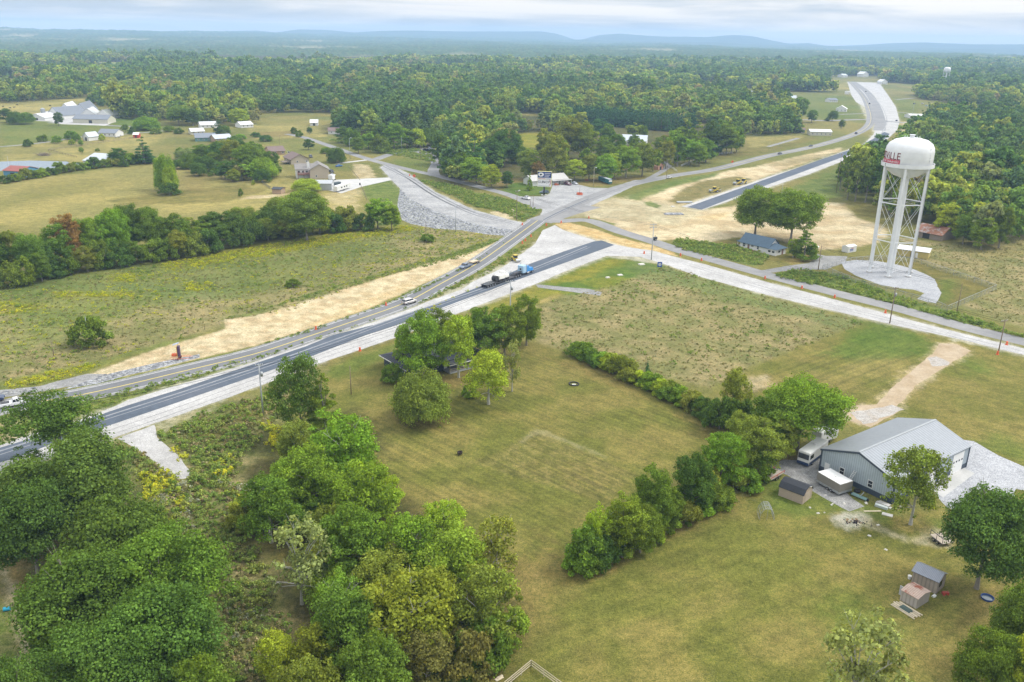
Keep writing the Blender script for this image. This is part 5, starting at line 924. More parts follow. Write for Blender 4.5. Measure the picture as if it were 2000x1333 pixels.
q=MB(); n=24; q.add([(.55*math.cos(6.283*i/n),-.05,1.55+.55*math.sin(6.283*i/n)) for i in range(n)]+[(.36*math.cos(6.283*i/n),-.05,1.55+.36*math.sin(6.283*i/n)) for i in range(n)],[(i,(i+1)%n,n+(i+1)%n,n+i) for i in range(n)]); q.build('ring',trim,o); q=MB(); q.box(-.2,.2,-.06,-.045,1.3,1.8); q.build('emblem',trim,o)
o=thing('barrier_fence','orange mesh barrier around the post on the grass island','barrier',P(1132,381)); q=MB()
for a in range(8): t0,t1=a*.785,(a+1)*.785; q.add([(1.6*math.cos(t0),1.6*math.sin(t0),.1),(1.6*math.cos(t1),1.6*math.sin(t1),.1),(1.6*math.cos(t1),1.6*math.sin(t1),1.1),(1.6*math.cos(t0),1.6*math.sin(t0),1.1)],[(0,1,2,3)])
q.build('mesh',orange,o); q=MB(); [q.tube((1.62*math.cos(a*.785),1.62*math.sin(a*.785),0),(1.62*math.cos(a*.785),1.62*math.sin(a*.785),1.2),.05,n=4) for a in range(8)]; q.build('stake',wood,o)
# arrow board trailer
ab=thing('arrow_board','folded message board trailer in orange parked on the sandy strip','trailer',P(351,702),.2)
MB().box(-.3,.3,-.6,.6,.9,3.6).build('board',mat('dark_board',(.09,.05,.10),.6),ab); MB().box(-.45,-.31,-.6,.6,1.0,3.4).build('board_back',mat('yellow_frame',(.62,.36,.05),.6),ab); MB().box(-1.8,-.5,-.5,.5,.9,1.6).build('battery_box',orange,ab,False,.1)
q=MB(); q.tube((-2.4,0,.55),(3.2,.2,.6),.06,n=5); q.tube((-1.9,-1.1,.5),(2.6,-1.1,.5),.05,n=5); q.tube((-1.9,1.1,.5),(2.6,1.1,.6),.05,n=5); q.tube((0,-1.2,.5),(0,1.2,.5),.06,n=5); q.build('frame',orange,ab)
for y in(-.9,.9): wheel(ab,0,y,.40,.24)
MB().tube((0,0,3.6),(0,0,4.3),.05,n=5).build('mast',steel,ab); q=MB(); q.add([(-1.3,-.6,4.0),(.2,-.6,4.5),(.2,.6,4.5),(-1.3,.6,4.0),(-1.3,-.6,3.95),(.2,-.6,4.45),(.2,.6,4.45),(-1.3,.6,3.95)],[(0,1,2,3),(7,6,5,4),(0,4,5,1),(1,5,6,2),(2,6,7,3),(3,7,4,0)]); q.build('solar_panel',mat('solar_panel_face',(.36,.40,.50),.2),ab)
# ================================================================== fences
chain=bpy.data.materials.new('chain_link'); chain.use_nodes=True; t=chain.node_tree; b=t.nodes['Principled BSDF']; b.inputs['Base Color'].default_value=(.40,.42,.43,1); b.inputs['Metallic'].default_value=.4; b.inputs['Roughness'].default_value=.5
g=N(t,'ShaderNodeTexCoord'); ck=N(t,'ShaderNodeTexChecker'); ck.inputs['Scale'].default_value=14; L(t,g.outputs['Object'],ck.inputs['Vector']); mr=N(t,'ShaderNodeMapRange'); mr.inputs['To Min'].default_value=.12; mr.inputs['To Max'].default_value=.30; L(t,ck.outputs['Fac'],mr.inputs['Value']); L(t,mr.outputs[0],b.inputs['Alpha'])
def fence(name,label,pts,h,post_m,rails=(),panel=None,step=3.0,pr=.05,cat='fence',close=False,railw=.05,world=None):
    W_=[P(*q)[:2] for q in pts]; 
    if close: W_.append(W_[0])
    o=thing(name,label,cat,(W_[0][0],W_[0][1],0)); ox,oy=W_[0]; pp=MB();rl=MB();pn=MB()
    for a,b_ in zip(W_[:-1],W_[1:]):
        d=b_-a; n=max(1,int(round(np.linalg.norm(d)/step)))
        for i in range(n+1): x,y=a+d*i/n; pp.tube((x-ox,y-oy,0),(x-ox,y-oy,h+.05),pr,n=6)
        for z in rails: rl.tube((a[0]-ox,a[1]-oy,z),(b_[0]-ox,b_[1]-oy,z),railw,n=5)
        if panel: pn.add([(a[0]-ox,a[1]-oy,.05),(b_[0]-ox,b_[1]-oy,.05),(b_[0]-ox,b_[1]-oy,h),(a[0]-ox,a[1]-oy,h)],[(0,1,2,3)])
    pp.build('post',post_m,o); 
    if rails: rl.build('rail',post_m,o)
    if panel: pn.build('mesh_panel',panel,o)
    return o
fence('chain_link_fence','grey chain link fence enclosing the water tower pad and its grass',[(1606,527),(1660,513),(1720,508),(1787,513),(1945,567),(1849,609),(1829,599),(1780,585),(1682,558),(1636,541),(1606,527)],1.9,steel,(1.9,),chain,3.2)
fence('rail_fence','white rail fence along the side road below the big yard trees',[(1330,326),(1352,316),(1372,308),(1400,303),(1430,300)],1.4,trim,(.5,.9,1.3),None,3,.08)
fence('rail_fence','white rail fence along the tree lined driveway',[(1290,312),(1306,326),(1322,336)],1.3,trim,(.5,.9,1.25),None,3,.08)
fence('board_fence','short dark board fence by the horse shelter',[(511,359),(519,364),(528,370)],1.5,mat('dark_board_fence',(.07,.08,.08),.8),(.4,.8,1.2,1.5),None,2,.08)
fence('pasture_fence','dark wire and post fence across the upper left pasture',[(95,295),(160,285),(262,271)],1.2,wood,(.5,.9,1.2),None,5,.09); fence('pasture_fence','dark fence running down to the pond from the fence corner',[(95,295),(128,303),(150,309)],1.2,wood,(.5,.9,1.2),None,5,.09)
fence('field_fence','thin post fence along the top of the sandy strip',[(200,702),(300,672),(400,645),(600,568),(760,530),(880,500)],1.1,wood,(.9,),None,6,.05,railw=.02); fence('field_fence','thin wire fence across the left meadow',[(105,690),(240,648),(380,622)],1.1,wood,(1.0,),None,12,.05,railw=.02)
fence('driveway_edge','low timber edging beside the driveway of the brick houses',[(681,326),(693,340),(703,352)],.3,wood,(.25,),None,2,.1,cat='edging')
fence('field_fence','thin fence beside the rough slope right of the camper pad',[(705,365),(712,380),(716,392)],1.1,wood,(.9,),None,3,.06,railw=.03)
pc=thing('timber_corral','new timber rail enclosure cut by the bottom edge of the picture','fence',P(1037,1304)); 
for e in((960,1368),(1140,1380)):
    v=P(*e)-P(1037,1304); 
    q=MB(); n=4
    for i in range(n+1): x,y=v[0]*i/n,v[1]*i/n; q.box(x-.05,x+.05,y-.05,y+.05,0,1.15)
    q.build('post',newwood,pc); q=MB()
    for z in(.35,.75,1.12):
        d=Vector((v[0],v[1],0)).normalized(); nn_=Vector((-d.y,d.x,0))*.02; q.add([tuple(Vector((a*v[0],a*v[1],z+dz))+nn_*s) for a in(0,1) for s in(-1,1) for dz in(0,.12)],[(0,1,3,2),(4,6,7,5),(0,4,5,1),(2,3,7,6),(1,5,7,3),(0,2,6,4)])
    q.build('rail',newwood,pc)
# ================================================================== animals and yard clutter
def cow(px,rz,label,spots=False):
    o=thing('cow',label,'cow',P(*px),rz); q=MB(); V=[(-1.0,.28,.85,1.30),(-.6,.36,.72,1.38),(0,.40,.66,1.36),(.5,.36,.70,1.40),(.8,.24,.85,1.38),(1.0,.15,1.0,1.42),(1.3,.13,1.05,1.45),(1.6,.10,.95,1.2)]
    vs=[];n=8
    for x,w,zb,zt in V:
        for i in range(n): a=2*math.pi*i/n; vs.append((x,w*math.cos(a),(zb+zt)/2+(zt-zb)/2*math.sin(a)))
    fs=[(j*n+i,j*n+(i+1)%n,(j+1)*n+(i+1)%n,(j+1)*n+i) for j in range(len(V)-1) for i in range(n)]+[tuple(range(n)),tuple(range((len(V)-1)*n,len(V)*n))]
    q.add(vs,fs)
    for x,k in((-.8,-1),(.6,1)):
        for s_ in(-1,1): q.tube((x,s_*.2,.95),(x+.08*-k,s_*.2,.5),.13,.09,n=6); q.tube((x+.08*-k,s_*.2,.5),(x,s_*.2,0),.08,.06,n=6)
    q.tube((-1.02,0,1.25),(-1.1,0,.6),.04,.03,n=4); q.tube((1.25,-.12,1.42),(1.2,-.3,1.40),.05,.02,n=4); q.tube((1.25,.12,1.42),(1.2,.3,1.40),.05,.02,n=4)
    q.build('body',mat('black_hide',(.025,.022,.02),.8,.1) if not spots else mat('spotted_hide',(.3,.3,.29),.8,.9,1.2),o,True); return o
for i,(x,y) in enumerate([(6,210),(20,212.5),(28,211.5),(34,206.5),(98,208),(137,202.5),(144,202)]):
    cow((x,y),[0,2.9,.3,3.1,0,3,.2][i],'black cow grazing in the field behind the poultry barns, %s from the left'%['first','second','third','fourth','fifth','sixth','seventh'][i])['group']='cows behind the poultry barns'
cow((227,271),.2,'black and white cow near the low white house, left of two',True); cow((233,270.5),2.8,'black and white cow near the low white house, right of two',True)
hz_=cow((536,378),.1,'brown horse standing by the open horse shelter')
def single(name,label,cat,px,fn,m,rz=0,z=0,**k):
    q=MB(); fn(q); o=q.build(name,m,None,**k); p=P(*px); o.location=(p[0],p[1],z); o.rotation_euler=(0,0,rz); return tag(o,label,cat)
single('drum','bright blue plastic drum lying on the grass at the lower left edge','drum',(14,1193),lambda q:(q.tube((-.45,0,.3),(.45,0,.3),.3,n=16),q.tube((.3,0,.3),(.33,0,.3),.32,n=16),q.tube((-.33,0,.3),(-.3,0,.3),.32,n=16)),mat('drum_blue',(.02,.28,.42),.4),.3)
pool=thing('paddling_pool','dark blue round paddling pool under the big oak at the right','pool',P(1928,1170)); MB().lathe([(.85,0),(.95,.35),(.90,.35),(.80,.06)],24).build('rim',mat('pool_blue',(.02,.06,.20),.4),pool); MB().lathe([(0,.10),(.83,.10)],24).build('water',m_water,pool)
fp_=thing('fire_pit','small dark brown fire pit standing alone on the mown lawn','fire pit',P(898,889)); MB().lathe([(.15,.25),(.5,.35),(.55,.7),(.48,.7),(.4,.42),(0,.40)],14).build('bowl',mat('dark_iron',(.035,.025,.02),.8),fp_); 
for a in range(3): MB().tube((.4*math.cos(a*2.1),.4*math.sin(a*2.1),.4),(.5*math.cos(a*2.1),.5*math.sin(a*2.1),0),.04,n=5).build('leg',black,fp_)
single('log_scrap','dark charred wood scrap leaning on the fire pit','wood',(894,886),lambda q:(q.tube((0,0,.1),(.8,.4,.5),.1,.07,n=6),q.tube((.1,.2,.05),(.6,-.3,.3),.07,n=5)),mat('dark_iron',(.035,.025,.02),.8))
o=thing('water_ring','low stone ring with tall grass on the mown lawn below the hedge','planter',P(1121,751)); MB().lathe([(1.3,0),(1.3,.25),(1.05,.25),(1.05,0)],18).build('ring',black,o); MB().box(-.5,.4,-.9,-.5,.26,.32).build('board',trim,o)
single('tyre','black tyre lying beside the enclosed trailer','tyre',(1674,961),lambda q:q.lathe([(.28,.25),(.33,.02),(.5,0),(.62,.1),(.62,.4),(.5,.5),(.33,.48),(.28,.25)],18),black)
im=thing('farm_implement','low teal mower deck with wheels in the weeds beside the metal building','implement',P(1678,973),R_(-50)); MB().frus((-1.5,1.5,-.4,.4),(-1.4,1.4,-.3,.3),.25,.5).build('deck',mat('teal_deck',(.16,.26,.25),.6),im); MB().tube((.2,0,.5),(.6,.2,1.3),.12,n=6).build('gearbox',steel,im)
for x in(-1.6,1.6): wheel(im,x,.1,.25,.2)
single('pallet_stack','grey concrete slabs stacked at the corner of the metal building','slabs',(1724,986),lambda q:(q.box(-1.2,1.0,-.5,.5,0,.15),q.box(-.9,1.2,-.3,.7,.152,.28),q.box(1.3,2.0,-.5,.2,0,.12)),concm,R_(-48))
single('gutter_box','pale metal box lying in the grass below the slabs','box',(1721,992),lambda q:q.box(-1.1,1.1,-.3,.3,0,.45),mat('pale_metal_box',(.42,.47,.46),.5),R_(-40))
single('concrete_slab','flat pale slab on the bare ground left of the slender tree','slab',(1733,1006),lambda q:q.box(-.9,.9,-.5,.5,0,.08),concm,R_(-30)); single('plank','long pale plank beside the ash patch','plank',(1704,999),lambda q:q.box(-1.6,1.6,-.16,.16,0,.07),newwood,.05)
rg=random.Random(3); white_rubble=mat('pale_rubble',(.52,.50,.46),.9,.1)
for i,(x,y,l) in enumerate([(1624,987,'near the black roofed shed'),(1582,992,'below the tan shed wall'),(1598,1003,'left of two small ones on the lawn'),(1610,1002,'right of two small ones on the lawn'),(1626,985,'beside the trailer wheels'),(1692,983,'between the mower deck and the slabs'),(1760,990,'right of the building corner'),(1715,1026,'on the bare soil trail'),(1698,1047,'below the ash patch'),(1730,1074,'alone on the lawn below the trail'),(1612,968,'beside the trailer hitch side'),(1649,984,'in the gravel behind the trailer')]):
    s_=rg.uniform(.5,1.3); single('rubble_piece','small pale rubble piece %s'%l,'rubble',(x,y),lambda q:q.frus((-.3*s_,.3*s_,-.18*s_,.2*s_),(-.22*s_,.2*s_,-.12*s_,.1*s_),0,.13),white_rubble,rg.uniform(0,3))
ap_=thing('burn_pile','heap of charred black scraps on the white ash patch','burn pile',P(1674,1021)); q=MB(); 
for i in range(34): x,y=rg.gauss(0,1.0),rg.gauss(0,.55); a=rg.uniform(0,3); l=rg.uniform(.1,.45); q.tube((x,y,.05),(x+l*math.cos(a),y+l*math.sin(a),rg.uniform(.05,.3)),rg.uniform(.03,.09),n=5)
q.build('charcoal',mat('charred_wood',(.03,.025,.035),.9,.3),ap_); q=MB()
for i in range(16): x,y=rg.gauss(-.3,1.0),rg.gauss(.5,.4); a=rg.uniform(0,3); q.tube((x,y,.04),(x+.5*math.cos(a),y+.5*math.sin(a),.1),.05,n=5)
q.build('scorched_wood',mat('scorched_wood',(.42,.26,.12),.9,.2),ap_)
lm=thing('lumber_pile','pile of long boards with a dark tarp beside the rusty roofed shed','lumber',P(1769,1192),math.atan2((P(1779,1203)-P(1747,1183))[1],(P(1779,1203)-P(1747,1183))[0])); q=MB(); 
for i in range(7): y=-.9+i*.3; q.box(-1.9+rg.uniform(-.3,.3),1.9+rg.uniform(-.3,.3),y,y+.18,.02+.03*(i%3),.12+.05*(i%3))
q.build('board',newwood,lm); MB().frus((-.9,.9,-.5,.5),(-.7,.7,-.3,.3),.16,.45).build('tarp',mat('dark_tarp',(.06,.09,.08),.7),lm)
single('bucket','white bucket at the left wall of the grey roofed shed','bucket',(1776,1131),lambda q:q.lathe([(.0,.02),(.24,.02),(.30,.6),(.0,.58)],14),trim); single('scooter','small red toy tractor behind the tan shed','toy',(1846,1162),lambda q:(q.box(-.5,.5,-.2,.2,.25,.5),q.tube((-.3,-.3,.2),(-.3,.3,.2),.22,n=10),q.tube((.35,-.2,.15),(.35,.2,.15),.15,n=10),q.tube((.2,0,.5),(.3,0,.8),.03,n=4)),redp); single('scrap_heap','white scrap between the two tan sheds','scrap',(1824,1166),lambda q:(q.box(-.3,.2,-.2,.1,0,.25),q.box(.1,.5,0,.3,0,.15),q.tube((-.4,.1,.1),(.4,.3,.2),.06,n=5)),trim,.4)
gh=thing('hoop_house','small grey hoop frame covered in netting on the right lawn','hoop house',P(1483,1014.5),heading((1483,1014.5),(1512,1016.5))); Lg=float(np.linalg.norm(P(1483,1014.5)-P(1512,1016.5))); q=MB()
prof=[(0,0),(.15,1.1),(.6,1.85),(Lg/2-.4,2.15),(Lg/2+.4,2.15),(Lg-.6,1.85),(Lg-.15,1.1),(Lg,0)]
for y in(0,1.3,2.6):
    for a_,b_ in zip(prof[:-1],prof[1:]): q.tube((a_[0],y,a_[1]),(b_[0],y,b_[1]),.04,n=5)
for x,z in prof: q.tube((x,0,z),(x,2.6,z),.03,n=5)
q.tube((Lg/2,0,0),(Lg/2,0,2.15),.035,n=5); q.build('frame',steel,gh); q=MB()
for a_,b_ in zip(prof[:-1],prof[1:]): q.add([(a_[0],0,a_[1]),(b_[0],0,b_[1]),(b_[0],2.6,b_[1]),(a_[0],2.6,a_[1])],[(0,1,2,3)])
q.build('netting',chain,gh)
for x,y,l,m in [(98,1260,'white scrap sheet under the lower left oaks',trim),(163,1276,'white chair scrap under the lower left oaks, right of the sheet',trim),(144,1289,'white scrap low under the lower left oaks',trim),(89,1235,'small white scrap on the worn path side',trim),(931,1297,'grey scrap sheet on the lawn near the timber enclosure',steel),(975,1326,'short board beside the timber enclosure',newwood)]:
    single('scrap_sheet',l,'scrap',(x,y),lambda q:(q.box(-.6,.6,-.25,.25,0,.08),q.box(-.2,.7,.0,.3,.082,.14)),m,.7)
for x,y,l,s_ in [(1253,517,'pale concrete slab beside the tall grey pole',1.1),(1211,538,'pale concrete slab in the yellow grass, lower one',.9),(1187,543,'half buried pale slab left of the lower slab',.7),(1314,404,'white block at the start of the far asphalt',.9)]: single('concrete_slab',l,'slab',(x,y),lambda q:q.frus((-s_,s_,-.8*s_,.8*s_),(-.9*s_,.9*s_,-.7*s_,.7*s_),0,.3),white_rubble,.4)
single('black_mailbox','black bin beside the driveway end near the camper pad','bin',(703,362),lambda q:q.box(-.35,.35,-.35,.35,0,1.2),black); 
o=thing('road_compressor','dark wheeled compressor on the dirt just right of the tall grey pole','machine',P(1279,470),.4); MB().box(-.9,.9,-.5,.5,.5,1.5).build('body',mat('dark_machine',(.05,.06,.07),.6),o,False,.08); 
for y in(-.6,.6): wheel(o,0,y,.45,.25)
MB().tube((0,0,1.5),(0,0,2.3),.08,n=6).build('exhaust',black,o)
single('picnic_table','red picnic table under the trees right of the store','table',(1146,354),lambda q:(q.box(-1,1,-.4,.4,.72,.78),q.box(-1,1,-.95,-.65,.42,.47),q.box(-1,1,.65,.95,.42,.47),q.tube((-.7,-.8,0),(-.7,.3,.72),.05,n=4),q.tube((-.7,.8,0),(-.7,-.3,.72),.05,n=4),q.tube((.7,-.8,0),(.7,.3,.72),.05,n=4),q.tube((.7,.8,0),(.7,-.3,.72),.05,n=4)),redp)
pp=thing('pipe_stack','pale pipes lying by the start of the far asphalt','pipes',P(1338,397),.1); q=MB(); [q.tube((-4,k*.7,.3),(4,k*.7+.2,.3),.28,n=8) for k in range(4)]; q.build('pipe',steel,pp)
single('stone_heap','flat heap of grey stone on the dirt left of the far asphalt','stones',(1316,419),lambda q:q.frus((-5,5,-2,2),(-4,4,-1.2,1),0,.7),m_rip,.1,bevel=.3)
single('brush_pile','dark brush pile in the upper left pasture','brush pile',(86,304),lambda q:[q.tube((rg.gauss(0,2),rg.gauss(0,1.5),0),(rg.gauss(0,2.5),rg.gauss(0,2),rg.uniform(.5,2.4)),.12,.05,n=4) for _k in range(70)] and None,wood)
# rocks
import bmesh
def rockmesh(seed):
    bm=bmesh.new(); bmesh.ops.create_icosphere(bm,subdivisions=1,radius=.5); r_=random.Random(seed)
    for v in bm.verts: v.co*=r_.uniform(.7,1.25); v.co.z*=.7
    me=bpy.data.meshes.new('rock'); bm.to_mesh(me); bm.free(); return me
# ================================================================== foliage
def leaf_mat(name,ramp=None):
    m=bpy.data.materials.new(name); m.use_nodes=True; t=m.node_tree; t.nodes.clear()
    o=N(t,'ShaderNodeOutputMaterial'); oi=N(t,'ShaderNodeObjectInfo'); at=N(t,'ShaderNodeAttribute'); at.attribute_name='lv'
    s=N(t,'ShaderNodeSeparateColor'); L(t,at.outputs['Color'],s.inputs[0])
    if ramp:
        r=N(t,'ShaderNodeValToRGB'); L(t,oi.outputs['Random'],r.inputs[0]); r.color_ramp.interpolation='LINEAR'
        els=r.color_ramp.elements
        while len(els)<len(ramp): els.new(.5)
        for e,(p,c) in zip(els,ramp): e.position=p; e.color=c+(1,)
        base=r.outputs[0]
    else: base=oi.outputs['Color']
    y=N(t,'ShaderNodeMix',data_type='RGBA'); L(t,s.outputs[1],y.inputs[0]); L(t,base,y.inputs[6]); 
    ym=N(t,'ShaderNodeMix',data_type='RGBA',blend_type='MULTIPLY'); ym.inputs[0].default_value=1; L(t,base,ym.inputs[6]); ym.inputs[7].default_value=(1.38,1.2,.7,1); L(t,ym.outputs[2],y.inputs[7])
    v=N(t,'ShaderNodeVectorMath',operation='SCALE'); L(t,y.outputs[2],v.inputs[0]); L(t,s.outputs[0],v.inputs['Scale'])
    d=N(t,'ShaderNodeBsdfDiffuse'); L(t,v.outputs[0],d.inputs['Color']); tr=N(t,'ShaderNodeBsdfTranslucent'); 
    v2=N(t,'ShaderNodeVectorMath',operation='MULTIPLY'); L(t,v.outputs[0],v2.inputs[0]); v2.inputs[1].default_value=(1.15,1.1,.55); L(t,v2.outputs[0],tr.inputs['Color'])
    mx=N(t,'ShaderNodeMixShader'); mx.inputs[0].default_value=.42; L(t,d.outputs[0],mx.inputs[1]); L(t,tr.outputs[0],mx.inputs[2]); L(t,mx.outputs[0],o.inputs[0]); return m
m_leaf=leaf_mat('foliage')
m_bark=mat('bark',(.20,.18,.15),.9,.25,4,bump=.5); m_pale=mat('pale_bark',(.36,.35,.31),.9,.2,4,bump=.4)
def crown_mesh(name,seed,shape,H,R,nc,nl,ls,flat=.55,mat_=None,dens=1.0):
    r=np.random.default_rng(seed); ph=r.random(4)*6.28
    def wob(a): return 1+.16*np.sin(a+ph[0])+.11*np.sin(2*a+ph[1])+.07*np.sin(3*a+ph[2])
    C=[];S=[]
    if shape in('cone','pine'):
        nlay=11 if shape=='cone' else 9
        for k in range(nlay):
            z=.10+.88*k/(nlay-1); rad=R*(1-z)**(.85 if shape=='cone' else .6)*(1 if shape=='cone' else (.75+.25*(k%2)))+.12*R*(1-z)
            n=max(2,int(nc/nlay*(1.9-1.6*z)))
            for i in range(n):
                a=r.random()*6.28; q=rad*(.35+.65*r.random()**.6)
                C.append((q*math.cos(a)*wob(a),q*math.sin(a)*wob(a),z*H+r.normal()*.015*H)); S.append(R*(.24 if shape=='cone' else .26)*(1.15-.75*z))
    elif shape=='bush':
        for i in range(nc):
            a=r.random()*6.28; u=r.random()**.5; e=r.random(); q=R*math.sqrt(1-e*e*.9)*(.55+.45*u); z=H*(.12+.80*e*(.65+.35*u))
            C.append((q*math.cos(a)*wob(a),q*math.sin(a)*wob(a),z)); S.append(R*.27*(.7+.6*r.random()))
    else:
        z0,zr={'broad':(.56,.41),'tall':(.51,.47),'open':(.55,.42),'column':(.50,.47),'loose':(.53,.45)}[shape]
        for i in range(nc):
            a=r.random()*6.28; c=1-1.75*r.random(); q=math.sqrt(max(0,1-c*c)); d=((.45+.55*r.random()**.45) if i%5 else .35*r.random())*(1.16 if i%8==3 else 1)
            x,y=q*math.cos(a)*R*d*wob(a),q*math.sin(a)*R*d*wob(a); z=H*(z0+zr*c*d*(1+.10*math.sin(a*2+ph[3])))
            if shape in('open','loose'): z+=r.normal()*.05*H
            C.append((x*.86,y*.86,z)); S.append(R*(.235 if shape=='broad' else .22)*(.55+.95*r.random()**1.5)*(1.9 if shape=='column' else 1)*(.6 if i%8==3 else 1))
    C=np.array(C);S=np.array(S); 
    if shape not in('cone','pine'): C[:,2]=np.minimum(C[:,2],H-S*flat)
    wgt=S**2; pick=r.choice(len(C),nl,p=wgt/wgt.sum()); n=nl
    # leaf position: upper shell of each clump
    d=r.normal(size=(n,3)); d[:,2]=np.abs(d[:,2])*1.0-.35*np.abs(r.normal(size=n)); d/=np.linalg.norm(d,axis=1)[:,None]+1e-9
    rad=S[pick]*(.50+.50*r.random(n)**.8+.35*(r.random(n)**6))*(1+.22*np.sin(5*d[:,0]+pick)*np.cos(4*d[:,1]+pick*2))
    Pn=C[pick]+d*rad[:,None]*np.array([1,1,flat*1.25])
    Pn[:,2]=np.maximum(Pn[:,2],.15)
    nrm=d*.9+r.normal(size=(n,3))*.55+np.array([0,0,.35]); nrm/=np.linalg.norm(nrm,axis=1)[:,None]
    t1=np.cross(nrm,r.normal(size=(n,3))); t1/=np.linalg.norm(t1,axis=1)[:,None]+1e-9; t2=np.cross(nrm,t1)
    sz=ls*(.55+.9*r.random(n))[:,None]
    if shape=='pine': t1=t1*1.5;t2=t2*.45
    V=np.stack([Pn-t1*sz*.5,Pn-t2*sz*.42+nrm*sz*.1,Pn+t1*sz*.5,Pn+t2*sz*.42+nrm*sz*.1],1).reshape(-1,3)
    Fq=np.arange(n*4).reshape(-1,4); me=np_mesh(name,V,Fq,mat_ or m_leaf)
    cv=(.80+.42*r.random(len(C)))[pick]*(.52+.90*r.random(n)); yy=np.clip((r.random(len(C))[pick]-.62)*1.1,0,1)*.7+(r.random(n)<.07)*.6
    a=me.color_attributes.new('lv','FLOAT_COLOR','POINT'); lv=np.stack([cv,np.clip(yy,0,1),cv*0,cv*0+1],1); a.data.foreach_set('color',np.repeat(lv,4,axis=0).astype(np.float32).ravel())
    return me,C,S
def trunk_mesh(name,seed,H,R,C,shape,m,lim=9):
    r=random.Random(seed); b=MB(); tr=max(.08,.019*H)*(.5 if lim==40 else 1); top=H*(.9 if shape in('cone','pine','column') else .62)
    pts=[Vector((0,0,-.2))]; 
    for k in range(1,6): pts.append(Vector((r.uniform(-.02,.02)*H*k/5,r.uniform(-.02,.02)*H*k/5,top*k/5)))
    for k in range(5): b.tube(pts[k],pts[k+1],tr*(1.15-.2*k)*(1.35 if k==0 else 1),tr*(.95-.2*k),7,False)
    if shape not in('cone',):
        ids=r.sample(range(len(C)),min(lim,len(C)))
        for i in ids:
            c=Vector(C[i]); z=min(max(.22*H,c.z*.55),top*.95); k=min(4,int(z/top*5)); s=pts[k].lerp(pts[k+1],z/top*5-k); md=s.lerp(c,.5)+Vector((0,0,.05*H*r.random()))
            b.tube(s,md,tr*.42,tr*.26,5,False); b.tube(md,c,tr*.26,tr*.09,5,False)
            for _ in range(2):
                e=c+Vector((r.uniform(-1,1),r.uniform(-1,1),r.uniform(0,1)))*R*.22; b.tube(md.lerp(c,.5),e,tr*.14,tr*.05,4,False)
    me=bpy.data.meshes.new(name); me.from_pydata(b.v,[],b.f); me.materials.append(m); return me
# real-size prototypes (H metres tall, R crown radius); every placed tree is a copy sharing these meshes
PROTO={}
def proto(key,shape,H,R,nc,nl,ls,n,flat=.55,bark=None,lim=9):
    L_=[]
    for i in range(n):
        me,C,S=crown_mesh('crown_'+key,hash_(key)+i*7,shape,H,R,nc,nl,ls,flat)
        L_.append((me,trunk_mesh('trunk_'+key,i+3,H,R,C,shape,bark or m_bark,lim),H,R))
    PROTO[key]=L_
def hash_(s): return sum(ord(c)*(i+3) for i,c in enumerate(s))%9973
proto('oak','broad',15,7,210,52000,.29,4)          # nearest trees
proto('tree','tall',13,5,140,26000,.28,5)
proto('young','loose',11,4,95,12500,.26,4,.8,m_pale,14)
proto('sparse','loose',11,4,46,3400,.34,2,.9,m_pale,26)
proto('openoak','loose',14,6.5,110,17000,.30,2,.55)
proto('bush','bush',4,2.6,45,9000,.24,4,.7)
proto('bigbush','bush',8,5.5,110,34000,.27,3,.7)
proto('cedar','cone',8,2.2,80,7000,.30,2,.6)
proto('spruce','cone',12,4.5,90,11000,.34,1,.45)
proto('pine','pine',15,5,70,9000,.50,2,.35)
proto('column','column',14,3.2,70,10000,.42,2,.8)
proto('mid','broad',14,5.5,60,5200,.80,5)           # 250 m and beyond
proto('midtall','tall',14,4.6,50,4200,.75,4)
proto('midcone','column',13,3.0,40,3000,.70,2)
proto('midpine','pine',15,4.5,60,4200,.75,2,.35)
proto('bare','loose',11,5,46,500,.25,1,.9,m_pale,40)
GREENS=dict(dark=(.052,.092,.026),deep=(.048,.088,.026),mid=(.075,.122,.026),bright=(.100,.165,.028),lime=(.150,.205,.030),yellow=(.100,.135,.026),olive=(.110,.140,.036),
  grey=(.125,.160,.080),rust=(.130,.095,.042),brown=(.085,.092,.038),pine=(.040,.085,.042),blue=(.045,.095,.060),tan=(.14,.13,.07))
WORD=dict(dark='dark green',deep='deep green',mid='green',bright='bright green',lime='lime green',yellow='yellow green',olive='olive green',grey='grey green',rust='rusty brown',brown='brownish',pine='dark green',blue='bluish green',tan='tan')
GREENS={k:tuple(min(.46,q*k2) for q,k2 in zip(v,(2.25,2.12,1.45))) for k,v in GREENS.items()}
NT=[0]; _ti=[0]
def tree(bx,by,ty,wd,key,colr,label=None,name='tree',cat='tree',group=None,base=None,hh=None,rad=None,jit=.10):
    b=P(bx,by) if base is None else np.array(base); k=_ti[0]; _ti[0]+=1; rr=random.Random(k*13+5)
    h=hh or max(.6,height_of(b,ty)); R=rad or wd/2/ppm([b[0],b[1]])
    if h<1.75*R and key in('oak','tree','mid','midtall'): key='bigbush' if R>3 else 'bush'
    pr=PROTO[key][k%len(PROTO[key])]; o=thing(name,label or 'tree',cat,b,rr.random()*6.28,group)
    cwn=bpy.data.objects.new('foliage' if cat=='shrub' else 'crown',pr[0]); trk=bpy.data.objects.new('stem' if cat=='shrub' else 'trunk',pr[1])
    for q in(cwn,trk): COL.objects.link(q); q.parent=o; q.scale=(R/pr[3],R/pr[3],h/pr[2])
    c=GREENS[colr]; v=1+rr.uniform(-jit,jit); cwn.color=(c[0]*v*(1+rr.uniform(-jit,jit)),c[1]*v,c[2]*v*(1+rr.uniform(-jit,jit)),1)
    if cat=='tree': NT[0]+=1
    return o
T=tree
S1='the wood at the lower left corner'
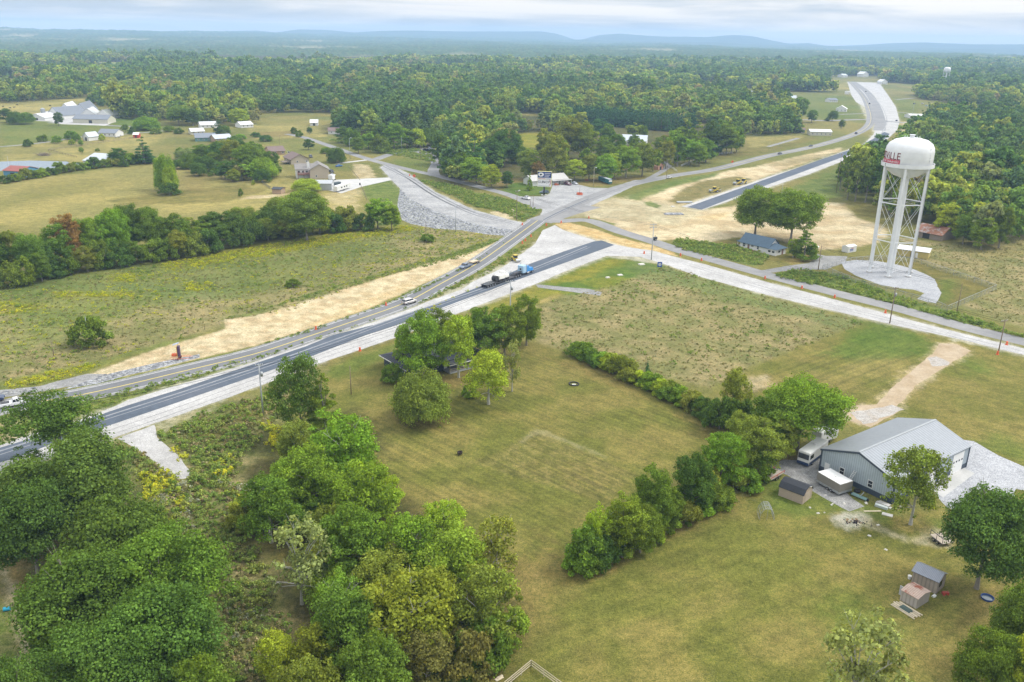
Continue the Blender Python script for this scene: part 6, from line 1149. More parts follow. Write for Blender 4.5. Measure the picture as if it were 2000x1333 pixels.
# lower left oaks
T(160,1050,862,235,'oak','dark','broad green oak just below the new road at the left edge','oak_tree')
T(118,915,772,175,'openoak','dark','open dark green oak standing against the new road at the left edge','oak_tree')
T(75,1120,950,170,'oak','deep','dark green oak at the left picture edge, second row of the lower left wood','oak_tree')
T(235,1130,985,200,'oak','dark','green oak in the middle of the lower left wood, above the blue drum','oak_tree')
T(330,1235,1045,220,'oak','mid','wide grey green oak at the right side of the lower left wood','oak_tree')
T(180,1290,1085,240,'oak','dark','wide oak left of centre in the lower left wood beside the worn footpath','oak_tree')
T(330,1375,1160,230,'oak','dark','dark oak at the lower right of the lower left wood','oak_tree')
T(200,1440,1240,230,'oak','deep','dark oak cut by the bottom edge in the lower left wood','oak_tree')
T(400,1470,1290,130,'tree','mid','green tree at the bottom edge on the right tip of the lower left wood','broadleaf_tree')
T(60,1560,1300,160,'oak','dark','dark oak at the bottom left corner beside the footpath','oak_tree')
# middle wood
mw=[(590,860,690,105,'openoak','dark','tall open dark pine-like tree beside the grey power pole'),(635,865,730,80,'pine','mid','feathery green tree right of the tall open tree near the pole'),
(578,915,825,80,'young','olive','small olive tree below the tall open tree near the pole'),
(680,960,792,130,'young','bright','bright green tree at the top right of the middle wood'),(620,1010,872,120,'tree','bright','bright green tree left of centre near the top of the middle wood'),
(725,1050,905,130,'young','bright','bright green tree at the right edge of the middle wood facing the mown lawn'),(530,1060,930,120,'young','mid','green tree on the left edge of the middle wood beside the weedy track'),
(590,1180,1010,125,'sparse','grey','pale grey green thin-leaved tree left in the middle wood'),(680,1140,985,130,'tree','mid','green tree in the centre of the middle wood behind the pale tree'),
(480,1035,985,60,'bush','olive','olive sapling at the left tip of the middle wood'),
(800,1150,1005,115,'young','bright','green tree in the middle wood right of centre'),(866,1065,970,85,'young','lime','small lime tree standing out at the right edge of the middle wood'),
(885,1180,1030,140,'young','bright','bright green tree right of centre in the middle wood'),(968,1140,1002,110,'sparse','olive','thin leaved olive tree on the lawn edge right of the middle wood'),
(740,1200,1080,120,'young','olive','olive tree in the heart of the middle wood'),(790,1290,1105,190,'young','yellow','large yellowing tree with bare lower limbs in the middle wood'),
(865,1265,1120,110,'young','yellow','yellow tinted tree with pale trunk in the middle wood'),(945,1265,1110,130,'young','olive','olive leaning tree at the lower right of the middle wood'),
(995,1250,1185,80,'bush','bright','bright leafy shrubby tree at the right bottom tip of the middle wood'),(955,1300,1215,90,'bush','mid','green shrubby tree at the lower right fringe of the middle wood'),
(690,1320,1150,140,'young','mid','green tree low in the middle wood'),(625,1345,1225,110,'young','yellow','yellow flecked tree near the bottom edge, left in the middle wood'),
(548,1345,1242,90,'young','lime','lime tree at the bottom left tip of the middle wood'),(735,1420,1245,140,'tree','mid','green tree cut by the bottom edge in the middle wood'),
(835,1350,1235,120,'young','brown','brownish thin tree near the bottom edge in the middle wood'),(905,1320,1225,100,'bush','brown','brown leaved shrubby tree at the bottom of the middle wood'),
(600,1440,1290,120,'young','olive','olive tree cut by the bottom edge left of the yellow flecked tree'),(660,1250,1120,100,'young','bright','bright narrow tree left of the large yellowing tree'),
(560,1000,900,70,'young','bright','slim bright tree at the upper left of the middle wood'),(760,1010,930,70,'young','lime','slim lime tree on the lawn side of the middle wood'),(880,1230,1150,80,'young','rust','rust tinted small tree in the lower right of the middle wood')]
for q in mw: T(*q[:6],q[6],'broadleaf_tree',group='trees of the middle wood')
for i in range(34):   # undergrowth that closes the thicket
    a=random.Random(900+i); t=a.random(); x=np.interp(t,[0,.3,.6,1],[600,640,760,860])+a.uniform(-110,110); y=np.interp(t,[0,.3,.6,1],[930,1060,1200,1330])+a.uniform(-25,25)
    if x>np.interp(y,[900,1100,1200,1330],[735,900,985,930]): x-=120
    T(x,y,y-a.uniform(50,85),a.uniform(70,100),a.choice(['bush','young','tree']),a.choice(['mid','bright','olive','mid','deep']),'low leafy tree of the undergrowth in the middle wood, %s from the top'%['first','second','third','fourth','fifth','sixth','seventh','eighth','ninth','tenth','eleventh','twelfth','thirteenth','fourteenth','fifteenth','sixteenth','seventeenth','eighteenth','nineteenth','twentieth','twenty-first','twenty-second','twenty-third','twenty-fourth','twenty-fifth','twenty-sixth','twenty-seventh','twenty-eighth','twenty-ninth','thirtieth','thirty-first','thirty-second','thirty-third','thirty-fourth'][i],'understorey_tree',group='undergrowth of the middle wood')
_h=['bright','mid','olive','deep','mid','yellow','bright','mid','dark','olive','bright','mid','mid','olive','bright','mid']
for i in range(16):
    t=i/15; x=1128+t*350; y=np.interp(t,[0,.35,.7,1],[1118,1060,1005,938])-6+8*math.sin(i*2.3)
    T(x,y,y-[34,46,40,52,38,48][i%6],58,'bush',_h[i],'%s bush, %s from left at the foot of the row between the two lawns'%(WORD[_h[i]],['first','second','third','fourth','fifth','sixth','seventh','eighth','ninth','tenth','eleventh','twelfth','thirteenth','fourteenth','fifteenth','sixteenth'][i]),'hedge_shrub','shrub',group='bushes at the foot of the row between the lawns')
for i in range(12):
    t=(i+.5)/12; x=1125+t*290; y=np.interp(t,[0,.5,1],[696,757,832])-4+5*math.sin(i*1.9)
    T(x,y,y-[20,26,18,30][i%4],40,'bush',_h[(i*3)%16],'%s low bush, %s from left filling behind the hedge of the mown lawn'%(WORD[_h[(i*3)%16]],['first','second','third','fourth','fifth','sixth','seventh','eighth','ninth','tenth','eleventh','twelfth'][i]),'hedge_shrub','shrub',group='bushes filling behind the hedge')
# around the dark house
for q in [(828,745,608,95,'tree','bright','bright green maple in front of the left part of the dark house'),(896,738,612,75,'young','lime','yellow green tree with bare pale trunk in front of the house porch'),
(938,705,600,80,'tree','mid','green tree right of the yellow tree by the dark house'),(985,695,598,75,'tree','mid','green maple at the right end of the dark house'),(1028,675,572,58,'tree','mid','dense green tree at the far right corner of the dark house yard'),
(954,790,682,92,'young','lime','lime yellow tree on the lawn below the house porch'),(1000,765,660,42,'sparse','grey','grey half bare tree right of the lime tree'),
(820,822,728,108,'bigbush','olive','round rust tinged tree on the lawn below the dark house'),(790,720,640,50,'young','bright','slim green tree at the left end of the dark house'),(860,690,600,60,'tree','mid','green tree behind the dark house')]: T(*q[:6],q[6],'yard_tree')
T(917,776,752,26,'bush','bright','small round bright bush beside the lime tree','shrub','shrub'); T(768,745,712,42,'bush','mid','low shrub at the left corner of the dark house','shrub','shrub')
# hedge between lawn and meadow
hx=[(1132,694),(1152,704),(1172,713),(1193,722),(1212,731),(1232,741),(1252,751),(1272,760),(1293,769),(1313,779),(1333,790),(1353,800),(1374,812),(1396,826)]
for i,(x,y) in enumerate(hx): T(x,y,y-[28,24,26,30,38,36,28,30,28,30,32,34,36,40][i],46,'bush',['mid','mid','bright','lime','yellow','olive','lime','bright','lime','mid','bright','olive','dark','deep'][i],'%s bush, %s in the hedge running from dark house to metal building'%(WORD[['mid','mid','bright','lime','yellow','olive','lime','bright','lime','mid','bright','olive','dark','deep'][i]],['first','second','third','fourth','fifth','sixth','seventh','eighth','ninth','tenth','eleventh','twelfth','thirteenth','fourteenth'][i]),'hedge_shrub','shrub',group='hedge bushes between lawn and meadow')
T(1263,745,706,17,'cedar','blue','small dark cone shaped cedar in the middle of the hedge','cedar_tree')
for q in [(1432,815,722,60,'young','olive','thin leaved vine covered tree at the lower end of the hedge'),(1405,838,772,62,'bush','deep','dark shrubby tree at the lower end of the hedge'),(1445,835,775,50,'bush','dark','dark bush between the hedge end and the bright maple'),
(1556,880,740,146,'oak','bright','large bright green maple beside the motorhome'),(1500,885,762,90,'tree','mid','green tree left of the large bright maple'),(1470,925,815,95,'tree','olive','olive tree in front of the maple, left of the motorhome'),
(1518,898,812,84,'tree','olive','olive tree in front of the large maple, nearest the motorhome'),(1405,955,838,85,'tree','bright','light green tree in the row between the two lawns, right part'),(1345,1005,888,90,'tree','deep','dark green tree in the middle of the row between the two lawns'),
(1270,1035,908,80,'tree','mid','green tree in the row between the two lawns, left of the dark one'),(1215,1088,975,100,'tree','yellow','yellow green tree near the left end of the row between the two lawns'),(1163,1092,985,62,'young','lime','lime tree at the left end of the row between the two lawns'),
(1140,1112,1035,78,'bush','mid','dark leafy bush at the left tip of the row between the two lawns'),(1250,1080,985,70,'tree','mid','small green tree behind the yellow one in the row between the lawns'),(1306,1030,955,60,'tree','mid','small green tree left of the dark tree in the row between the lawns'),
(1440,890,805,60,'tree','olive','olive tree at the top of the row between the two lawns'),(1175,1110,1050,60,'bush','deep','dark bush at the foot of the lime tree between the lawns'),(1380,965,900,55,'bush','olive','olive bush at the foot of the row between the lawns')]: T(*q[:6],q[6],'shrubby_tree' if q[4]=='bush' else 'broadleaf_tree')
T(1778,1025,872,105,'young','olive','slender thin leaved tree in front of the big metal building','broadleaf_tree')
T(1907,1150,955,172,'oak','deep','large dark green oak on the right above the two tan sheds','oak_tree')
T(1985,1310,1150,130,'oak','mid','green oak at the right edge below the paddling pool','oak_tree'); T(1925,1400,1240,130,'oak','mid','green oak at the bottom right corner','oak_tree'); T(2010,1440,1225,130,'tree','lime','lime green tree cut by the bottom right corner','broadleaf_tree')
T(1655,1430,1205,180,'sparse','grey','pale thin leaved tree at the bottom edge on the right','broadleaf_tree')
# left meadow
T(177,674,620,66,'bush','mid','round bushy cedar alone in the left meadow','shrub','shrub'); T(571,560,546,28,'bush','mid','small lone bush in the middle of the left meadow','shrub','shrub'); T(833,473,456,24,'bush','mid','small bush at the foot of the meadow pole','shrub','shrub')
T(322,372,301,38,'bigbush','bright','tall column shaped bright tree in the hay field','poplar_tree'); T(336,378,325,26,'bigbush','lime','shorter column shaped bright tree behind the round cedar','poplar_tree'); T(331,381,356,33,'bush','deep','round dark cedar bush in the hay field','shrub','shrub')
# house with navy roof
T(1474,462,366,104,'oak','mid','big spreading oak behind the white house, left one','oak_tree'); T(1543,475,370,112,'oak','mid','big spreading oak right of the white house','oak_tree')
T(1570,505,440,56,'spruce','mid','spruce at the right corner of the white house','spruce_tree'); T(1549,503,466,26,'young','yellow','small yellow green tree beside the spruce','young_tree')
# tree line behind the goldenrod meadow
basel=[(-40,572),(0,565),(60,560),(110,545),(200,530),(260,520),(340,510),(420,495),(500,480),(580,465),(650,458),(692,452)]
topl=[(-40,470),(0,440),(50,455),(80,470),(130,402),(160,430),(215,402),(290,404),(320,410),(370,416),(400,420),(450,408),(490,404),(540,394),(600,374),(640,400),(690,440)]
ORD=['first','second','third','fourth','fifth','sixth','seventh','eighth','ninth','tenth','eleventh','twelfth','thirteenth','fourteenth','fifteenth','sixteenth','seventeenth','eighteenth','nineteenth','twentieth','twenty-first','twenty-second','twenty-third','twenty-fourth','twenty-fifth','twenty-sixth','twenty-seventh','twenty-eighth','twenty-ninth','thirtieth']
_T=['','','twenty','thirty','forty','fifty','sixty','seventy','eighty','ninety']
def od(i):
    n=i+1; h=''
    if n>=100: h='one hundred and '; n-=100
    if n==0: return 'hundredth'
    if n<20: return h+ORD[n-1]
    return h+(_T[n//10]+'-'+ORD[n%10-1] if n%10 else _T[n//10][:-1]+'ieth')
bi=lambda x:np.interp(x,*zip(*basel)); ti=lambda x:np.interp(x,*zip(*topl))
rr=random.Random(5); xs=list(range(-20,680,26)); cs=['mid','olive','dark','mid','bright','deep','olive','mid','dark','olive']
for i,x in enumerate(xs):
    c='rust' if i==6 else rr.choice(cs); T(x+rr.uniform(-6,6),bi(x)-rr.uniform(14,22),ti(x)+rr.uniform(-6,12),rr.uniform(46,66),rr.choice(['tree','oak','tree']),c,'%s tree, %s from left in the back row behind the goldenrod meadow'%(WORD[c],od(i)),'broadleaf_tree',group='tree line above the goldenrod meadow')
xs=list(range(-10,700,30))
for i,x in enumerate(xs):
    c=rr.choice(['deep','dark','mid','lime','olive','mid']); y=bi(x); T(x+rr.uniform(-6,6),y-4,y-rr.uniform(34,62),rr.uniform(38,52),'bush' if i%3 else 'tree',c,'%s low tree, %s from left in the front row behind the goldenrod meadow'%(WORD[c],od(i)),'understorey_tree',group='front trees of the meadow tree line')
for q in [(738,448,388,58,'tree','bright','bright green tree at the right end of the tree line beside the rock slope'),(765,450,400,40,'tree','bright','green tree between the rock slope and the tree line end'),(712,450,418,40,'bush','dark','dark bush at the right end of the tree line'),(600,470,374,95,'oak','mid','tallest tree of the tree line, right of its middle'),
(600,375,350,52,'tree','lime','lime tree in front of the metal garage'),(655,318,288,34,'tree','deep','round dark tree beside the blue car'),(603,293,272,22,'tree','deep','round dark tree left of the bend of the upper left road'),(637,300,288,18,'tree','mid','small tree between the ranch houses and the road'),
(283,320,268,46,'pine','pine','layered dark pine in the pasture left of the houses'),(228,322,289,36,'tree','deep','dark rounded tree by the hay field fence'),(243,326,304,18,'cedar','deep','small dark cedar at the hay field fence'),
(365,312,290,34,'tree','grey','grey green tree left of the dark grove'),(395,318,280,38,'tree','mid','green tree in the grove left of the ranch houses, leftmost'),(425,322,276,40,'tree','dark','dark tree in the grove left of the ranch houses'),
(455,330,272,46,'tree','olive','olive tree in the grove left of the ranch houses'),(480,345,285,52,'tree','mid','green tree in the grove left of the ranch houses, near its right side'),(400,336,305,42,'tree','deep','deep green low tree in front of the grove'),(440,350,312,40,'tree','dark','dark tree at the lower edge of the grove'),
(515,348,308,52,'oak','bright','bright green tree at the right end of the grove, beside the ranch house'),(500,332,280,40,'tree','mid','green tree behind the right end of the grove'),(470,352,325,34,'bush','brown','brown tinged bush at the foot of the grove'),(420,342,328,18,'bush','mid','small round bush in front of the grove'),
(115,246,218,20,'tree','dark','dark twin tree in front of the poultry barns'),(290,254,228,46,'oak','bright','round bright tree right of the poultry barns'),(258,262,246,18,'cedar','deep','small dark cone tree left of the red shed'),(245,258,243,16,'tree','mid','small round tree left of the cone tree'),
(13,240,212,30,'tree','dark','dark tree at the left edge across the pasture from the barns'),(30,243,218,28,'tree','dark','second dark tree from the left edge below the barns'),(50,243,220,32,'tree','mid','round tree just left of the barns driveway'),
(428,262,232,24,'pine','pine','dark pine between the far houses in the left middle'),(350,245,205,44,'oak','mid','round green tree at the near forest edge above the far houses'),(378,246,212,30,'tree','dark','dark tree right of the round one above the far houses'),(465,246,210,38,'tree','lime','lime tree at the near forest edge above the far houses'),
(85,277,262,17,'bush','mid','small bush by the farm track'),(55,287,272,18,'bush','deep','dark round bush by the farm track at the left'),(140,272,256,24,'bush','mid','green bush on the farm track left of the small barn'),(112,280,265,16,'bush','bright','bright round bush on the farm track')]:
    T(*q[:6],q[6],'shrub' if q[4]=='bush' else 'broadleaf_tree','shrub' if q[4]=='bush' else 'tree')
for i,x in enumerate(range(15,290,17)):
    y=np.interp(x,[15,55,150,290],[358,350,333,317]); c=['deep','mid','olive','mid','bright'][i%5]; T(x,y,y-[18,15,22,17][i%4],24,'bush',c,'%s bush, %s from left in the hedge above the hay field'%(WORD[c],od(i)),'hedge_shrub','shrub',group='hedge at the hay field')
_g=['mid','dark','bright','olive','deep','mid']
for i,(x,y,ty,w_) in enumerate([(372,330,300,36),(388,344,318,30),(412,312,284,30),(436,318,270,36),(466,316,272,36),(492,312,276,36),(508,322,286,38),(528,330,296,34),(486,352,318,38),(455,356,330,28),(512,356,330,30),(540,345,318,24),(418,330,298,34),(350,330,312,24)]):
    T(x,y,ty,w_,['tree','oak','mid'][i%3],_g[i%6],'%s tree, %s planted in the grove left of the ranch houses'%(WORD[_g[i%6]],od(i)),'broadleaf_tree',group='grove left of the ranch houses')
for i,(x,y,ty,w_,c) in enumerate([(1092,330,268,40,'mid'),(1065,320,250,40,'olive'),(1012,318,285,40,'mid'),(1148,340,290,36,'mid'),(1205,335,280,40,'mid'),(1240,322,268,36,'mid'),(1275,335,290,34,'mid'),(1300,330,275,38,'olive'),(1322,326,262,38,'mid'),(1352,305,250,40,'mid'),(1385,300,235,40,'dark'),(1408,292,232,40,'mid'),(1428,300,252,36,'mid'),(1365,325,282,34,'bright'),(1340,300,238,36,'dark'),(1235,275,240,30,'olive'),(1180,318,268,36,'mid'),(1130,300,248,36,'deep')]):
    T(x,y,ty,w_,['mid','tree','midtall'][i%3],c,'%s tree, %s in the thick planting above the roadside store'%(WORD[c],od(i)),'broadleaf_tree',group='thick planting above the roadside store')
for i,(x,y,ty,w_,c) in enumerate([(700,300,268,30,'mid'),(720,292,258,34,'bright'),(745,298,262,36,'mid'),(770,292,240,44,'bright'),(795,290,250,40,'mid'),(815,288,252,36,'lime'),(748,284,240,36,'dark'),(840,285,250,40,'mid'),(690,285,250,36,'mid'),(672,280,248,34,'dark'),(725,275,240,34,'mid')]):
    T(x,y,ty,w_,['tree','mid','bush'][i%3],c,'%s tree, %s in the copse behind the loop drive'%(WORD[c],od(i)),'broadleaf_tree',group='copse behind the loop drive')
for i,(x,y,ty,w_,c) in enumerate([(210,262,252,12,'mid'),(200,275,262,12,'lime'),(160,300,288,10,'bright'),(140,283,272,12,'lime'),(158,285,274,12,'bright'),(190,296,290,8,'mid'),(150,276,262,16,'mid'),(305,262,250,20,'mid'),(330,258,246,20,'mid'),(350,262,250,18,'dark'),(440,262,245,22,'mid'),(455,282,265,26,'mid'),(470,272,262,18,'bright'),(500,268,258,20,'dark'),(520,276,264,24,'deep'),(470,385,368,9,'mid'),(430,348,330,10,'lime'),(495,362,352,7,'lime'),(410,345,338,9,'mid'),(350,300,288,14,'mid'),(660,300,290,12,'mid'),(585,268,255,14,'mid'),(605,262,248,12,'deep'),(575,262,248,12,'dark')]):
    T(x,y,ty,w_,'bush' if i%2 else 'tree',c,'small %s tree, %s of those dotted over the upper left pastures and yards'%(WORD[c],od(i)),'small_tree',group='small trees of the upper left pastures')
# clump left of the billboard
for q in [(862,322,262,44,'tree','dark'),(885,345,262,50,'pine','pine'),(905,352,298,55,'tree','mid'),(930,360,308,56,'tree','bright'),(960,368,322,42,'tree','lime'),(925,345,262,60,'pine','pine'),(880,346,300,42,'tree','mid'),(955,330,270,60,'tree','deep'),(985,325,252,62,'oak','deep'),(905,310,255,50,'tree','dark'),(990,366,335,26,'tree','dark')]:
    T(*q[:6],'%s tree in the clump left of the billboard, %s from left'%(WORD[q[5]],{862:'first',880:'second',885:'third',905:'fourth' if q[1]>340 else 'fifth',925:'sixth',930:'seventh',955:'ninth',960:'eighth',990:'eleventh',985:'tenth'}[q[0]]),'broadleaf_tree',group='dense clump left of the billboard')
for i,q in enumerate([(1032,350,288,46,'tree','olive'),(1050,355,315,30,'tree','rust'),(1078,350,262,52,'tree','olive'),(1097,348,310,30,'tree','yellow'),(1122,354,312,44,'tree','lime'),(1150,352,298,40,'tree','olive'),(1178,354,300,46,'tree','bright'),(1200,350,300,34,'tree','lime'),(1222,348,285,50,'tree','bright'),
 (1254,344,278,50,'tree','olive'),(1110,310,222,58,'tree','olive'),(1140,312,238,50,'tree','olive'),(1172,275,232,44,'tree','blue'),(1187,290,242,34,'tree','mid'),(1205,305,262,40,'tree','mid'),(1255,275,243,22,'tree','mid'),(1290,315,265,44,'tree','mid'),(1318,318,255,44,'tree','bright'),(1345,322,272,42,'tree','bright'),(1330,300,248,44,'tree','mid'),
 (1360,310,240,46,'pine','mid'),(1378,318,270,44,'tree','mid'),(1395,300,238,46,'pine','blue'),(1418,302,242,46,'tree','mid'),(1438,298,248,34,'tree','mid'),(1300,290,262,20,'tree','rust'),(1238,295,262,26,'tree','dark'),(1034,372,340,14,'cedar','bright')]):
    T(*q[:6],'%s tree, %s from left among the yard trees right of the billboard'%(WORD[q[5]],od(i)),'broadleaf_tree',group='yard trees between billboard and bend')
for i,q in enumerate([(1655,390,300,34,'midtall','mid'),(1670,394,296,40,'midtall','olive'),(1690,396,292,40,'midtall','mid'),(1706,398,300,36,'midtall','dark'),(1735,420,300,40,'midtall','mid'),(1760,440,330,40,'midtall','olive'),(1640,372,305,24,'midtall','mid')]):
    T(*q[:6],'%s slim bare trunked tree, %s from left at the wood edge behind the tower'%(WORD[q[5]],od(i)),'broadleaf_tree',group='wood edge behind the water tower')
for q in [(1845,465,392,46,'tree','lime','lime yellow tree right of the water tower'),(1880,478,415,48,'tree','mid','green tree right of the lime one beyond the water tower'),(1915,488,425,50,'tree','bright','bright tree at the wood edge at far right'),(1950,485,405,46,'tree','mid','green tree near the end of the wood edge at far right'),(1868,462,380,50,'tree','yellow','tall yellow green tree at the wood edge right of the water tower'),
(1615,237,228,10,'cedar','dark','tiny dark cone tree beside the small white house by the far highway'),(1560,222,190,34,'oak','mid','round green tree in the far green field left of the highway'),(1625,237,216,22,'tree','dark','dark tree near the little yellow store by the far highway'),(1643,252,234,14,'tree','dark','small dark tree right of the little yellow store'),(1585,240,215,24,'tree','mid','green tree above the little yellow store')]: T(*q[:6],q[6],'broadleaf_tree')
# ------------------------------------------------------------------ woods filled from their ground outlines
WOODS=[ # outline (picture pixels on the ground), name for labels, palette, spacing m
 ([(-700,203),(0,203),(175,192),(182,222),(235,234),(300,236),(340,243),(480,244),(640,244),(668,260),(735,270),(850,268),(862,330),(885,360),(985,330),(1000,288),(1000,262),(1080,256),(1090,275),(1108,248),(1340,262),(1345,235),(1440,268),(1555,262),(1560,234),(1530,210),(1535,203),(1440,203),(1440,188),(1500,186),(1590,192),(1650,186),(1655,160),(1655,148),(2200,150),(2200,125),(-700,110)],'the big wood beyond the houses',None,9.5),
 ([(1720,160),(1762,170),(1790,186),(1802,200),(1800,232),(1790,262),(1755,285),(1700,318),(1655,345),(1650,380),(1700,392),(1750,430),(1800,462),(1860,470),(1905,486),(1960,488),(2010,462),(2300,470),(2700,470),(2700,150),(1720,150)],'the wood beyond the tower',None,9),
]
CLEAR=[[(-700,168),(78,168),(84,181),(-700,190)],[(1300,158),(1325,158),(1325,166),(1300,166)],[(1360,160),(1420,160),(1425,172),(1360,172)],[(1405,147),(1500,145),(1500,156),(1405,156)],[(1540,186),(1655,186),(1683,205),(1683,232),(1545,232)],[(1205,283),(1215,262),(1285,262),(1280,282)],
 [(1590,166),(1660,160),(1662,178),(1590,178)],[(1745,200),(1800,205),(1815,222),(1800,262),(1740,262)],[(50,210),(225,210),(225,248),(50,248)],[(1865,208),(1900,208),(1900,226),(1865,226)],[(1215,182),(1258,182),(1258,193),(1215,193)],[(1100,228),(1330,250),(1345,262),(1300,262),(1200,262),(1100,240)],[(1780,438),(1850,438),(1862,475),(1780,475)],[(1620,150),(1660,150),(1680,165),(1620,168)]]
fp=[]
clw=[W(c) for c in CLEAR]
for outl,nm,_,sp in WOODS:
    pw=W(outl); pw[:,1]=np.minimum(pw[:,1],4000); x0,x1=max(pw[:,0].min(),-2600),min(pw[:,0].max(),2700); y0,y1=pw[:,1].min(),min(pw[:,1].max(),3600)
    gx,gy=np.meshgrid(np.arange(x0,x1,sp),np.arange(y0,y1,sp)); gx=gx.ravel()+rng.uniform(-.42,.42,gx.size)*sp; gy=gy.ravel()+rng.uniform(-.42,.42,gy.size)*sp
    k=inpoly(gx,gy,pw)&(np.abs(gx)<gy*.78+40); gx,gy=gx[k],gy[k]
    for c in clw:
        k=~inpoly(gx,gy,c); gx,gy=gx[k],gy[k]
    k=~((fbm(gx,gy,230,2,61)>np.where(gy>1100,.57,.66))&(gy>600)); gx,gy=gx[k],gy[k]
    fp+= [(x,y,nm) for x,y in zip(gx,gy)]
# pine plantation: regular rows
pl=W([(1100,228),(1330,250),(1345,262),(1300,262),(1200,262),(1100,240)]); 
u0=P(1100,234)[:2];u1=P(1330,254)[:2]; du=(u1-u0)/np.linalg.norm(u1-u0); dn=np.array([-du[1],du[0]]); pines=[]
for i in range(40):
    for j in range(9):
        q=u0+du*(i*6.2)+dn*(j*6.5-22)
        if np.linalg.norm(u1-u0)>i*6.2: pines.append((q[0],q[1]))
fpx=np.array([(a,b) for a,b,_ in fp]); key=np.hypot(fpx[:,0],fpx[:,1]); px_=projA(np.concatenate([fpx,np.zeros((len(fpx),1))],1)); vis=(px_[:,0]>-20)&(px_[:,0]<2020); order=np.argsort(np.where(vis,key,1e9))
used=set(); need=max(0,325-NT[0]-14); secs={}
for i in order[:need]: used.add(int(i)); secs.setdefault(fp[i][2],[]).append(int(i))
pal=['mid','dark','mid','olive','bright','mid','deep','dark','olive','yellow','mid','bright']
for nm,l in secs.items():
    l.sort(key=lambda i:px_[i,0])
    for n,i in enumerate(l):
        a=random.Random(i); c=a.choice(pal); h=a.uniform(11,17); T(0,0,0,0,a.choice(['mid','mid','midtall','midtall','tree']),c,'%s tree, %s from left at the near edge of %s'%(WORD[c],od(n),nm),'broadleaf_tree',base=(fp[i][0],fp[i][1],0),hh=h,rad=a.uniform(3.6,5.6),group='near trees of '+nm)
for n,q in enumerate(sorted(pines,key=lambda q:math.hypot(*q))[:14]): 
    T(0,0,0,0,'midpine','pine','dark pine in the front rows of the planted pine block, %s nearest'%od(n),'pine_tree',base=(q[0],q[1],0),hh=13.5,rad=4.4,group='planted pine block')
rest=[fp[i][:2] for i in range(len(fp)) if i not in used]
# far instances: low meshes shared by geometry nodes
RAMP=[(0,(0.146,0.248,0.059)),(.2,(0.193,0.307,0.063)),(.4,(0.245,0.355,0.070)),(.55,(0.316,0.366,0.093)),(.75,(0.398,0.461,0.087)),(.86,(0.140,0.237,0.099)),(.95,(0.339,0.355,0.139)),(1,(0.398,0.332,0.162))]
m_far=leaf_mat('forest_foliage',RAMP); m_farpine=leaf_mat('pine_foliage',[(0,(.055,.135,.070)),(1,(.070,.160,.080))])
def lib(name,items):
    c=bpy.data.collections.new(name)
    for i,(me) in enumerate(items):
        o=bpy.data.objects.new('%s_%02d'%(name,i),me); c.objects.link(o)
    return c
lib_mid=lib('woodland_tree',[crown_mesh('woodland_crown',400+i,['broad','tall','broad','tall','column'][i],14,[6,5,6.5,5,3.4][i],46,[2400,2200,2600,2200,1600][i],1.05,.6,m_far)[0] for i in range(5)])
m_far2=leaf_mat('dark_forest_foliage',[(0,(0.104,0.201,0.055)),(.4,(0.146,0.250,0.061)),(.7,(0.207,0.299,0.073)),(.9,(0.116,0.213,0.098)),(1,(0.305,0.342,0.098))])
lib_mid2=lib('dark_woodland_tree',[crown_mesh('dark_woodland_crown',450+i,['broad','tall','cone','broad'][i],[14,15,16,12][i],[6,5,4.2,6.5][i],46,[2400,2200,2000,2600][i],1.05,.6,m_far2)[0] for i in range(4)])
lib_far2=lib('dark_distant_tree',[crown_mesh('dark_distant_crown',550+i,['broad','tall','broad'][i],14,[6.5,5,7][i],22,420,2.3,.6,m_far2)[0] for i in range(3)])
lib_far=lib('distant_tree',[crown_mesh('distant_crown',500+i,['broad','tall','broad'][i],14,[6.5,5.5,7][i],22,420,2.3,.6,m_far)[0] for i in range(3)])
lib_pine=lib('planted_pine',[crown_mesh('planted_pine_crown',600+i,'cone',13.5,4.2,60,2000,.8,.4,m_farpine)[0] for i in range(2)])
